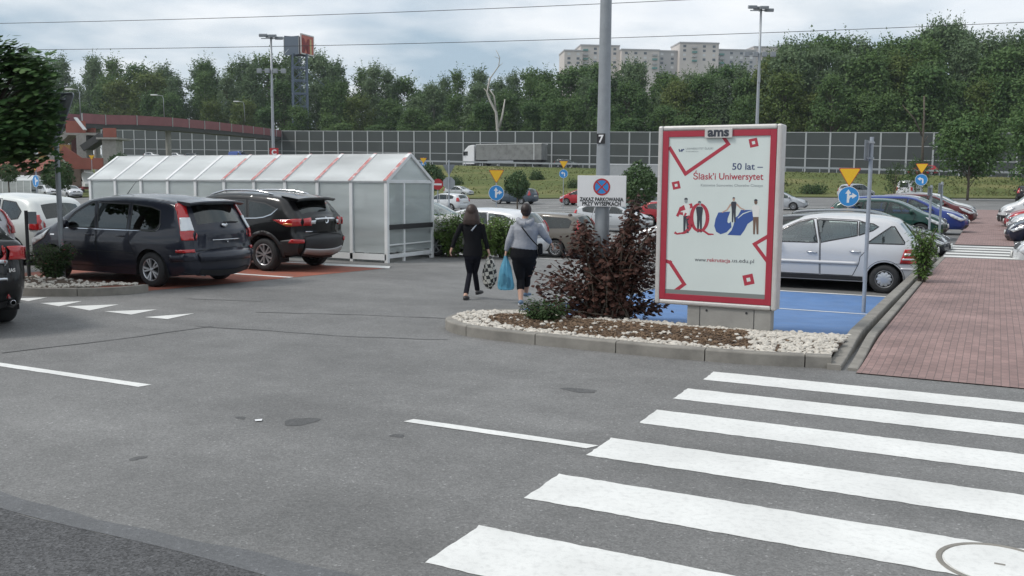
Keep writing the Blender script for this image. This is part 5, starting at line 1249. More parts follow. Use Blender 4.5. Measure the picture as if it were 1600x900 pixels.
def spec_hatch(h=1.45, L=4.1, sport=0, rim='seven'):
    sp = dict(W=.865, tumble=.27, shoulder=.74, belt=lambda x: .93-.02*x, sill=.21, wr=.305, tw=.2, arch=.36, xra=-1.20, xfa=1.28, r_top=.085, r_end=.17, rim=rim, crown_end=.11, cabin=(-1.5, 1.15, .97), tuck=.09, grid=.16)
    k = h/1.45
    sp['outline'] = [(-1.93,.26),(-2.02,.38),(-2.04,.55),(-2.0,.64),(-1.97,.82),(-1.94,.98),(-1.72,1.26),(-1.58,1.36*k),(-1.1,1.42*k),(-.4,1.455*k),(.2,1.435*k),(.6,1.34*k),(1.22,1.02),(1.38,.95),(1.75,.85),(1.97,.70),(2.05,.55),(2.05,.34),(1.92,.22)]
    sp['windows'] = [([(1.08,.96),(.76,1.15),(.40,1.31*k),(.20,1.345*k),(.10,.965)], False, 'trim'), ([(.02,.965),(.12,1.35*k),(-.64,1.345*k),(-.72,.98)], False, 'trim'), ([(-.80,.985),(-.72,1.34*k),(-1.18,1.30*k),(-1.42,1.20),(-1.36,1.04)], False, 'trim')]
    sp['doors'] = [[(1.12,.92),(.78,1.18),(.40,1.34*k),(.16,1.37*k),(.06,.95),(.04,.32),(.92,.32),(1.0,.6)], [(.035,.95),(.15,1.375*k),(-.68,1.37*k),(-.78,.96),(-.86,.72),(-.82,.5),(-.74,.32),(.03,.32)]]
    sp['screens'] = {'windscreen': ((.52,1.37*k),(1.24,1.01),.92,False), 'rear_window': ((-1.92,1.01),(-1.66,1.31),.86,False)}
    sp['side_patches'] = [('tail_lamp', [(-1.76,.80),(-1.96,.80),(-1.93,.99),(-1.80,1.12),(-1.72,1.12)], 'lamp_red', .008), ('headlamp', [(1.96,.60),(1.60,.80),(1.44,.84),(1.60,.68),(1.92,.54)], 'lamp_clear', .006)]
    sp['end_patches'] = [('tail_lamp', [(.62,.80),(.84,.80),(.82,1.0),(.70,1.0)], 'lamp_red', .008, -1, True), ('number_plate', [(-.26,.70),(.26,.70),(.26,.81),(-.26,.81)], 'plate', .012, -1, False), ('tailgate_gap', [(-.75,.64),(.75,.64),(.75,.652),(-.75,.652)], 'seam', .003, -1, False), ('headlamp', [(.50,.60),(.84,.58),(.84,.78),(.56,.74)], 'lamp_clear', .008, 1, True), ('grille', [(-.40,.60),(.40,.60),(.44,.72),(-.44,.72)], 'trim', .008, 1, False), ('lower_grille', [(-.60,.30),(.60,.30),(.56,.40),(-.56,.40)], 'trim', .008, 1, False), ('number_plate', [(-.26,.44),(.26,.44),(.26,.55),(-.26,.55)], 'plate', .012, 1, False), ('emblem', [(.045*math.cos(2*PI*q/10), .665+.04*math.sin(2*PI*q/10)) for q in range(10)], 'chrome', .016, 1, False)]
    sp['handles'] = [(.18,.84),(-.60,.86)]; sp['mirror'] = (.96, .97)
    return sp
def spec_estate():
    sp = spec_hatch(1.48); sp.update(xra=-1.32, xfa=1.32, W=.89, rim='multi')
    sp['outline'] = [(-2.16,.28),(-2.26,.40),(-2.28,.56),(-2.24,.66),(-2.22,.86),(-2.20,1.0),(-1.98,1.36),(-1.84,1.43),(-1.2,1.47),(-.4,1.485),(.2,1.46),(.6,1.36),(1.24,1.02),(1.4,.96),(1.9,.86),(2.18,.70),(2.26,.55),(2.26,.34),(2.1,.22)]
    sp['windows'] = [([(1.10,.96),(.78,1.15),(.40,1.33),(.20,1.37),(.10,.965)], False, 'trim'), ([(.02,.965),(.12,1.375),(-.72,1.375),(-.80,.98)], False, 'trim'), ([(-.88,.985),(-.80,1.37),(-1.70,1.33),(-1.86,1.24),(-1.80,1.02)], True, 'trim')]
    sp['doors'] = [[(1.14,.92),(.80,1.18),(.40,1.36),(.16,1.40),(.06,.95),(.04,.32),(.94,.32),(1.0,.6)], [(.035,.95),(.15,1.405),(-.76,1.40),(-.86,.96),(-.96,.72),(-.92,.5),(-.84,.32),(.03,.32)]]
    sp['screens'] = {'windscreen': ((.52,1.39),(1.26,1.01),.92,False), 'rear_window': ((-2.17,1.04),(-1.98,1.35),.86,True)}
    sp['side_patches'] = [('tail_lamp', [(-2.02,.82),(-2.20,.82),(-2.18,1.02),(-2.02,1.30),(-1.96,1.30),(-2.06,1.06)], 'lamp_red', .008), ('headlamp', [(2.16,.60),(1.78,.82),(1.58,.86),(1.76,.70),(2.1,.54)], 'lamp_clear', .006)]
    sp['end_patches'][0] = ('tail_lamp', [(.66,.82),(.86,.82),(.84,1.02),(.74,1.02)], 'lamp_red', .008, -1, True)
    return sp
def spec_van():
    sp = dict(W=.95, tumble=.12, shoulder=.85, belt=lambda x: 1.15, sill=.26, wr=.32, tw=.21, arch=.375, xra=-1.45, xfa=1.55, r_top=.12, r_end=.18, rim='cap', crown_end=.10, cabin=(-.2, 1.5, 1.12), tuck=.06, grid=.16)
    sp['outline'] = [(-2.26,.30),(-2.36,.42),(-2.38,.6),(-2.36,.9),(-2.33,1.4),(-2.27,1.8),(-2.15,1.93),(-1.5,1.97),(0,1.98),(.7,1.94),(.95,1.85),(1.65,1.24),(1.78,1.16),(2.15,1.04),(2.33,.86),(2.38,.62),(2.38,.38),(2.22,.26)]
    sp['windows'] = [([(1.45,1.18),(.92,1.66),(.60,1.70),(.55,1.18)], False, 'trim')]
    sp['doors'] = [[(1.50,1.1),(.96,1.72),(.55,1.78),(.48,1.1),(.48,.36),(1.14,.36),(1.2,.7)]]
    sp['screens'] = {'windscreen': ((.98,1.83),(1.66,1.23),.92,False), 'rear_window': ((-2.345,1.2),(-2.28,1.76),.74,True)}
    sp['side_patches'] = [('tail_lamp', [(-2.18,.85),(-2.33,.85),(-2.31,1.25),(-2.2,1.25)], 'lamp_red', .008), ('headlamp', [(2.25,.78),(1.9,1.0),(1.8,.96),(2.0,.76)], 'lamp_clear', .006), ('bumper_cladding', [(1.98,.30),(2.36,.34),(2.36,.62),(1.98,.60)], 'trim', .010), ('bumper_cladding', [(-1.85,.34),(-2.36,.36),(-2.36,.56),(-1.85,.54)], 'trim', .010)]
    sp['end_patches'] = [('bumper_cladding', [(-.9,.36),(.9,.36),(.9,.62),(-.9,.62)], 'trim', .010, 1, False), ('bumper_cladding', [(-.9,.36),(.9,.36),(.9,.56),(-.9,.56)], 'trim', .010, -1, False), ('headlamp', [(.56,.78),(.86,.76),(.86,.98),(.66,.94)], 'lamp_clear', .008, 1, True), ('grille', [(-.5,.72),(.5,.72),(.5,.84),(-.5,.84)], 'trim', .008, 1, False), ('number_plate', [(-.26,.44),(.26,.44),(.26,.55),(-.26,.55)], 'plate', .018, 1, False), ('number_plate', [(-.26,.66),(.26,.66),(.26,.77),(-.26,.77)], 'plate', .012, -1, False), ('door_gap', [(-.006,.6),(.006,.6),(.006,1.85),(-.006,1.85)], 'seam', .003, -1, False)]
    sp['handles'] = [(.62,1.0)]; sp['mirror'] = (1.30, 1.22)
    return sp
HEAD_W = PI           # facing -X (out to the left)
def on(x, y): return (x, y, gz(x, y))
BLACK = (.003,.003,.004,1); WHITE = (.62,.63,.64,1); SILVER = (.42,.44,.47,1); GREY = (.12,.13,.14,1); RED = (.30,.012,.02,1); NAVY = (.012,.016,.035,1); BLUE = (.02,.045,.22,1); GREEN = (.01,.05,.04,1); MAROON = (.10,.012,.014,1); TAUPE = (.16,.145,.125,1); CREAM = (.50,.49,.45,1)
# hero cars
q = G(235, 449); mpv, c_ = build_car(spec_mpv(), 'minivan', 'dark blue-grey minivan with tall red tail lamps parked beside the grey sign pole', 'car', on(q.x-1.24, q.y+.90), PI, (.016,.019,.031,1))
q = G(412, 424); suv, c_ = build_car(spec_suv(), 'crossover_car', 'black crossover car with silver roof rails parked against the trolley shelter', 'car', on(q.x-1.33, q.y+.90), PI, (.003,.003,.0035,1))
q = G(1380, 459); acl, c_ = build_car(spec_aclass(), 'compact_car', 'silver compact car with hubcaps parked behind the poster display, tail to the kerb', 'car', on(q.x-1.22, q.y+.84), PI, (.60,.60,.61,1))
sd_rot = PI/2+R(72); wv = G(10, 502)
def lift(sp, k):
    f = lambda z: z if z < .3 else .3+(z-.3)*k
    sp['outline'] = [(x, f(z)) for x, z in sp['outline']]; sp['windows'] = [([(x, f(z)) for x, z in w[0]],)+tuple(w[1:]) for w in sp['windows']]; sp['doors'] = [[(x, f(z)) for x, z in d] for d in sp['doors']]
    sp['screens'] = {n: ((a[0], f(a[1])), (b[0], f(b[1])), t_, d) if False else ((a[0], f(a[1])), (b[0], f(b[1])), t_, d) for n, (a, b, t_, d) in sp['screens'].items()}
    sp['side_patches'] = [(n, [(x, f(z)) for x, z in p], m, e) for n, p, m, e in sp['side_patches']]; sp['end_patches'] = [(n, [(x, f(z)) for x, z in p], m, e, q, r) for n, p, m, e, q, r in sp['end_patches']]
    b = sp['belt']; sp['belt'] = lambda x: f(b(x)); sp['handles'] = [(x, f(z)) for x, z in sp['handles']]; sp['shoulder'] = f(sp['shoulder']); sp['mirror'] = (sp['mirror'][0], f(sp['mirror'][1])); sp['exhausts'] = [(y, z+.03, x) for y, z, x in sp['exhausts']]
    return sp
sed, c_ = build_car(lift(spec_sedan(), 1.16), 'saloon_car', 'black saloon car cut off by the left edge, turning on the road', 'car', (0,0,0), sd_rot, BLACK)
off = Matrix.Rotation(sd_rot, 3, 'Z') @ Vector((-1.32, -.80, 0)); sed.location = (wv.x-off.x, wv.y-off.y, 0)
pl_ = [o for o in sed.children if o.name.startswith('number_plate')][0]
pc, pn = c_.rearfront(.83, 0, -1)
text('SK 4418', .095, M['ink'], pl_, (pc.x-.030, 0, .795), rot=(PI/2, 0, -PI/2), bold=.002, depth_=.001)
text('IAS', .06, M['chrome'], sed, (c_.rearfront(.76, -.62, -1)[0].x-.014, -.62, .75), rot=(PI/2-.05, 0, -PI/2+.25), bold=.003, depth_=.002, name='model_lettering')
# far types: one of each built, the rest copied
hat, _ = build_car(spec_hatch(), 'hatchback', 'x', 'car', color=WHITE); est, _ = build_car(spec_estate(), 'estate_car', 'x', 'car', color=GREY); van, _ = build_car(spec_van(), 'van', 'x', 'van', color=WHITE)
tall, _ = build_car(spec_hatch(1.56, rim='five'), 'hatchback', 'x', 'car', color=SILVER)
used = set()
def put(proto, label, x, y, rz, col, z=None):
    loc = (x, y, gz(x, y) if z is None else z)
    if proto.name not in used:
        used.add(proto.name); proto.location = loc; proto.rotation_euler = (0, 0, rz); proto['label'] = label
        def rec(o):
            for ch in o.children: ch.color = col; rec(ch)
        rec(proto); t = proto
    else: t = copy_tree(proto, loc, rz, label, color=col)
    return t
FW, FE, FN, FS = PI, 0.0, PI/2, -PI/2
def nose(px, py, L=2.05, d=1):    # centre of a car whose nose/tail stands at a pixel, car along X
    p = G(px, py); return p
# left of the minivan
put(est, 'silver estate car behind the black saloon, half out of view at the left edge', -19.9, 11.55, FW, (.48,.48,.50,1))
put(tall, 'white hatchback parked behind the grey sign pole, beyond the minivan bonnet', -20.6, 14.25, FW, (.66,.68,.66,1))
# behind the shelter and the walking women
put(hat, 'cream hatchback whose nose pokes out behind the trolley shelter', -14.1, 21.4, FE, CREAM)
put(hat, 'white hatchback behind the leafy plants and the woman in black', -13.55, 24.2, FW, (.66,.67,.69,1))
q = G(868, 402.5); TX, TY = q.x, q.y
taupe = put(est, 'brown-grey estate car with an open door beside the woman in jeans', q.x-1.32, q.y+.8, FW, TAUPE)
put(hat, 'white hatchback behind the dark red shrub, right of the lamp post', q.x+3.5, q.y+4.2, FW, WHITE)
od = MB(); od.prism([(0,.34),(1.02,.34),(1.02,.95),(.86,1.38),(.14,1.40),(0,.98)], -.03, .03, M=Matrix(((1,0,0),(0,0,-1),(0,1,0))))
odo = od.build('open_door', M['trim'], taupe, bevel=.015); odo.location = (.02, .90, 0); odo.rotation_euler = (0, 0, R(118)); odo['label'] = 'open dark rear door'
# middle of the car park
def at_px(px, py): p = G(px, py); return p
p = at_px(700, 330); put(hat, 'white saloon-shaped hatchback seen from its left rear beside the no-entry sign', p.x-.5, p.y+.6, R(170), (.58,.60,.62,1))
p = at_px(725, 308); put(hat, 'silver hatchback facing right in the far row, nearest the bank', p.x-1, p.y+.3, R(-5), SILVER)
p = at_px(745, 304); put(est, 'black estate car nosing out behind the silver hatchback in the far row', p.x-1, p.y+1.5, R(-5), NAVY)
p = at_px(800, 319); put(est, 'dark blue-grey estate car driving behind the round tree, seen from its left rear', p.x, p.y+.6, R(172), (.055,.075,.10,1))
p = at_px(897, 308); put(tall, 'grey tall hatchback beyond the red car, left of the no-parking board', p.x, p.y+.6, R(180), (.20,.21,.22,1))
p = at_px(897, 321); put(hat, 'red hatchback half hidden by the no-parking board', p.x+.6, p.y+.6, R(180), (.38,.02,.03,1))
p = at_px(992, 350); put(est, 'dark estate car with bright headlamps behind the tip of the red shrub', p.x-.5, p.y+.8, R(0), (.035,.04,.045,1))
p = at_px(1006, 333); put(tall, 'white hatchback between the no-parking board and the poster display', p.x+.5, p.y+.6, R(180), WHITE)
p = at_px(950, 362); put(hat, 'silver-white hatchback seen through the red shrub behind the lamp post', p.x, p.y+.6, R(0), (.5,.52,.54,1))
p = at_px(1022, 352); put(hat, 'small red hatchback peeping out left of the poster frame', p.x+1, p.y+.6, R(0), RED)
p = at_px(1244, 329); put(est, 'silver estate car with its tail showing right of the poster display', p.x-1.6, p.y+.6, R(4), SILVER)
p = at_px(1334, 311); put(tall, 'silver hatchback seen from behind beyond the blue arrow sign', p.x, p.y+1.5, R(55), SILVER)
p = at_px(1419, 310); put(van, 'white van parked at the foot of the bank left of the small tree', p.x, p.y+1.5, R(80), WHITE)
# row left of the brick path, noses to the path
put(hat, 'white hatchback tail to the path beside the silver compact car', -3.5, 22.7, FW, (.62,.62,.60,1))
put(hat, 'black hatchback nose to the path, first of the dark noses beside the flowering weed', -3.60, 25.1, FE, (.02,.022,.026,1))
put(hat, 'black hatchback nose to the path between two dark neighbours', -3.45, 27.3, FE, (.016,.017,.02,1))
put(est, 'dark grey estate car nose to the path, just before the far zebra crossing', -3.42, 29.4, FE, (.025,.028,.034,1))
put(hat, 'dark green hatchback nose to the path just past the far zebra crossing', -3.65, 37.6, FE, GREEN)
put(est, 'blue estate car nose to the path beyond the green one', -3.25, 41.0, FE, BLUE)
put(hat, 'white hatchback nose to the path between the blue and the maroon cars', -3.55, 46.5, FE, WHITE)
put(est, 'maroon estate car nose to the path beyond the white hatchback', -3.15, 51.5, FE, MAROON)
put(est, 'white estate car farthest in the row left of the path', -3.3, 58.5, FE, WHITE)
# right of the brick path, noses to the path
put(hat, 'white hatchback nose at the right edge of the picture beside the zebra crossing', 2.6, 27.2, FW, WHITE)
put(hat, 'navy hatchback with amber lamps right of the path beyond the zebra crossing', 2.5, 35.8, FW, NAVY)
put(est, 'pale silver estate car right of the path beyond the navy one', 2.8, 39.6, FW, (.50,.52,.54,1))
put(hat, 'red hatchback right of the path beside the white van', 2.5, 43.8, FW, (.34,.015,.025,1))
put(van, 'white van nose to the path right of the bricks', 2.6, 48.5, FW, WHITE)
put(hat, 'white hatchback farthest right of the path', 2.7, 57, FW, WHITE)
p = at_px(1592, 316); put(est, 'black tall estate seen from behind at the foot of the bank on the right', p.x+.6, p.y+1.5, FN, BLACK)
# far left
p = at_px(68, 308); put(hat, 'silver hatchback below the blue arrow sign at far left', p.x, p.y+.6, R(-15), (.52,.54,.56,1))
p = at_px(102, 309); put(hat, 'pale hatchback behind the grey pole at far left', p.x, p.y+.6, R(-15), (.55,.56,.58,1))
# cars on the main road above the bank
def road(px, back=5.0):
    d = BZ(px); w = at(px, interp(BB, px), d); q = w+cn*back; 
    return Vector((q.x, q.y, w.z-.08))
RA = math.atan2(cdir.y, cdir.x)
for px_, pr, lab, col, dr in [(303, hat, 'white car on the main road seen over the shelter ridge', WHITE, 0), (264, hat, 'white car on the main road seen over the left end of the shelter', WHITE, 0), (903, est, 'dark grey-green car on the main road left of the lamp post', (.06,.075,.075,1), 0), (1446, hat, 'red car on the main road in front of the noise barrier', (.32,.02,.03,1), PI), (330, est, 'dark car on the main road seen over the middle of the shelter', (.05,.055,.06,1), 0)]:
    w = road(px_); put(pr, lab, w.x, w.y, RA+dr, col, w.z)
w = road(398); put(van, 'blue van on the main road beside the letter C sign', w.x, w.y, RA, (.03,.07,.26,1), w.z)
# the open door and the articulated lorry
t = put.__globals__
# ------------------------------------------------------------ lorry on the main road
def lorry():
    w = road(808, 6.5); t = thing('lorry', 'grey curtain-sided lorry with white cab on the main road', 'lorry', w, RA+PI)
    curtain = mat('grey_lorry_curtain', (.20,.205,.20), .6, noise=.2, nscale=.8, wear=(.10,.10,.10), wscale=1.2, wamt=.7)
    mb = MB(); mb.bx(-8.9, 4.6, -1.24, 1.24, 1.10, 3.95); mb.build('trailer', curtain, t, bevel=.03)
    mb = MB()
    for y in (-1.26, 1.26): mb.bx(-8.95, 4.65, y-.02, y+.02, 3.92, 4.02); mb.bx(-7.45, -7.35, y-.02, y+.02, 1.1, 3.92)
    mb.build('trailer_edge', M['white_metal'], t)
    mb = MB(); mb.bx(-8.7, 4.4, -1.1, 1.1, .78, 1.09); mb.bx(-4.5, 1.5, -1.2, 1.2, .42, .78); mb.build('chassis', M['trim'], t)
    prof = [(5.05,.35),(7.35,.35),(7.42,1.0),(7.38,1.9),(7.15,2.95),(6.95,3.15),(6.3,3.75),(5.5,3.9),(5.05,3.9)]
    Mx = Matrix(((1,0,0),(0,0,-1),(0,1,0))); mb = MB(); mb.prism(prof, -1.22, 1.22, M=Mx); mb.build('cab', M['sign_white'], t, bevel=.07)
    for s in (-1, 1):
        mb = MB(); mb.prism([(6.4,1.95),(7.28,1.95),(7.13,2.72),(6.4,2.72)], -.004, .004, M=Mx); o = mb.build('cab_window', M['glass_dark'], t); o.location = (0, s*1.232, 0)
        mb = MB(); mb.box((7.2, s*1.38, 2.3), (.14,.2,.75)); mb.build('wing_mirror', M['trim'], t, bevel=.03)
    mb = MB(); mb.add([(7.41,-1.05,1.9),(7.41,1.05,1.9),(7.2,1.05,2.85),(7.2,-1.05,2.85)], [(0,1,2,3)]); mb.build('windscreen', M['glass_dark'], t, solid=.01)
    for x in (6.5, 3.2, -4.9, -6.2, -7.5):
        for s in (-1, 1):
            mb = MB(); mb.lathe([(.02,-.14),(.3,-.14),(.49,-.15),(.51,0),(.49,.15),(.3,.14),(.02,.14)], 24, axis='Y', c=(x, s*1.06, .51)); mb.build('wheel', M['rubber'], t, smooth=True, auto=40)
    mb = MB()
    for s in (-1, 1): mb.bx(-3.2, 2.2, s*1.2-.02, s*1.2+.02, .5, 1.0)
    mb.build('side_guard', M['galv'], t)
lorry()
# red and white delivery lorry at far left, and the white semitrailer behind the board
def box_lorry():
    p = G(125, 302); t = thing('delivery_lorry', 'white delivery lorry with dark red frame posts and bed at far left', 'lorry', p, R(-12))
    mb = MB(); mb.bx(-3.4, 1.2, -1.15, 1.15, 1.0, 3.35); mb.build('box', M['white_metal'], t, bevel=.03)
    rm = mat('dark_red_lorry_paint', (.22,.03,.035), .5)
    mb = MB(); 
    for x in (-3.43, -.2, 1.15): 
        for y in (-1.16, 1.16): mb.box((x, y, 2.2), (.16,.06,2.45))
    mb.bx(-3.5, 1.3, -1.18, 1.18, 3.36, 3.46); mb.build('frame_posts', rm, t)
    mb = MB(); mb.bx(-3.45, 3.2, -1.1, 1.1, .6, .98); mb.build('bed', rm, t)
    Mx = Matrix(((1,0,0),(0,0,-1),(0,1,0))); mb = MB(); mb.prism([(1.5,.95),(3.6,.95),(3.65,1.4),(3.3,1.65),(2.75,2.45),(2.4,2.95),(1.5,3.1)], -1.0, 1.0, M=Mx); mb.build('cab', M['white_metal'], t, bevel=.06)
    for s in (-1, 1):
        mb = MB(); mb.prism([(2.0,1.75),(3.0,1.7),(2.65,2.3),(2.0,2.3)], -.004, .004, M=Mx); o = mb.build('cab_window', M['glass_dark'], t); o.location = (0, s*1.012, 0)
        for x in (2.7, -2.0): mb = MB(); mb.lathe([(.02,-.12),(.25,-.12),(.37,-.13),(.39,0),(.37,.13),(.25,.12),(.02,.12)], 20, axis='Y', c=(x, s*.95, .39)); mb.build('wheel', M['rubber'], t, smooth=True, auto=40)
box_lorry()
def white_trailer():
    p = at(1000, 300, 100); g_ = gz(p.x, p.y); t = thing('box_lorry', 'pale box lorry standing behind the round tree, between the lamp post and the poster display', 'lorry', (p.x, p.y, g_), R(27))
    mb = MB(); mb.bx(-3.6, 4.2, -1.2, 1.2, .9, 3.5); mb.build('box', mat('pale_lorry_side', (.42,.43,.43), .6, noise=.08, nscale=2), t, bevel=.03)
    mb = MB(); mb.bx(-3.7, 4.3, -1.22, 1.22, 3.5, 3.62); 
    for y in (-1.22, 1.22): mb.box((-3.66, y, 2.2), (.16,.08,2.6))
    mb.build('edge_frame', M['white_metal'], t)
    mb = MB(); mb.bx(-3.5, 4.1, -1.0, 1.0, .5, .88); mb.build('chassis', M['trim'], t)
    for s in (-1, 1):
        for x in (-2.4, 2.8): mb = MB(); mb.lathe([(.02,-.12),(.3,-.12),(.44,-.13),(.46,0),(.44,.13),(.3,.12),(.02,.12)], 20, axis='Y', c=(x, s*.98, .46)); mb.build('wheel', M['rubber'], t, smooth=True, auto=40)
white_trailer()
# ============================================================ road signs
M['pole2'] = mat('grey_sign_post', (.33,.36,.40), .5, metal=.2, noise=.12, nscale=12)
M['sign_back'] = mat('grey_sign_back', (.20,.22,.24), .55, noise=.1)
def tri_poly(w, rnd=.1):       # inverted triangle, top edge at z=0, rounded corners
    h = w*.866; P_ = [Vector((-w/2, 0)), Vector((w/2, 0)), Vector((0, -h))]; out = []
    for i in range(3):
        a, b, c = P_[i-1], P_[i], P_[(i+1) % 3]
        for t in (0, .25, .5, .75, 1):
            p0, p1 = b.lerp(a, rnd), b.lerp(c, rnd); out.append(tuple(p0.lerp(b, t).lerp(b.lerp(p1, t), t)))
    return out
MXZ = Matrix(((1,0,0),(0,0,1),(0,1,0)))      # 2D (x, z) polygon extruded along y
def plate(mb, poly, y0, y1):
    return mb.prism([(p[0], p[1]) for p in poly], y0, y1, M=MXZ)
def arrow_polys(kind, r):
    if kind == 'straight_right':
        return [[(-.16,-.62),(.06,-.62),(.06,-.30),(.16,-.10),(.34,-.05),(.34,-.22),(.78,.08),(.34,.36),(.34,.18),(.12,.13),(.06,.05),(.06,.28),(.24,.28),(-.05,.72),(-.34,.28),(-.16,.28)]]
    return [[(.12,-.60),(.36,-.60),(.36,.05),(.26,.24),(.08,.30),(-.14,.30),(-.14,.52),(-.62,.18),(-.14,-.16),(-.14,.08),(.02,.08),(.12,0)]]
def road_sign(px, tri, dsc, dpx, Z, kind, label, rz=None, tw_px=None, dia=None):
    p = at(px, dsc if dsc else tri, Z); g_ = gz(p.x, p.y); k = Z/F_PX
    az = -math.atan2(p.x, p.y) if rz is None else rz
    t = thing('road_sign', label, 'road sign', (p.x, p.y, g_), az, 'yellow give-way signs with blue arrow discs')
    top = p.z-g_
    mb = MB(); zt = at(px, tri, Z).z-g_ if tri else top
    mb.cyl((0, .03, -.1), (0, .03, zt+.3), .03, n=10); mb.build('post', M['pole2'], t, smooth=True, auto=40)
    if dsc:
        r = (dpx*k/2) if dia is None else dia/2
        mb = MB(); plate(mb, [(r*math.cos(2*PI*i/36), top+r*math.sin(2*PI*i/36)) for i in range(36)], -.012, -.002); o = mb.build('arrow_disc', M['blue'], t)
        mb = MB(); plate(mb, [(r*1.0*math.cos(2*PI*i/36), top+r*1.0*math.sin(2*PI*i/36)) for i in range(36)], -.001, .004); mb.build('disc_back', M['sign_back'], t)
        for pl_ in arrow_polys(kind, r):
            mb = MB(); tri_ = geo.tessellate_polygon([[Vector((a*r, b*r, 0)) for a, b in pl_]]); mb.add([(a*r, -.0135, top+b*r) for a, b in pl_], tri_); ar = mb.build('white_arrow', M['sign_white'], o)
            if ar.data.polygons[0].normal.y > 0: ar.data.flip_normals()
        disc(o, (0, top), r, M['sign_white'], -.0130, 'white_rim', ring=r*.95)
    if tri:
        w = (tw_px or dpx*.95)*k; z0 = zt+w*.43
        mb = MB(); plate(mb, [(a, b+z0) for a, b in tri_poly(w*1.1)], -.012, -.002); o = mb.build('red_triangle', M['red'], t)
        mb = MB(); plate(mb, [(a*.9, b*.9+z0-w*.035) for a, b in tri_poly(w*1.1)], -.016, -.0122); mb.build('yellow_field', M['yellow'], o)
    return t
road_sign(775.5, 275, 301.5, 24, 45, 'straight_right', 'yellow triangle over blue straight-or-right disc, behind the walking women', tw_px=22)
road_sign(1326, 276, 307, 31, 34, 'straight_right', 'largest yellow triangle over blue arrow disc, beyond the silver compact car', tw_px=31)
road_sign(1439.5, 263, 281, 18, 58, 'left', 'yellow triangle over blue left-arrow disc in front of the white van', tw_px=17)
road_sign(880.5, 257, 271.5, 13.5, 80, 'left', 'small yellow triangle over blue left-arrow disc left of the no-parking board', tw_px=12.5)
road_sign(56, 261, 283, 19, 52, 'straight_right', 'yellow triangle over blue arrow disc at far left below the big tree', tw_px=14, rz=-.15)
road_sign(143, 246, None, 9, 95, None, 'distant bare yellow triangle above the delivery lorry', tw_px=8)
road_sign(661.5, 251, 257, 10, 90, 'left', 'distant yellow triangle just right of the shelter gable', tw_px=10)
# grey back of a stop sign and give-way sign, and the no-entry sign
p = at(701.5, 286, 40); g_ = gz(p.x, p.y); t = thing('stop_sign', 'grey back of an octagonal sign under a triangle, left of the woman in black', 'road sign', (p.x, p.y, g_), -math.atan2(p.x, p.y))
mb = MB(); mb.cyl((0, -.03, -.1), (0, -.03, at(701, 250, 40).z-g_), .03, n=10); mb.build('post', M['pole2'], t, smooth=True, auto=40)
mb = MB(); c0 = p.z-g_; plate(mb, [(.27*math.cos(PI/8+2*PI*i/8), c0+.27*math.sin(PI/8+2*PI*i/8)) for i in range(8)], .0, .012); mb.build('octagon_plate', M['galv'], t)
mb = MB(); z0 = at(701, 259, 40).z-g_; plate(mb, [(a, b+z0+.05) for a, b in tri_poly(.55)], .0, .012); mb.build('triangle_plate', M['sign_back'], t)
p = at(684, 288, 41); g_ = gz(p.x, p.y); t = thing('no_entry_sign', 'round red no-entry sign half hidden by the shelter corner', 'road sign', (p.x, p.y, g_), -math.atan2(p.x, p.y))
mb = MB(); mb.cyl((0, .03, -.1), (0, .03, p.z-g_+.2), .03, n=10); mb.build('post', M['pole2'], t, smooth=True, auto=40)
mb = MB(); plate(mb, [(.24*math.cos(2*PI*i/32), p.z-g_+.24*math.sin(2*PI*i/32)) for i in range(32)], -.012, 0); o = mb.build('disc', M['red'], t)
mb = MB(); mb.bx(-.17, .17, -.0145, -.0125, p.z-g_-.04, p.z-g_+.04); mb.build('white_bar', M['sign_white'], o)
# grey pole at left with the back of a triangular sign
pb = Vector((G(99, 442).x, G(99, 442).y, 0)); pb.z = .09; t = thing('give_way_sign', 'tall grey sign pole with the dark back of a triangular sign at left', 'road sign', pb)
zt = zpx(178, pb)-pb.z
mb = MB(); mb.tube([(0, 0, -.1), (-.02, 0, zt+.45)], .045, 12); mb.build('post', M['pole'], t, smooth=True, auto=40)
w = .92; ztop = zpx(146, pb)-pb.z
mb = MB(); plate(mb, [(a+.02, b+ztop) for a, b in tri_poly(w)], .052, .06); o = mb.build('sign_plate', M['sign_back'], t)
mb = MB()
pts = [Vector((a+.02, .045, b+ztop)) for a, b in tri_poly(w*1.0)]; mb.tube(pts+[pts[0]], .012, 6, cap=False); mb.build('rim', M['pole2'], o)
mb = MB()
for zz in (ztop-.10, ztop-.38): mb.bx(-.22 if zz > ztop-.2 else -.10, .22 if zz > ztop-.2 else .10, .025, .052, zz-.02, zz+.02)
mb.build('bracket', M['pole2'], t)
# posts by the blue bays with signs seen edge-on
def edge_post(p, px_top, sign_px, label, r=.033):
    t = thing('sign_post', label, 'sign post', p); zt = zpx(px_top, p)-p.z
    mb = MB(); mb.tube([(0, 0, -.05), (.0, 0, zt)], r, 12); mb.build('post', M['pole2'], t, smooth=True, auto=40)
    z0, z1 = zpx(sign_px[1], p)-p.z, zpx(sign_px[0], p)-p.z
    mb = MB(); mb.box((-r-.035, .0, (z0+z1)/2), (.016, .42, z1-z0), rz=R(-4)); mb.build('sign_plate', M['sign_back'], t, bevel=.004)
    mb = MB()
    for f in (.12, .88): mb.box((-.01, 0, z0+(z1-z0)*f), (.11, .11, .03))
    mb.build('bracket', M['galv'], t)
edge_post(G(1349, 489), 214, (219, 251), 'grey post with edge-on sign standing on the blue bay before the silver compact car')
edge_post(Vector((-1.72, 30.6, 0)), 289, (291, 306), 'left one of two thin grey posts by the far zebra crossing')
edge_post(Vector((-1.45, 30.9, 0)), 284, (286, 302), 'right one of two thin grey posts by the far zebra crossing')
p = G(45, 400, .0); p = Vector((-16.6, 10.75, .1)); 
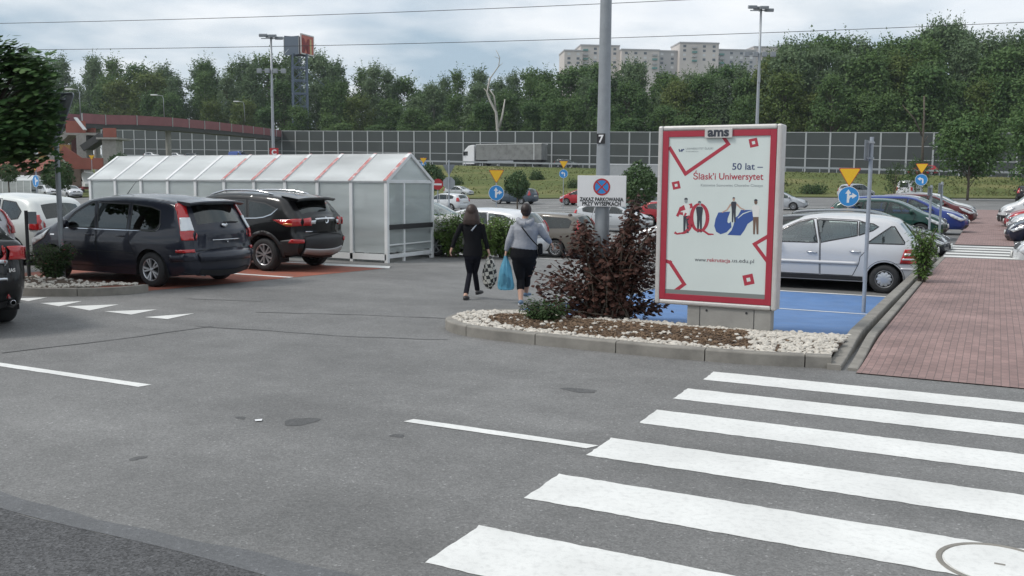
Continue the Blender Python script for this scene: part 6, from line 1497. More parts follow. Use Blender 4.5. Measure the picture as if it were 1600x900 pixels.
t = thing('sign_post', 'thin dark post with small grey box in front of the white hatchback at left', 'sign post', at(44, 400, 17.0)*1); t.location.z = gz(t.location.x, t.location.y); pp2 = Vector(t.location)
zt = zpx(329, pp2)-pp2.z; mb = MB(); mb.cyl((0, 0, -.05), (0, 0, zt), .03, n=8); mb.build('post', M['black'], t)
mb = MB(); mb.box((.10, .05, zt-.13), (.14, .03, .22), rz=.5); mb.build('box', M['sign_back'], t)
# ============================================================ floodlight masts
def mast(px, ytop, Z, label, heads, bar_y, letter=None):
    p = at(px, 300, Z); p.z = gz(p.x, p.y); t = thing('floodlight_mast', label, 'lamp post', p, YAW); zt = zpx(ytop, p)-p.z; rl = math.tan(ROLL)*zt
    mb = MB(); mb.tube([(0, 0, -.1), (0, 0, zt*.35), (0, 0, zt*.7), (0, 0, zt)], [.15, .12, .09, .07], 12); mb.build('shaft', M['galv'], t, smooth=True)
    mb = MB(); mb.beam((-.7, 0, zt-.1), (.7, 0, zt-.1), .06, .06); mb.beam((0, -.5, zt-.05), (0, .5, zt-.05), .06, .06); mb.build('cross_arm', M['galv'], t)
    for hx, hy, hz in heads: mb = MB(); mb.box((hx, hy, zt+hz), (.55, .34, .22), M=Matrix.Rotation(.2, 3, 'X')); mb.build('floodlight', M['pole'], t, bevel=.04)
    zb = zpx(bar_y, p)-p.z
    mb = MB(); mb.beam((-.9, 0, zb), (.9, 0, zb), .05, .05); mb.build('lower_arm', M['galv'], t)
    for i in range(4): mb = MB(); mb.box((-.85+.57*i, -.1, zb-.05), (.34, .2, .32)); mb.build('floodlight', M['pole'], t, bevel=.03)
    mb = MB(); mb.box((0, -.12, zb-1.6), (.14, .14, .5)); mb.build('switch_box', M['galv'], t)
    if letter:
        zl = zpx(238, p)-p.z; mb = MB(); mb.box((.1, -.19, zl), (.62, .06, .60)); o = mb.build('letter_sign', M['red'], t); text(letter, .5, M['sign_white'], o, (.1, -.225, zl-.17), bold=.02)
        disc(o, (0, 0), .001, M['red'], -.22, 'letter_field') if False else None
H4 = [(-.55, 0, .12), (.15, -.2, .05), (.55, .1, -.05), (-.15, .25, .1)]
mast(428.5, 58, 68, 'tall floodlight mast with a red letter C sign behind the trolley shelter', H4, 110, 'C')
mast(1179, 14, 62, 'tall floodlight mast rising behind the poster display', H4, 84)
# ============================================================ sign tower
def tower():
    Z = 222; p = at(470, 215, Z); zb = zpx(246, p); z1 = zpx(85, p); t = thing('sign_tower', 'blue-grey lattice tower carrying red and grey sign panels above the wood', 'sign tower', (p.x, p.y, zb), YAW+.30)
    st = mat('blue_grey_steel', (.13,.165,.225), .6, metal=.2, noise=.1); H = z1-zb; a = 1.62
    for sx in (-1, 1):
        for sy in (-1, 1): mb = MB(); mb.bx(sx*a-.17, sx*a+.17, sy*a-.17, sy*a+.17, 0, H); mb.build('leg', st, t)
    n = 8
    for i in range(n):
        z0, zz1 = H*i/n, H*(i+1)/n; mb = MB()
        for k, (u, v) in enumerate((((-a, -a), (a, -a)), ((a, -a), (a, a)), ((a, a), (-a, a)), ((-a, a), (-a, -a)))):
            mb.beam((*u, zz1-.1), (*v, zz1-.1), .16, .28); mb.beam((*u, z0), (*v, zz1), .09, .12); mb.beam((*v, z0), (*u, zz1), .08, .11)
            m0 = ((u[0]+v[0])/2, (u[1]+v[1])/2); mb.beam((m0[0], m0[1], z0), (m0[0], m0[1], zz1), .08, .08)
        mb.build('lattice', st, t)
    zt = zpx(55, p)-zb; w = 3.6
    def panel(x0, y0, x1, y1, nm, mt, zlo, zhi):
        mb = MB(); mb.beam((x0, y0, (zlo+zhi)/2), (x1, y1, (zlo+zhi)/2), .25, zhi-zlo); return mb.build(nm, mt, t)
    pr = panel(.1, -3.0, 3.3, 1.0, 'front_panel', mat('faded_red_panel', (.52,.13,.085), .5, noise=.12, nscale=1), H-.2, zt)
    fr = MB(); d = Vector((3.2, 4.0, 0)).normalized(); nn = Vector((d.y, -d.x, 0))*.16
    for zz in (H-.1, zt-.1): fr.beam(Vector((.1, -3.0, zz))+nn*.5, Vector((3.3, 1.0, zz))+nn*.5, .2, .28)
    for q in ((.1, -3.0), (3.3, 1.0)): fr.beam(Vector((q[0], q[1], H))+nn*.5, Vector((q[0], q[1], zt))+nn*.5, .28, .28)
    fr.build('panel_edge', M['alu'], pr)
    ang = math.atan2(d.y, d.x); cc = Vector((1.55, -1.19, 0))+nn*1.1
    dk = mat('grey_panel_back', (.085,.11,.15), .6, noise=.1)
    text('M', 4.6, mat('red_logo_letter', (.24,.012,.012), .5), pr, (cc.x-.45*d.x, cc.y-.45*d.y, H+.15), rot=(PI/2, 0, ang), bold=.14, name='logo_letter', sx=.85, depth_=.03)
    text('1', 4.6, mat('cream_logo_digit', (.62,.48,.22), .5), pr, (cc.x+1.5*d.x, cc.y+1.5*d.y, H+.15), rot=(PI/2, 0, ang), bold=.14, name='logo_digit', sx=.75, depth_=.03)
    pl2 = panel(-3.3, .6, -.2, -2.6, 'side_panel', dk, H-.3, zt-.5)
    mb = MB(); mb.beam((-3.3, .45, H+.1), (-.4, -2.5, zt-1.1), .06, .12); mb.beam((-3.0, .3, zt-1), (-.6, -2.3, H+.4), .05, .05)
    for q in ((-3.3, .6), (-.2, -2.6)): mb.beam((q[0]-.1, q[1]-.1, H-.3), (q[0]-.1, q[1]-.1, zt-.5), .16, .16)
    mb.build('panel_strut', M['barrier_steel'], pl2)
    panel(-3.3, .8, 3.2, 1.2, 'rear_panel', dk, H-.2, zt-.2)
    mb = MB(); mb.cyl((1.6, 1.6, H*.85), (9.5, 4, H*.62), .07, n=6); mb.build('stay_cable', st, t)
tower()
# ============================================================ red footbridge and its stair
def bridge():
    deckpts = [(112, 186, 134), (150, 188, 140), (200, 188.5, 147), (256, 191, 156), (330, 197, 171), (400, 204, 192), (455, 211, 224), (500, 216, 232)]
    P_ = [at(a, b+6, z) for a, b, z in deckpts]; O_ = P_[2].copy()
    red = mat('faded_red_railing', (.25,.095,.105), .6, noise=.14, nscale=.5); conc = M['concrete']; dk = mat('dark_bridge_soffit', (.06,.06,.06), .8)
    rd_ = mat('red_stair_panel', (.25,.075,.052), .6, noise=.15, nscale=.6)
    t = thing('footbridge', 'long red railed footbridge sloping over the noise barrier with a concrete stair at left', 'footbridge', O_)
    L_ = [p-O_ for p in P_]; nrm_ = []
    for i in range(len(L_)):
        d = (L_[min(i+1, len(L_)-1)]-L_[max(0, i-1)]); d.z = 0; d.normalize(); nrm_.append(Vector((d.y, -d.x, 0)))
    mb = MB(); rows = []
    for p, n in zip(L_, nrm_): rows.append([p+n*1.5, p-n*1.5, p-n*1.5-Vector((0,0,.75)), p+n*1.5-Vector((0,0,.75)), p+n*1.5])
    mb.grid(rows); mb.build('deck', dk, t)
    for s in (1, -1):
        mb = MB(); rows = []
        for p, n in zip(L_, nrm_): b = p+n*s*1.5; rows.append([b+Vector((0,0,-.05)), b+Vector((0,0,1.35)), b+n*.08+Vector((0,0,1.35)), b+n*.08+Vector((0,0,-.05)), b+Vector((0,0,-.05))])
        mb.grid(rows); mb.build('railing', red, t)
    mb = MB()
    for a, b, n in zip(L_, L_[1:], nrm_):
        k = max(1, int((b-a).length/5))
        for j in range(k):
            q = a.lerp(b, j/k)
            for s in (1, -1): mb.box(q+n*s*1.62+Vector((0,0,.62)), (.12,.12,1.5))
    o = mb.build('railing_posts', M['barrier_steel'], t); tag(o, kind='stuff')
    for px_, za in ((150, 140), (262, 157)):
        q = at(px_, 190, za); g_ = at(px_, 250, za).z-2 if px_ > 200 else gz(q.x, q.y); mb = MB(); mb.cyl((q.x-O_.x, q.y-O_.y, g_-O_.z), (q.x-O_.x, q.y-O_.y, q.z-O_.z-1.2), .45, n=16); mb.build('pier', conc, t, smooth=True, auto=40)
    for i, px_ in enumerate((126, 257, 383)):      # lamps on the bridge
        z = interp([(112, 134), (256, 156), (400, 192)], px_); b = at(px_, 190, z)-O_; tp = at(px_-2, (140, 149, 159)[i], z)-O_
        mb = MB(); mb.tube([b, tp-Vector((0,0,.5)), tp+Vector((-.2,0,-.05)), tp+Vector((-1.0,-.5,.05))], [.07,.055,.045,.04], 6); lo = mb.build('lamp_post', M['galv'], t, smooth=True)
        mb = MB(); mb.box(tp+Vector((-1.4,-.6,.05)), (1.1,.45,.2), rz=.4); mb.build('lamp_head', M['white_metal'], lo, bevel=.05)
    Z = 132
    def B(x0, x1, y0, y1, nm, m_, dp=3.0, z=Z, bev=0):      # block between pixel columns and rows at depth z
        a, b = at(x0, y1, z)-O_, at(x1, y0, z)-O_; mid = (a+b)/2; w = math.hypot(b.x-a.x, b.y-a.y)
        mb = MB(); mb.box(mid+Vector((-math.sin(YAW), math.cos(YAW), 0))*dp/2, (w, dp, abs(b.z-a.z)), rz=YAW); return mb.build(nm, m_, t, bevel=bev)
    B(103, 133, 189, 207.5, 'landing_rail', rd_, .15); B(100, 150, 207.5, 211, 'landing_slab', conc, 4.5); B(133, 149, 200, 207, 'landing_rail', rd_, .15, Z+4)
    B(161, 181, 200, 214.5, 'landing_rail', rd_, .15, Z-1); B(150, 183, 214.8, 217.5, 'landing_slab', conc, 5, Z-1)
    B(161, 181, 217.6, 262, 'stair_column', conc, 2.2, Z-.5); B(121, 134, 211, 262, 'stair_column', conc, 2.2); B(113, 121, 212, 262, 'stair_wall', mat('maroon_stair_wall', (.10,.035,.035), .8), .4, Z+4)
    def flight(pxa, pya, pxb, pyb, nm, m_, th, z0, z1, dpth=2.6):
        a, b = at(pxa, pya, z0)-O_, at(pxb, pyb, z1)-O_; mb = MB(); mb.beam(a, b, dpth, th); return mb.build(nm, m_, t)
    flight(134, 232, 163, 213, 'stair_flight', dk, .9, Z+1, Z+1); flight(95, 236, 125, 256, 'ramp_rail', rd_, 1.7, Z-2, Z-2, .2); flight(95, 222, 112, 208, 'stair_flight', conc, .8, Z+2, Z+2); flight(78, 238, 104, 262, 'stair_flight', conc, .5, Z-4, Z-4)
    B(86, 160, 247, 264, 'ramp_wall', rd_, .3, Z-3); B(60, 110, 226, 246, 'stair_wall_back', mat('ochre_stair_wall', (.30,.16,.05), .8, noise=.2), .4, Z+9)
    B(78, 125, 250, 290, 'lower_wall', mat('brown_stair_base', (.17,.12,.10), .85, noise=.2, nscale=.5), 1.0, Z+1)
    flight(118, 184, 133, 203, 'stair_canopy', M['white_metal'], .16, Z-1, Z-1, .9) 
bridge()
# low brown-roofed kiosk wall at far left
p = at(40, 285, 118); g_ = gz(p.x, p.y); t = thing('brick_outbuilding', 'low brown brick outbuilding with red roof behind the small round tree at far left', 'building', (p.x, p.y, g_), YAW)
mb = MB(); mb.bx(-4.5, 3.2, 0, 5, -.5, 3.0); mb.build('wall', mat('brown_brick_wall', (.20,.14,.12), .85, noise=.15, nscale=1), t)
mb = MB(); mb.add([(-4.8,-.4,3.0),(3.5,-.4,3.0),(3.5,2.5,4.6),(-4.8,2.5,4.6),(-4.8,5.4,3.0),(3.5,5.4,3.0)], [(0,1,2,3),(3,2,5,4),(0,3,4),(1,5,2)]); mb.build('roof', mat('red_roof_tile', (.22,.07,.05), .8, noise=.2, nscale=2), t)
# ============================================================ block of flats behind the wood
def flats():
    Z = 620; p = at(1040, 110, Z); wallm = mat('pale_prefab_concrete', (.58,.53,.49), .9, noise=.08, nscale=.06); wall2 = mat('grey_prefab_concrete', (.42,.41,.41), .9, noise=.08, nscale=.06)
    wm2 = mat('dark_flat_window', (.10,.12,.14), .3); tq = mat('green_balcony_front', (.12,.26,.24), .7); wf = mat('white_window_frame', (.6,.6,.6), .5)
    t = thing('apartment_block', 'long pale block of flats with stepped roofline showing above the wood', 'building', p, YAW+.10)
    k = Z/F_PX; X = lambda px: (px-1040)*k; zz = lambda py: at(1040, py, Z).z-p.z
    secs = [(883, 911, 83, 0, wallm), (911, 972, 71.5, 8, wallm), (972, 1031, 79, 2, wallm), (1031, 1064, 77.5, 9, wall2), (1064, 1126, 65.5, 4, wallm), (1126, 1190, 73.5, 9, wall2), (1190, 1290, 66, 14, wallm)]
    for i, (a, b, top, back, m_) in enumerate(secs):
        mb = MB(); mb.bx(X(a), X(b)-.1, back, back+22, -45, zz(top)); w = mb.build('wall_block', m_, t)
        mb = MB(); mb.bx(X(a)-.3, X(b)+.2, back-.4, back+22.4, zz(top)+.02, zz(top)+.9); mb.build('parapet', wall2, w)
        n = max(2, int((X(b)-X(a))/5.6)); wid = (X(b)-X(a))/n
        if i > 5: continue
        for r in range(4 if i != 1 else 5):
            z0 = zz(top)-2.4-2.8*r
            for c_ in range(n):
                x = X(a)+wid*(c_+.5)
                if (c_+i) % 4 == 1 and n > 3:
                    mb = MB(); mb.bx(x-1.6, x+1.6, back-1.3, back-.02, z0-.9, z0+.25); mb.build('balcony', tq if (r+i) % 2 else wall2, t)
                else:
                    mb = MB(); mb.bx(x-.95, x+.95, back-.06, back+.0, z0-.1, z0+1.4); o = mb.build('window', wm2 if (r*7+c_*3+i) % 3 else wf, t)
flats()
# ============================================================ overhead cables
def wire(a, b, sag, r, label):
    P0, P1 = at(*a), at(*b); t_ = [i/30 for i in range(31)]
    pts = [P0.lerp(P1, s)+Vector((0,0,-sag*4*s*(1-s))) for s in t_]; o_ = pts[15].copy(); mb = MB(); mb.tube([p-o_ for p in pts], r, 5)
    o = mb.build('overhead_cable', M['black'], smooth=True); o.location = o_; tag(o, label, 'cable')
wire((-500, 42, 75), (1750, -38, 62), .75, .021, 'upper overhead cable crossing the sky and leaving at the top edge')
wire((-500, 78, 80), (2100, 10, 66), .95, .022, 'lower overhead cable crossing the whole sky above the wood')
# ============================================================ vegetation
M['bark'] = mat('grey_brown_bark', (.11,.09,.07), .9, noise=.35, nscale=6, bump=.4, bscale=12)
M['birch'] = mat('pale_bark', (.42,.40,.36), .85, noise=.3, nscale=3)
M['leaf_wood'] = leaf_mat('woodland_leaves', (.050,.108,.036), (.140,.210,.072), .18, .10)
M['leaf_silver'] = leaf_mat('silvery_poplar_leaves', (.074,.128,.062), (.170,.230,.120), .18, .10)
M['leaf_yellow'] = leaf_mat('yellowish_leaves', (.070,.115,.028), (.165,.200,.064), .2, .12)
M['leaf_maple'] = leaf_mat('maple_leaves', (.040,.098,.034), (.125,.20,.066), .22, 1.2)
M['leaf_globe'] = leaf_mat('clipped_tree_leaves', (.034,.072,.032), (.090,.140,.060), .18, 2)
M['leaf_fresh'] = leaf_mat('fresh_green_leaves', (.065,.125,.025), (.165,.24,.075), .25, 4)
M['leaf_shrub'] = leaf_mat('green_shrub_leaves', (.025,.055,.02), (.075,.115,.045), .22, 6)
M['leaf_maroon'] = leaf_mat('dark_maroon_leaves', (.040,.018,.015), (.130,.066,.050), .15, 5)
M['petal'] = mat('white_petals', (.75,.75,.70), .6); M['petal_red'] = mat('red_petals', (.45,.04,.06), .6)
def leafq(mb, p, n, up, L_, W_, fold=.15):
    n = n.normalized(); t = up-n*up.dot(n)
    if t.length < 1e-3: t = n.orthogonal()
    t.normalize(); b = n.cross(t); f = n*(-fold*W_)
    mb.add([p, p+t*L_*.45+b*W_*.5+f, p+t*L_, p+t*L_*.45-b*W_*.5+f], [(0, 1, 2, 3)])
def rvec(r): 
    while True:
        v = Vector((r.uniform(-1,1), r.uniform(-1,1), r.uniform(-1,1)))
        if .05 < v.length < 1: return v.normalized()
def make_tree(name, label, leafm, barkm, H, Rw, zc, seed, npuff=60, nleaf=110, lsz=(.35,.7), shape='round', trunk_r=.28, puff=(1.0,1.9), group=None, loc=(0,0,0), wisp=0, lean=(0,0)):
    r = random.Random(seed); t = thing(name, label, 'tree', loc, 0, group)
    tb = MB(); cr = MB(); P_ = []
    for i in range(npuff):
        a = r.uniform(0, 2*PI); u = r.random()
        if shape == 'round': h = zc+(H-zc)*u**.85; rad = Rw*math.sqrt(max(.03, 1-((h-(zc+(H-zc)*.42))/((H-zc)*.60))**2))
        elif shape == 'tall': h = zc+(H-zc)*u; f = (h-zc)/(H-zc); rad = Rw*min(1, .55+f*1.6)*(1-f**3*.85)
        else: h = zc+(H-zc)*u; f = (h-zc)/(H-zc); rad = Rw*(1-f*.55)*(.7+.3*math.sin(f*9+seed))
        rad *= r.uniform(.35, 1)**.5*r.uniform(.8, 1.08); P_.append(Vector((rad*math.cos(a)+lean[0]*h, rad*math.sin(a)+lean[1]*h, h)))
    P_.append(Vector((lean[0]*H, lean[1]*H, H*.97)))
    top = Vector((lean[0]*H*.8, lean[1]*H*.8, H*.82)); tr = [Vector((0,0,-.4)), Vector((r.uniform(-.1,.1)*trunk_r*4, 0, H*.2)), Vector((lean[0]*H*.5, lean[1]*H*.5, H*.5)), top]
    tb.tube(tr, [trunk_r, trunk_r*.8, trunk_r*.5, trunk_r*.15], 8)
    for p in P_[::2]:
        z0 = max(H*.12, p.z-r.uniform(.15,.3)*H); f = z0/H; b0 = Vector((lean[0]*z0, lean[1]*z0, z0)); m_ = b0.lerp(p, .5)+Vector((0,0,-.06*H*.3)); tb.tube([b0, m_, p], [trunk_r*.35*(1-f*.6), trunk_r*.2, trunk_r*.06], 5, cap=False)
    tb.build('trunk', barkm, t, smooth=True)
    for p in P_:
        pr = r.uniform(*puff); sc = Vector((pr, pr, pr*r.uniform(.6, .95)))
        k = int(nleaf*(pr/puff[1])**2)
        for _ in range(k):
            v = rvec(r); q = r.uniform(.55, 1.12)**.7; d = Vector((v.x*sc.x, v.y*sc.y, v.z*sc.z))*q; L_ = r.uniform(*lsz)
            n = (v+rvec(r)*.8+Vector((0,0,.35))); leafq(cr, p+d, n, rvec(r)+Vector((0,0,-.3))+v*.4, L_, L_*r.uniform(.5,.8))
        for _ in range(int(wisp)):
            v = rvec(r); v.z = abs(v.z)*1.2+.2; b0 = p+Vector((v.x*sc.x, v.y*sc.y, v.z*sc.z))*.9
            for j in range(6): L_ = r.uniform(*lsz)*.8; leafq(cr, b0+v*(pr*.14*j)+rvec(r)*.12*pr, rvec(r), v+rvec(r)*.5, L_, L_*.55)
    cr.build('crown', leafm, t); return t
# ------------------------------------------------------------ the wood behind the barrier
TP = {}
for nm, args in dict(
    a=dict(name='broadleaf_tree', leafm=M['leaf_wood'], barkm=M['bark'], H=20, Rw=4.6, zc=3.5, seed=1, npuff=75, nleaf=120, wisp=2),
    b=dict(name='poplar_tree', leafm=M['leaf_silver'], barkm=M['bark'], H=24, Rw=3.6, zc=5, seed=2, npuff=80, nleaf=105, shape='tall', wisp=5, lean=(.02,0)),
    c=dict(name='broadleaf_tree', leafm=M['leaf_yellow'], barkm=M['bark'], H=18, Rw=4.4, zc=3, seed=3, npuff=70, nleaf=120, wisp=2),
    d=dict(name='poplar_tree', leafm=M['leaf_wood'], barkm=M['birch'], H=24, Rw=3.2, zc=5.5, seed=4, npuff=64, nleaf=95, shape='tall', wisp=6, lean=(-.015,0)),
    e=dict(name='broadleaf_tree', leafm=M['leaf_wood'], barkm=M['bark'], H=17, Rw=5.0, zc=2, seed=5, npuff=80, nleaf=120, shape='cone', wisp=2),
    f=dict(name='poplar_tree', leafm=M['leaf_silver'], barkm=M['birch'], H=22, Rw=3.9, zc=4, seed=6, npuff=78, nleaf=110, shape='round', wisp=4, lean=(.03,0))).items():
    args['nleaf'] = int(args['nleaf']*1.35); TP[nm] = make_tree(label='x', loc=(0,0,0), **args)
TOPS = [(-50,85),(75,100),(100,98),(180,90),(250,93),(300,84),(330,84),(360,92),(420,100),(470,112),(495,134),(535,140),(560,113),(600,108),(640,126),(690,112),(740,103),(800,98),(850,88),(880,95),(900,108),(960,112),(1030,104),(1100,98),(1140,74),(1200,60),(1260,60),(1330,68),(1380,60),(1440,33),(1480,55),(1530,60),(1570,55),(1600,42),(1700,44),(1900,60)]
LAND = [(-999, 'the maple at left'), (130, 'the red footbridge'), (440, 'the sign tower'), (560, 'the shelter gable'), (770, 'the dead white tree'), (940, 'the lamp post'), (1100, 'the poster display'), (1240, 'the gap right of the poster'), (1400, 'the leafless snag'), (1520, 'the roadside tree'), (1612, 'the right-edge tree')]
HT = dict(a=20, b=24, c=18, d=24, e=17, f=22)
rr = random.Random(77); spots = []
def wood_row(off, step, dy, kinds, row, jit=10, ylim=None):
    px = -120.0
    while px < 1880:
        x = px+rr.uniform(-jit, jit); T = interp(TOPS, x)+rr.uniform(*dy); d0 = BZ(x); w = at(x, interp(BB, x), d0); q = w-cn*(off+rr.uniform(-3, 3))
        zb = w.z+off*.02; dd = depth(q); zt = zpx(T, q); k = rr.choice(kinds)
        if 480 < x < 545 and row == 'rear': k = 'a'
        spots.append((x, q, zb, zt, k, row)); px += step*rr.uniform(.8, 1.2)
wood_row(34, 32, (-4, 8), 'bdfbda', 'rear')
wood_row(20, 40, (14, 40), 'abdcfe', 'middle', 14)
wood_row(9, 44, (52, 88), 'aceea', 'front', 14)
first = set(); cnt = {}
spots.sort(key=lambda s: s[0])
for x, q, zb, zt, k, row in spots:
    h = max(5, zt-zb); sc = h/HT[k]/1.04; wsc = max(.75, min(1.35, sc))*rr.uniform(.88, 1.12)
    li = max(i for i, (a, _) in enumerate(LAND) if x >= a); key = (li, row); cnt[key] = cnt.get(key, 0)+1
    kind = {'a': 'dense broadleaf', 'b': 'silvery poplar', 'c': 'yellowish broadleaf', 'd': 'slender poplar', 'e': 'low broadleaf', 'f': 'rounded poplar'}[k]
    lab = f'{kind} {ORD[cnt[key]-1]} in the {row} wood row right of {LAND[li][1]}'
    t0 = TP[k]
    if k not in first: first.add(k); t = t0; t['label'] = lab; t['group'] = 'trees in the wood behind the noise barrier'; t.location = (q.x, q.y, zb); t.scale = (wsc, wsc, sc); t.rotation_euler = (0, 0, rr.uniform(-.5, .5)+YAW)
    else: copy_tree(t0, (q.x, q.y, zb), rr.uniform(0, 6.28), lab, 'trees in the wood behind the noise barrier', scale=(wsc, wsc, sc))
# dead white tree and snag in front of the wood
def bare(px, ytop, ybot, label, barkm, lines, back=4):
    d0 = BZ(px); w = at(px, interp(BB, px), d0)-cn*back; w.z -= .2; dd = depth(w); t = thing('bare_tree', label, 'tree', w); mb = MB()
    for pts, r0, r1 in lines:
        P_ = [at(a, b, dd)-w for a, b in pts]; n = len(P_); mb.tube(P_, [r0+(r1-r0)*i/(n-1) for i in range(n)], 6)
    mb.build('trunk', barkm, t, smooth=True)
bare(780, 100, 205, 'dead white-limbed tree standing just behind the noise barrier', M['birch'], [([(779, 235), (778, 205), (775, 175), (766, 158), (761, 145), (765, 122)], .38, .12), ([(780, 200), (785, 180), (789, 155)], .3, .1), ([(775, 175), (772, 150), (765, 140)], .2, .1), ([(766, 150), (756, 138)], .14, .06), ([(761, 145), (766, 122), (779, 104), (781, 90), (775, 78)], .15, .05), ([(779, 104), (786, 98)], .08, .03), ([(781, 92), (772, 88)], .06, .03)], 5)
bare(1443, 150, 225, 'leafless brown snag in front of the noise barrier on the right', M['bark'], [([(1441, 265), (1442, 220), (1444, 180), (1444, 150)], .22, .12), ([(1441, 212), (1428, 185), (1410, 164)], .14, .05), ([(1442, 225), (1450, 212)], .1, .05)], -2)
# ------------------------------------------------------------ roadside and car-park trees
def local_tree(px, pybase, Z, top, half_px, label, leafm, name='broadleaf_tree', seed=1, npuff=60, nleaf=150, zc_f=.25, lsz=(.14,.3), shape='round', loc=None):
    p = at(px, 300, Z); p.z = gz(p.x, p.y); H = zpx(top, p)-p.z; Rw = half_px*Z/F_PX
    return make_tree(name, label, leafm, M['bark'], H, Rw*.82, H*zc_f, seed, npuff, nleaf, lsz, shape, trunk_r=max(.05, H*.018), puff=(Rw*.22, Rw*.40), loc=p, wisp=2)
local_tree(1512, 326, 92, 192, 57, 'broad dark roadside tree at the foot of the bank, right of the red car', M['leaf_wood'], seed=11, npuff=74, nleaf=150, zc_f=.38, lsz=(.22,.42))
local_tree(1630, 320, 104, 150, 62, 'big dark tree filling the right edge above the black estate', M['leaf_wood'], seed=12, npuff=80, nleaf=170, zc_f=.22, lsz=(.25,.5))
local_tree(1398, 322, 70, 256, 20, 'thin sapling left of the white van at the bank', M['leaf_shrub'], 'sapling', seed=13, npuff=26, nleaf=60, zc_f=.35, lsz=(.08,.16))
local_tree(1430, 312, 96, 250, 20, 'small tree right of the blue left-arrow sign', M['leaf_wood'], 'sapling', seed=14, npuff=30, nleaf=70, zc_f=.25, lsz=(.12,.22))
def globe(px, cy, half, Z, label, seed, guard=False):
    p = at(px, 300, Z); p.z = gz(p.x, p.y); c = zpx(cy, p)-p.z; Rr = half*Z/F_PX; r = random.Random(seed)
    t = thing('clipped_round_tree', label, 'tree', p, 0, 'round clipped trees in the car park'); mb = MB(); mb.tube([(0,0,-.2), (.02,0,c*.5), (0,0,c)], [.055,.045,.035], 8); mb.build('trunk', M['bark'], t, smooth=True)
    mb = MB()
    for _ in range(2300):
        v = rvec(r); q = Rr*(1+.10*math.sin(v.x*5+seed)+.08*math.sin(v.z*7+v.y*4))*r.uniform(.55, 1.06)**.5; L_ = r.uniform(.07, .15)*Rr/.6; leafq(mb, Vector((0,0,c))+Vector((v.x*q, v.y*q, v.z*q*1.02)), v+rvec(r)*.8, rvec(r)+v*.5, L_, L_*.6)
    mb.build('crown', M['leaf_globe'], t)
    if guard:
        mb = MB(); mb.tube([(0,0,0), (0,0,.75)], [.30,.14], 4); mb.build('trunk_guard', M['concrete'], t)
globe(808, 289, 19, 49, 'round clipped tree between the two walking women, with grey trunk guard', 1, True)
globe(998, 289, 31, 40, 'round clipped tree between the no-parking board and the poster display', 2)
globe(672, 279, 21, 62, 'round clipped tree beside the gable of the trolley shelter', 3)
globe(14, 270, 14, 55, 'small round clipped tree at the far left edge', 4)
globe(92, 274, 22, 48, 'round clipped tree behind the tall grey sign pole', 5)
globe(188, 256, 15, 110, 'distant round bush above the left end of the trolley shelter', 6)
# big maple at the left edge
c = at(-34, 170, 16.2); g0 = Vector((c.x-.1, max(c.y, 10.35), .1))
r = random.Random(31); mp_t = thing('maple_tree', 'leafy dark maple reaching in at the left edge over the sign pole', 'tree', g0)
tb = MB(); tb.tube([(0,0,-.2), (0,0,1.6), (.1,.05,2.9), Vector(c)-g0], [.11,.10,.08,.03], 10)
lm = MB(); cen = Vector(c)-g0; n_ = 0
cl = [cen+Vector((r.uniform(-1,1)*1.1, r.uniform(-1,1)*1.1, r.uniform(-1,1)*.86)) for _ in range(90)]
right = Vector((math.cos(YAW), math.sin(YAW), 0))
cl = [p for p in cl if ((p-cen).x/1.45)**2+((p-cen).y/1.4)**2+((p-cen).z/1.05)**2 < 1]+[cen+right*a+Vector((0,0,b)) for a, b in ((1.02,.25),(1.08,-.1),(1.0,-.5),(.92,.55),(.7,.7),(.85,-.65),(.5,.85),(.35,.82),(.52,.92),(1.08,.12))]
for p in cl:
    z0 = Vector((.1,.05,2.6)); tb.tube([z0.lerp(cen, .3), z0.lerp(p, .6)+Vector((0,0,.05)), p], [.03,.018,.006], 5, cap=False)
    for _ in range(115):
        v = rvec(r); q = r.uniform(.3, 1)*.36; n = Vector((r.uniform(-.5,.5), r.uniform(-.6,.2)-.25, 1))*1; tt = Vector((v.x, v.y, -.5)); L_ = r.uniform(.09, .16); o_ = p+v*q
        n.normalize(); t_ = (tt-n*tt.dot(n)).normalized(); b_ = n.cross(t_); w = L_*.55
        lm.add([o_, o_+t_*L_*.25+b_*w*.9, o_+t_*L_*.5+b_*w*.45, o_+t_*L_*.62+b_*w*.8, o_+t_*L_, o_+t_*L_*.62-b_*w*.8, o_+t_*L_*.5-b_*w*.45, o_+t_*L_*.25-b_*w*.9], [(0,1,2,6,7), (2,3,4), (2,4,6), (4,5,6)])
tb.build('trunk', M['bark'], mp_t, smooth=True); lm.build('crown', M['leaf_maple'], mp_t)
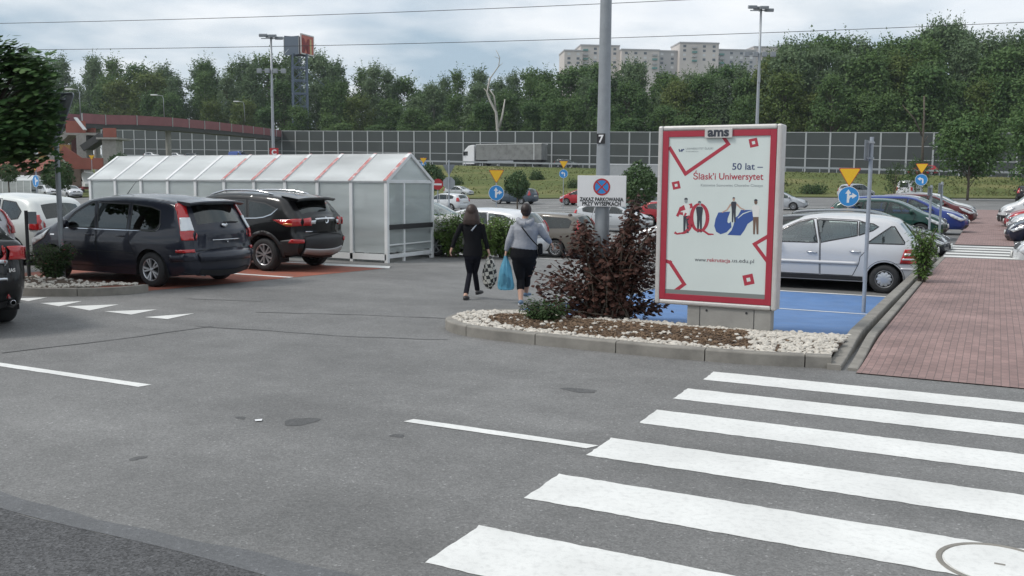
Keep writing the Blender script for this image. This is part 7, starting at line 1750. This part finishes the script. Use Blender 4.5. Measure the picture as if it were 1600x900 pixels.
# ------------------------------------------------------------ shrubs
def shrub(name, label, p, stems, leafm, lsz, per, seed, leafw=.6, bark=None, flowers=None, droop=.5, dens=1):
    r = random.Random(seed); t = thing(name, label, 'shrub', p); sb = MB(); lb = MB(); fl = MB()
    for (bx_, by_, tx, ty, tz) in stems:
        b0 = Vector((bx_, by_, -.03)); tp = Vector((tx, ty, tz)); mid = b0.lerp(tp, .55)+Vector((-(tx-bx_)*.22, -(ty-by_)*.22, tz*.10)); n = 12; pts = []
        for i in range(n+1): s = i/n; pts.append(b0*(1-s)**2+mid*2*s*(1-s)+tp*s*s+rvec(r)*.008)
        sb.tube(pts, [.009*(1-.7*i/n)+.002 for i in range(n+1)], 4, cap=False)
        L0 = (tp-b0).length; k = int(per*L0)
        for j in range(k):
            s = r.uniform(.10, 1.0)**.85; i = min(n-1, int(s*n)); pp = pts[i].lerp(pts[i+1], s*n-i); dr = (pts[i+1]-pts[i]).normalized(); v = rvec(r); v = (v-dr*v.dot(dr)).normalized()
            st = v*r.uniform(.02, .11); o_ = pp+st; nn = Vector((v.x*.5+r.uniform(-.4,.4), v.y*.5+r.uniform(-.4,.4), .8)); tt = v+Vector((0,0,-droop*r.random()))+dr*.3; L_ = r.uniform(*lsz)
            nn.normalize(); t_ = (tt-nn*tt.dot(nn)); t_ = t_.normalized() if t_.length > 1e-3 else nn.orthogonal().normalized(); b_ = nn.cross(t_); w = L_*leafw; dn = -nn*w*.18
            lb.add([o_, o_+t_*L_*.3+b_*w*.5+dn, o_+t_*L_*.62+b_*w*.42+dn, o_+t_*L_, o_+t_*L_*.62-b_*w*.42+dn, o_+t_*L_*.3-b_*w*.5+dn], [(0,1,2,3), (0,3,4,5)])
            if flowers and r.random() < flowers[1] and s > .6:
                for q in range(5):
                    a = 2*PI*q/5; u = Vector((math.cos(a), math.sin(a), .2)); leafq(fl, o_+Vector((0,0,.03)), Vector((0,0,1))+u*.3, u, flowers[2], flowers[2]*.7)
    sb.build('stems', bark or M['bark'], t, smooth=True); lb.build('foliage', leafm, t)
    if fl.v: fl.build('flowers', M[flowers[0]], t)
    return t
# dark red shrub wrapped round the lamp post
bp = G(957, 500, .12); r = random.Random(5); st = []
ur = Vector((math.cos(YAW), math.sin(YAW), 0)); uf = Vector((-math.sin(YAW), math.cos(YAW), 0)); kx = depth(bp)/F_PX
def S_(px, py, f): 
    v = ur*((px-957)*kx)+uf*f; return (v.x, v.y, (502-py)*kx*1.02)
for px, py, n in [(846,432,2),(852,455,3),(862,470,3),(868,420,3),(880,390,3),(893,360,3),(905,350,3),(915,345,3),(926,372,3),(940,380,3),(955,372,3),(972,362,3),(993,330,2),(999,306,2),(1003,324,3),(1004,340,3),(1015,368,4),(1028,352,3),(1030,385,4),(1034,410,4),(1040,440,4),(1046,470,3),(1048,488,3),(1020,495,3),(880,492,4),(900,497,4),(985,500,4),(930,498,4),(870,440,3),(1005,420,4),(960,420,4),(900,420,3),(985,390,4),(930,440,4)]:
    for _ in range(n):
        f = .46+r.uniform(-.46, .50)*(1 if py > 350 else .4); x, y, z = S_(px+r.uniform(-1,1)*(8 if py < 352 else 14), py+r.uniform(-4,14), f); b_ = S_(955+r.uniform(-34,34), 508, r.uniform(.15,.50)); st.append((b_[0], b_[1], x, y, max(.12, z)))
shrub('red_leaved_shrub', 'large dark red leaved shrub growing round the foot of the lamp post', bp, st, M['leaf_maroon'], (.05,.09), 46, 6, .85)
def bunch(c, n, rad, h, seed, fl=None):
    r = random.Random(seed); return [(r.uniform(-.3,.3)*rad, r.uniform(-.3,.3)*rad, r.uniform(-1,1)*rad, r.uniform(-1,1)*rad, h*r.uniform(.55,1.05)) for _ in range(n)]
p = G(848, 501, .12); shrub('green_shrub', 'low green shrub at the left of the dark red shrub on the kerbed island', p, bunch(0, 46, .29, .25, 3), M['leaf_shrub'], (.03,.06), 120, 7, .5)
p = G(80, 440, .12); p = Vector((p.x, max(p.y, 10.5), .1)); shrub('green_shrub', 'bushy green shrub with red flowers at the foot of the grey sign pole', at(82, 438, 17.1), bunch(0, 70, .32, .66, 4), M['leaf_shrub'], (.03,.06), 110, 8, .55, flowers=('petal_red', .012, .03))
p = Vector((-1.22, 19.0, .07)); p = G(1440, 440, .1); shrub('flowering_weed', 'tall green weed with small white flowers at the kerb behind the silver compact car', p, bunch(0, 26, .24, 1.0, 5), M['leaf_fresh'], (.05,.10), 70, 9, .35, flowers=('petal', .03, .022))
for i, (px, Z, rad, h, n, lab) in enumerate([(707, 24.0, .44, 1.12, 54, 'leafy green plant left of the woman in black'), (757, 23.6, .40, 1.05, 54, 'leafy green plant between the two walking women'), (786, 23.9, .36, 1.0, 50, 'leafy green plant with white flowers beside the woman in the grey hoodie')]):
    p = at(px, 400, Z); p.z = gz(p.x, p.y); shrub('leafy_plant', lab, p, bunch(0, n, rad, h, 20+i), M['leaf_fresh'], (.06,.12), 60, 30+i, .42, flowers=('petal', .05 if i == 2 else .01, .035))
# bushes on the bank
rr = random.Random(8)
for i, (px, s, lab) in enumerate([(740, .45, 'dark bush on the bank below the lorry'), (690, .5, 'dark bush on the bank right of the shelter gable'), (868, .62, 'bush on the bank under the grey-green car'), (1232, .5, 'bush on the bank just right of the poster display'), (930, .4, 'bush on the bank behind the lamp post'), (1270, .3, 'small bush low on the bank right of the poster display')]):
    k = min(range(len(PXS)), key=lambda j: abs(PXS[j]-px)); f, t_ = foot[k], top[k]; q = f.lerp(t_, s); q += cdir*((px-PXS[k])*BZ(px)/F_PX*1.1); q.z = f.z+(t_.z-f.z)*(.0375+(s-.25)/.75)*.95
    r = random.Random(50+i); t = thing('bank_bush', lab, 'bush', q); mb = MB(); Rr = 1.3
    for _ in range(1100):
        v = rvec(r); v.z = abs(v.z); d = Rr*r.uniform(.4, 1.05)*(1+.25*math.sin(v.x*4+i)); L_ = r.uniform(.15, .35); leafq(mb, Vector((v.x*d*1.2, v.y*d, v.z*d)), v+rvec(r)*.7, rvec(r)+Vector((0,0,.5)), L_, L_*.6)
    mb.build('foliage', M['leaf_shrub'], t)
    sb = MB(); sb.cyl((0,0,-.3), (0,0,.6), .06, n=6); sb.build('stem', M['bark'], t)
# ============================================================ people and what they carry
M['skin'] = mat('skin', (.50,.30,.22), .55, noise=.06)
def cloth(name, col, bump=.5, sc=9, rough=.9):
    return mat(name, col, rough, noise=.12, nscale=18, bump=bump, bscale=sc, spec=.15, stretch=(1, 1, 1.9))
M['cl_black'] = cloth('black_jersey', (.010,.010,.012)); M['cl_navy'] = cloth('dark_leggings', (.012,.012,.018)); M['cl_grey'] = cloth('grey_hoodie_cotton', (.30,.31,.34), .9, 7)
M['hair_brown'] = mat('brown_hair', (.034,.018,.013), .5, noise=.5, nscale=30, stretch=(1,1,.08)); M['hair_dark'] = mat('dark_reddish_hair', (.020,.009,.007), .5, noise=.5, nscale=25)
M['cl_white'] = cloth('white_cotton', (.70,.70,.68)); M['jeans'] = cloth('blue_jeans', (.045,.06,.095)); M['shoe_black'] = mat('dark_shoe', (.03,.028,.03), .6); M['shoe_blue'] = mat('blue_grey_shoe', (.10,.16,.24), .6); M['shoe_white'] = mat('white_shoe_sole', (.65,.66,.68), .6)
def etube(mb, pts, rad, n=14):       # elliptical tube, rad = [(half width across, half depth)], capped with rounded ends
    pts = [Vector(p) for p in pts]; rows = []; X = Vector((1,0,0))
    P_, Rd = [], []
    for i, p in enumerate(pts):
        P_.append(p); Rd.append(rad[i] if isinstance(rad[i], tuple) else (rad[i], rad[i]))
    d0 = (P_[0]-P_[1]).normalized(); d1 = (P_[-1]-P_[-2]).normalized()
    P_ = [P_[0]+d0*min(Rd[0])*.6]+P_+[P_[-1]+d1*min(Rd[-1])*.6]; Rd = [(Rd[0][0]*.45, Rd[0][1]*.45)]+Rd+[(Rd[-1][0]*.45, Rd[-1][1]*.45)]
    for i, p in enumerate(P_):
        d = (P_[min(i+1, len(P_)-1)]-P_[max(0, i-1)]).normalized(); u = X-d*X.dot(d)
        if u.length < .2: u = Vector((0,1,0))-d*d.y
        u.normalize(); w = d.cross(u)
        rows.append([p+u*Rd[i][0]*math.cos(2*PI*k/n)+w*Rd[i][1]*math.sin(2*PI*k/n) for k in range(n)])
    m0 = len(mb.v); vs = [q for r_ in rows for q in r_]; fs = [(i*n+k, i*n+(k+1) % n, (i+1)*n+(k+1) % n, (i+1)*n+k) for i in range(len(rows)-1) for k in range(n)]
    fs += [tuple(range(n-1, -1, -1)), tuple((len(rows)-1)*n+k for k in range(n))]; mb.add(vs, fs); return mb
def fuse(mb, name, m, parent, vox=.010, smooth_it=6):
    o = mb.build(name, m, parent); a = o.modifiers.new('r', 'REMESH'); a.mode = 'VOXEL'; a.voxel_size = vox; b = o.modifiers.new('s', 'SMOOTH'); b.factor = .5; b.iterations = smooth_it
    dg = bpy.context.evaluated_depsgraph_get(); me = bpy.data.meshes.new_from_object(o.evaluated_get(dg)); o.modifiers.clear(); old = o.data; o.data = me; bpy.data.meshes.remove(old)
    me.name = name; me.polygons.foreach_set('use_smooth', [True]*len(me.polygons)); return o
def ball(mb, c, r, n=14):
    rx, ry, rz = r if isinstance(r, tuple) else (r, r, r); prof = [(max(.001, math.sin(PI*i/9)), -math.cos(PI*i/9)) for i in range(10)]
    vs = [(c[0]+rx*q*math.cos(2*PI*k/n), c[1]+ry*q*math.sin(2*PI*k/n), c[2]+rz*z) for q, z in prof for k in range(n)]
    mb.add(vs, [(i*n+k, i*n+(k+1) % n, (i+1)*n+(k+1) % n, (i+1)*n+k) for i in range(9) for k in range(n)]+[tuple(range(n-1,-1,-1)), tuple(9*n+k for k in range(n))])
def hand(mb, w, d, side, curl=.6):     # wrist point, direction of the hand
    w = Vector(w); d = Vector(d).normalized(); palm = w+d*.05; etube(mb, [w, w+d*.03, w+d*.085], [(.022,.026), (.020,.036), (.017,.038)])
    f = Vector((0,1,0))-d*d.y; f.normalize(); inn = Vector((-side, 0, 0)); inn = (inn-d*inn.dot(d)-f*inn.dot(f)).normalized()
    for i, L_ in enumerate((.062, .072, .068, .052)):
        b = w+d*.082+f*(.027-.018*i); m1 = b+d*L_*.45+inn*.012*curl; m2 = m1+d*L_*.28+inn*.032*curl; e = m2+d*L_*.08+inn*.03*curl
        etube(mb, [b-d*.02, b, m1, m2, e], [.0095,.0095,.009,.0085,.0075], 8)
    b = w+d*.025+f*.030; etube(mb, [b-f*.012, b+f*.018+d*.022, b+f*.022+d*.048+inn*.018], [.012,.011,.009], 8)
def person(label, base, k, J, cl, hairf, extra=None):
    """J: joint name -> (px, py, forward offset in m), measured around the feet pixel base; k metres per pixel"""
    gp = G(*base); t = thing('person', label, 'person', gp, YAW)
    def P(n): a = J[n]; return Vector(((a[0]-base[0])*k, a[2] if len(a) > 2 else 0, (base[1]-a[1])*k))
    w = lambda px: px*k
    hc = P('head'); nk = P('neck'); hr = J['hr']*k
    def torso(g=0, z0='hip', z1='neck', tail=True):
        pts, rd = [], []
        for nm, hw, hd in J['torso']:
            pts.append(P(nm)); rd.append((hw*k+g, hd*k+g))
        return pts, rd
    sk = MB()
    pts, rd = torso(); etube(sk, pts, rd, 20)
    etube(sk, [P('chest'), nk, hc+Vector((0,.0,-hr*.3))], [(.062,.058), (.050,.052), (.048,.052)])
    ball(sk, hc, (hr*.80, hr*.98, hr*1.16)); ball(sk, hc+Vector((0,hr*.30,-hr*.55)), (hr*.60, hr*.62, hr*.62))
    ball(sk, hc+Vector((0,hr*1.02,-hr*.22)), (hr*.13, hr*.20, hr*.22)); 
    for s in (-1, 1): ball(sk, hc+Vector((s*hr*.80,-.0,-hr*.12)), (hr*.10, hr*.20, hr*.28)); ball(sk, hc+Vector((s*hr*.32,hr*.86,hr*.05)), (hr*.14,hr*.08,hr*.09))
    ball(sk, hc+Vector((0,hr*.90,-hr*.62)), (hr*.26, hr*.08, hr*.08))
    for s, nm in ((-1, 'L'), (1, 'R')):
        a = [P(nm+'s'), P(nm+'s').lerp(P(nm+'e'), .5), P(nm+'e'), P(nm+'w')]; q = J['arm']; etube(sk, a, [q*1.15, q, q*.86, .026])
        d = P(nm+'h')-P(nm+'w'); hand(sk, P(nm+'w'), d, s, J.get('curl'+nm, .6))
        L_ = [P(nm+'hip'), P(nm+'k'), P(nm+'k').lerp(P(nm+'a'), .35), P(nm+'a')]; ql = J['leg']; etube(sk, [L_[0], L_[0].lerp(L_[1], .45)]+L_[1:], [ql, ql*.86, ql*.56, ql*.55, .036])
        f = P(nm+'f'); an = P(nm+'a'); fd = Vector((J.get('toe'+nm, 0), 1, 0)).normalized(); etube(sk, [an, f+Vector((0,0,.045))-fd*.03, f+Vector((0,0,.032))+fd*.10], [.036,(.038,.040),(.038,.022)])
    fuse(sk, 'body', M['skin'], t, .008, 5)
    # clothes
    if cl.get('top'):
        mb = MB(); pts, rd = torso(.012); n0 = cl['hem']; etube(mb, pts[n0:], rd[n0:], 22); g = cl.get('loose', .012)
        for s, nm in ((-1, 'L'), (1, 'R')):
            sl_ = cl.get('sleeve', 1.0); e, wv_ = P(nm+'e'), P(nm+'w'); a0 = P(nm+'s'); q = J['arm']
            if sl_ >= 1: etube(mb, [a0+Vector((-s*.03,0,.0)), a0, a0.lerp(e, .5), e, e.lerp(wv_, .5), wv_.lerp(e, .04)], [q*1.2+g, q*1.15+g, q+g, q*.9+g, q*.75+g, .030+g*.6])
            else: etube(mb, [a0+Vector((-s*.03,0,0)), a0, a0.lerp(e, .55)], [q*1.2+g, q*1.2+g, q*1.1+g])
        etube(mb, [P('chest')+Vector((0,0,.02)), nk+Vector((0,0,-.02))], [(.10,.085), (.066,.066)])
        if cl.get('hood'):
            c_ = nk+Vector((0,-.055,-.035)); etube(mb, [c_+Vector((-.115,.06,.02)), c_+Vector((-.10,-.01,-.015)), c_+Vector((-.05,-.045,-.05)), c_+Vector((0,-.055,-.065)), c_+Vector((.05,-.045,-.05)), c_+Vector((.10,-.01,-.015)), c_+Vector((.115,.06,.02))], [.038,.046,.054,.058,.054,.046,.038], 12)
        fuse(mb, cl['top'][0], M[cl['top'][1]], t, .009, 5)
    mb = MB(); pts, rd = torso(.008); n1 = cl['waist']; etube(mb, pts[:n1+1], rd[:n1+1], 20); ql = J['leg']; lg = cl.get('legloose', .006)
    for nm in 'LR':
        h, kn, an = P(nm+'hip'), P(nm+'k'), P(nm+'a'); fr = cl['leg_to']; end = kn.lerp(an, fr); ps = [h, h.lerp(kn, .45), kn, kn.lerp(an, min(.35, fr*.9)), end]; etube(mb, ps, [ql+lg, ql*.88+lg, ql*.58+lg, ql*.58+lg, (ql*.54 if fr < .6 else .038)+lg])
    fuse(mb, cl['bottom'][0], M[cl['bottom'][1]], t, .009, 4)
    for nm in 'LR':
        f = P(nm+'f'); fd = Vector((J.get('toe'+nm, 0), 1, 0)).normalized(); mb = MB(); etube(mb, [f+Vector((0,0,.040))-fd*.075, f+Vector((0,0,.042))-fd*.03, f+Vector((0,0,.036))+fd*.05, f+Vector((0,0,.028))+fd*.15], [(.034,.034),(.042,.042),(.046,.036),(.036,.024)], 14)
        so_ = fuse(mb, 'shoe', M[cl['shoe']], t, .007, 3)
        mb = MB(); etube(mb, [f+Vector((0,0,.012))-fd*.075, f+Vector((0,0,.012)), f+Vector((0,0,.012))+fd*.15], [(.036,.012),(.048,.012),(.036,.012)], 14); fuse(mb, 'sole', M[cl.get('sole', 'shoe_black')], so_, .006, 1)
    mb = MB(); hairf(mb, hc, hr, P); fuse(mb, 'hair', M[cl['hair']], t, .009, 3)
    if extra: extra(t, P)
    return t, P
def long_hair(mb, c, r, P):
    ball(mb, c+Vector((0,-r*.10,r*.16)), (r*.98, r*1.10, r*1.16))
    etube(mb, [c+Vector((0,-r*.40,r*.3)), c+Vector((0,-r*.62,-r*.5)), c+Vector((-r*.05,-r*.85,-r*1.35)), c+Vector((-r*.05,-r*.95,-r*1.95))], [(r*.96,r*.55),(r*1.12,r*.52),(r*1.35,r*.42),(r*1.40,r*.25)], 18)
    for s in (-1, 1): etube(mb, [c+Vector((s*r*.7,-r*.1,r*.2)), c+Vector((s*r*.95,-r*.35,-r*.7)), c+Vector((s*r*1.2,-r*.65,-r*1.7))], [r*.35,r*.34,r*.24], 10)
def short_hair(mb, c, r, P):
    ball(mb, c+Vector((0,-r*.14,r*.22)), (r*.92, r*1.04, r*1.08)); ball(mb, c+Vector((0,-r*.42,-r*.25)), (r*.80, r*.66, r*.72)); ball(mb, c+Vector((0,r*.2,r*.85)), (r*.7, r*.7, r*.45))
kA = depth(G(738, 467))/F_PX
JA = dict(head=(736.8,330.5), neck=(737,345), hr=9.6, arm=.036, leg=.069, chest=(737.5,355), hips=(738.5,399), low=(738.5,404), waist=(738.5,377), belly=(738.5,388), upper=(737,349.5),
    torso=[('low',10.5,9.5),('hips',14.6,10.5),('belly',13.8,9.5),('waist',12.2,8.5),('chest',14.6,9.5),('upper',13.5,7.5)],
    Ls=(721,351), Le=(711.5,371,-.03), Lw=(706.5,386,-.05), Lh=(703.5,394,-.03), Rs=(752.5,351), Re=(757.5,372,.0), Rw=(762,388,.02), Rh=(764.5,396,.02),
    Lhip=(732,401), Lk=(733.5,427,.05), La=(728.5,459,-.20), Lf=(728.8,466.5,-.22), Rhip=(745,401), Rk=(741.5,427,.14), Ra=(745.5,457,.22), Rf=(747,462.5,.24), toeR=.35, toeL=.15)
def extraA(t, P):
    mb = MB(); c = P('upper')+Vector((.02,-.115,-.05)); mb.tube([c+Vector((.09,.055,.09)), c+Vector((.05,.01,.03)), c+Vector((.0,-.01,-.03)), c+Vector((-.02,-.012,-.055))], [.008,.010,.012,.016], 8); mb.build('hood_cord', M['pole2'], t, smooth=True)
person('person in black jacket and leggings with long brown hair, walking away with a checked bag', (738, 467), kA, JA, dict(top=('jacket','cl_black'), hem=1, waist=3, bottom=('leggings','cl_navy'), leg_to=.93, shoe='shoe_black', hair='hair_brown', loose=.010), long_hair, extraA)
kB = depth(G(815, 474))/F_PX
JB = dict(head=(820.8,328.5), neck=(819.5,340), hr=9.4, arm=.051, leg=.104, chest=(820,358), upper=(820.5,347.5), waist=(819.5,374), belly=(818,387), hips=(818,400), low=(818.5,409),
    torso=[('low',16,13),('hips',21.2,16),('belly',20.5,15),('waist',17.8,13.5),('chest',19.6,13.5),('upper',16,9)],
    Ls=(803,354), Le=(795,375,-.03), Lw=(790.5,391,.0), Lh=(789,399,.0), Rs=(839.5,353), Re=(851.5,369,.02), Rw=(859.5,378,.10), Rh=(863.5,384,.12),
    Lhip=(809.5,407), Lk=(813,437,.03), La=(813.5,467,-.12), Lf=(813.5,474,-.15), Rhip=(828,407), Rk=(823,435,.14), Ra=(822,460,.24), Rf=(823,466.5,.26), toeR=.4, toeL=.05)
person('person in grey hoodie and black cropped leggings with short dark hair, carrying a blue bag', (815, 474), kB, JB, dict(top=('hoodie','cl_grey'), hem=2, waist=2, bottom=('leggings','cl_black'), leg_to=.48, shoe='shoe_blue', sole='shoe_white', hair='hair_dark', hood=True, loose=.014), short_hair)
kC = depth(G(883, 402.5))/F_PX
JC = dict(head=(890,339.5), neck=(889,345.5), hr=4.6, arm=.042, leg=.085, chest=(886,352), upper=(886,348), waist=(885,362), belly=(884.5,367), hips=(884,371), low=(884,374),
    torso=[('low',6,5.2),('hips',7.4,5.4),('belly',6.8,5),('waist',6.5,4.8),('chest',7.4,5),('upper',6.4,3.8)],
    Ls=(879.5,350), Le=(877.5,359,.03), Lw=(880,366,.14), Lh=(883,368,.20), Rs=(893,350), Re=(896,359,.03), Rw=(897,365,.14), Rh=(896,368,.20),
    Lhip=(881,374), Lk=(880.5,387,.02), La=(880.5,399,-.03), Lf=(880.5,402,-.03), Rhip=(887.5,374), Rk=(888,387,.02), Ra=(888,399,.05), Rf=(888,402,.05))
person('person in white t-shirt and blue jeans standing beside the brown-grey estate car', (883, 402.5), kC, JC, dict(top=('t_shirt','cl_white'), hem=2, waist=3, bottom=('jeans','jeans'), leg_to=.96, shoe='shoe_black', hair='hair_brown', sleeve=.5, loose=.02, legloose=.02), short_hair)
# bags
def bag(name, label, base, k, poly_rows, m, y0, depth_m, cat='bag'):
    gp = G(*base); t = thing(name, label, cat, gp, YAW); mb = MB(); rows = []
    r = random.Random(4); n = 20
    for (pxl, pxr, py) in poly_rows:
        c = ((pxl+pxr)/2-base[0])*k; hw = (pxr-pxl)/2*k; z = (base[1]-py)*k; dd = depth_m*min(1, hw/.07)
        rows.append([Vector((c+hw*math.cos(2*PI*i/n)*(1+.07*math.sin(5*i+py)), y0+dd*math.sin(2*PI*i/n)*(1+.30*math.sin(3*i+py*.7)), z+.012*math.sin(4*i+py))) for i in range(n+1)])
    mb.grid(rows); mb.add(rows[-1][:-1], [tuple(range(n))]); mb.add(rows[0][:-1], [tuple(range(n))]); o = mb.build('bag_body', m, t, smooth=True, weld=.0005, sub=1); return t, o, gp
def check_mat():
    m = bpy.data.materials.new('checked_bag_print'); m.use_nodes = True; N, L = m.node_tree.nodes, m.node_tree.links; b = N['Principled BSDF']; tcn = N.new('ShaderNodeTexCoord'); mp = N.new('ShaderNodeMapping'); mp.inputs['Rotation'].default_value = (0, R(14), 0); mp.inputs['Location'].default_value = (.03, .5, .02); L.new(tcn.outputs['Object'], mp.inputs[0])
    nz = N.new('ShaderNodeTexNoise'); nz.inputs['Scale'].default_value = 9; L.new(tcn.outputs['Object'], nz.inputs['Vector']); ad2 = N.new('ShaderNodeMix'); ad2.data_type = 'RGBA'; ad2.inputs[0].default_value = .06; L.new(mp.outputs[0], ad2.inputs[6]); L.new(nz.outputs[1], ad2.inputs[7])
    ck = N.new('ShaderNodeTexChecker'); ck.inputs['Scale'].default_value = 17; ck.inputs[1].default_value = (.55,.53,.47,1); ck.inputs[2].default_value = (.02,.02,.02,1); L.new(ad2.outputs[2], ck.inputs[0]); L.new(ck.outputs[0], b.inputs['Base Color']); b.inputs['Roughness'].default_value = .4
    return m
t1, o1, gp1 = bag('shopping_bag', 'black and white checked shopping bag held by the person in black', (738, 467), kA, [(763.5,766.5,396),(762,768.5,401),(759,772,406),(755.5,774,414),(753.5,776,424),(753,776.5,434),(755,775,442),(760,770,449),(762,767,451)], check_mat(), .02, .07)
mb = MB(); mb.bx(.30, .36, -.075, -.055, .31, .33); mb.build('pink_print', mat('pink_print', (.5,.10,.14), .5), t1) if False else None
def film_mat():
    m = bpy.data.materials.new('blue_plastic_film'); m.use_nodes = True; N, L = m.node_tree.nodes, m.node_tree.links; b = N['Principled BSDF']; b.inputs['Base Color'].default_value = (.16,.46,.64,1); b.inputs['Roughness'].default_value = .3
    tcn = N.new('ShaderNodeTexCoord'); nz = N.new('ShaderNodeTexNoise'); nz.inputs['Scale'].default_value = 14; nz.inputs['Detail'].default_value = 5; mp = N.new('ShaderNodeMapping'); mp.inputs['Scale'].default_value = (1,1,.4); L.new(tcn.outputs['Object'], mp.inputs[0]); L.new(mp.outputs[0], nz.inputs['Vector']); bp = N.new('ShaderNodeBump'); bp.inputs['Strength'].default_value = 1; bp.inputs['Distance'].default_value = .03; L.new(nz.outputs[0], bp.inputs['Height']); L.new(bp.outputs[0], b.inputs['Normal'])
    tp = N.new('ShaderNodeBsdfTransparent'); tp.inputs[0].default_value = (.55,.85,.95,1); x = N.new('ShaderNodeMixShader'); x.inputs[0].default_value = .5; L.new(b.outputs[0], x.inputs[1]); L.new(tp.outputs[0], x.inputs[2]); L.new(x.outputs[0], N['Material Output'].inputs[0]); return m
t2, o2, gp2 = bag('carrier_bag', 'translucent blue plastic carrier bag held by the person in the grey hoodie', (815, 474), kB, [(787.8,790.6,396),(786.5,792.5,402),(784,795,409),(781,798,417),(778.5,800.5,427),(777,802.5,438),(776.5,803.5,447),(777,803.5,451),(780,800,453)], film_mat(), .0, .10)
mb = MB(); r = random.Random(3)
for c_, q, mm in [((-.30,.0,.42), .055, 0), ((-.24,.02,.36), .06, 0), ((-.33,.0,.33), .05, 0), ((-.22,-.02,.30), .045, 0)]: ball(mb, c_, (q, q*.8, q*1.2))
mb.build('contents', M['cl_black'], t2, smooth=True)
# shoulder bag with its strap across the back
gp = G(815, 474); t = thing('shoulder_bag', 'small dark shoulder bag on a thin strap across the grey hoodie', 'bag', gp, YAW)
def PB(px, py, y): return Vector(((px-815)*kB, y, (474-py)*kB))
mb = MB(); c = PB(843.5, 388, .02); mb.box(c, (.075,.20,.17)); mb.build('pouch', M['cl_black'], t, bevel=.02)
mb = MB(); mb.tube([PB(811.5,349,-.03), PB(813,352,-.105), PB(818,358,-.172), PB(825,367,-.178), PB(832,375,-.175), PB(838,381,-.15), PB(843,386,-.07), PB(845,388,.0)], .010, 6); mb.build('strap', M['cl_black'], t, smooth=True)
# manhole cover on the zebra crossing
p = G(1562, 884); t = thing('manhole_cover', 'round painted-over manhole cover in the zebra stripe at the lower right corner', 'manhole cover', (p.x, p.y, .0)); mb = MB(); rm_ = .27
mb.lathe([(rm_+.025, .004), (rm_+.02, .009), (rm_, .009), (rm_-.005, .004)], 40); mb.build('rim', M['kerb'], t, smooth=False)
mb = MB(); mb.lathe([(.001,.0085),(rm_-.012,.0085),(rm_-.012,.002)], 40); cv = mb.build('lid', M['white_paint'], t)
mb = MB(); mb.box((0, 0, .0093), (.05, .02, .0012)); mb.build('lifting_slot', M['kerb'], cv)
# ============================================================ thin summer haze over the whole place
hm = bpy.data.materials.new('pale_haze'); hm.use_nodes = True; N, L = hm.node_tree.nodes, hm.node_tree.links; N.clear()
ho = N.new('ShaderNodeOutputMaterial'); pv = N.new('ShaderNodeVolumePrincipled'); pv.inputs['Color'].default_value = (.80,.88,.95,1); pv.inputs['Density'].default_value = .00018; pv.inputs['Anisotropy'].default_value = .2; L.new(pv.outputs[0], ho.inputs['Volume'])
mb = MB(); mb.bx(-1400, 1100, -340, 1500, -2.2, 95); hz = mb.build('haze', hm); hz['kind'] = 'stuff'; hz['label'] = 'thin pale haze over the car park and the wood'
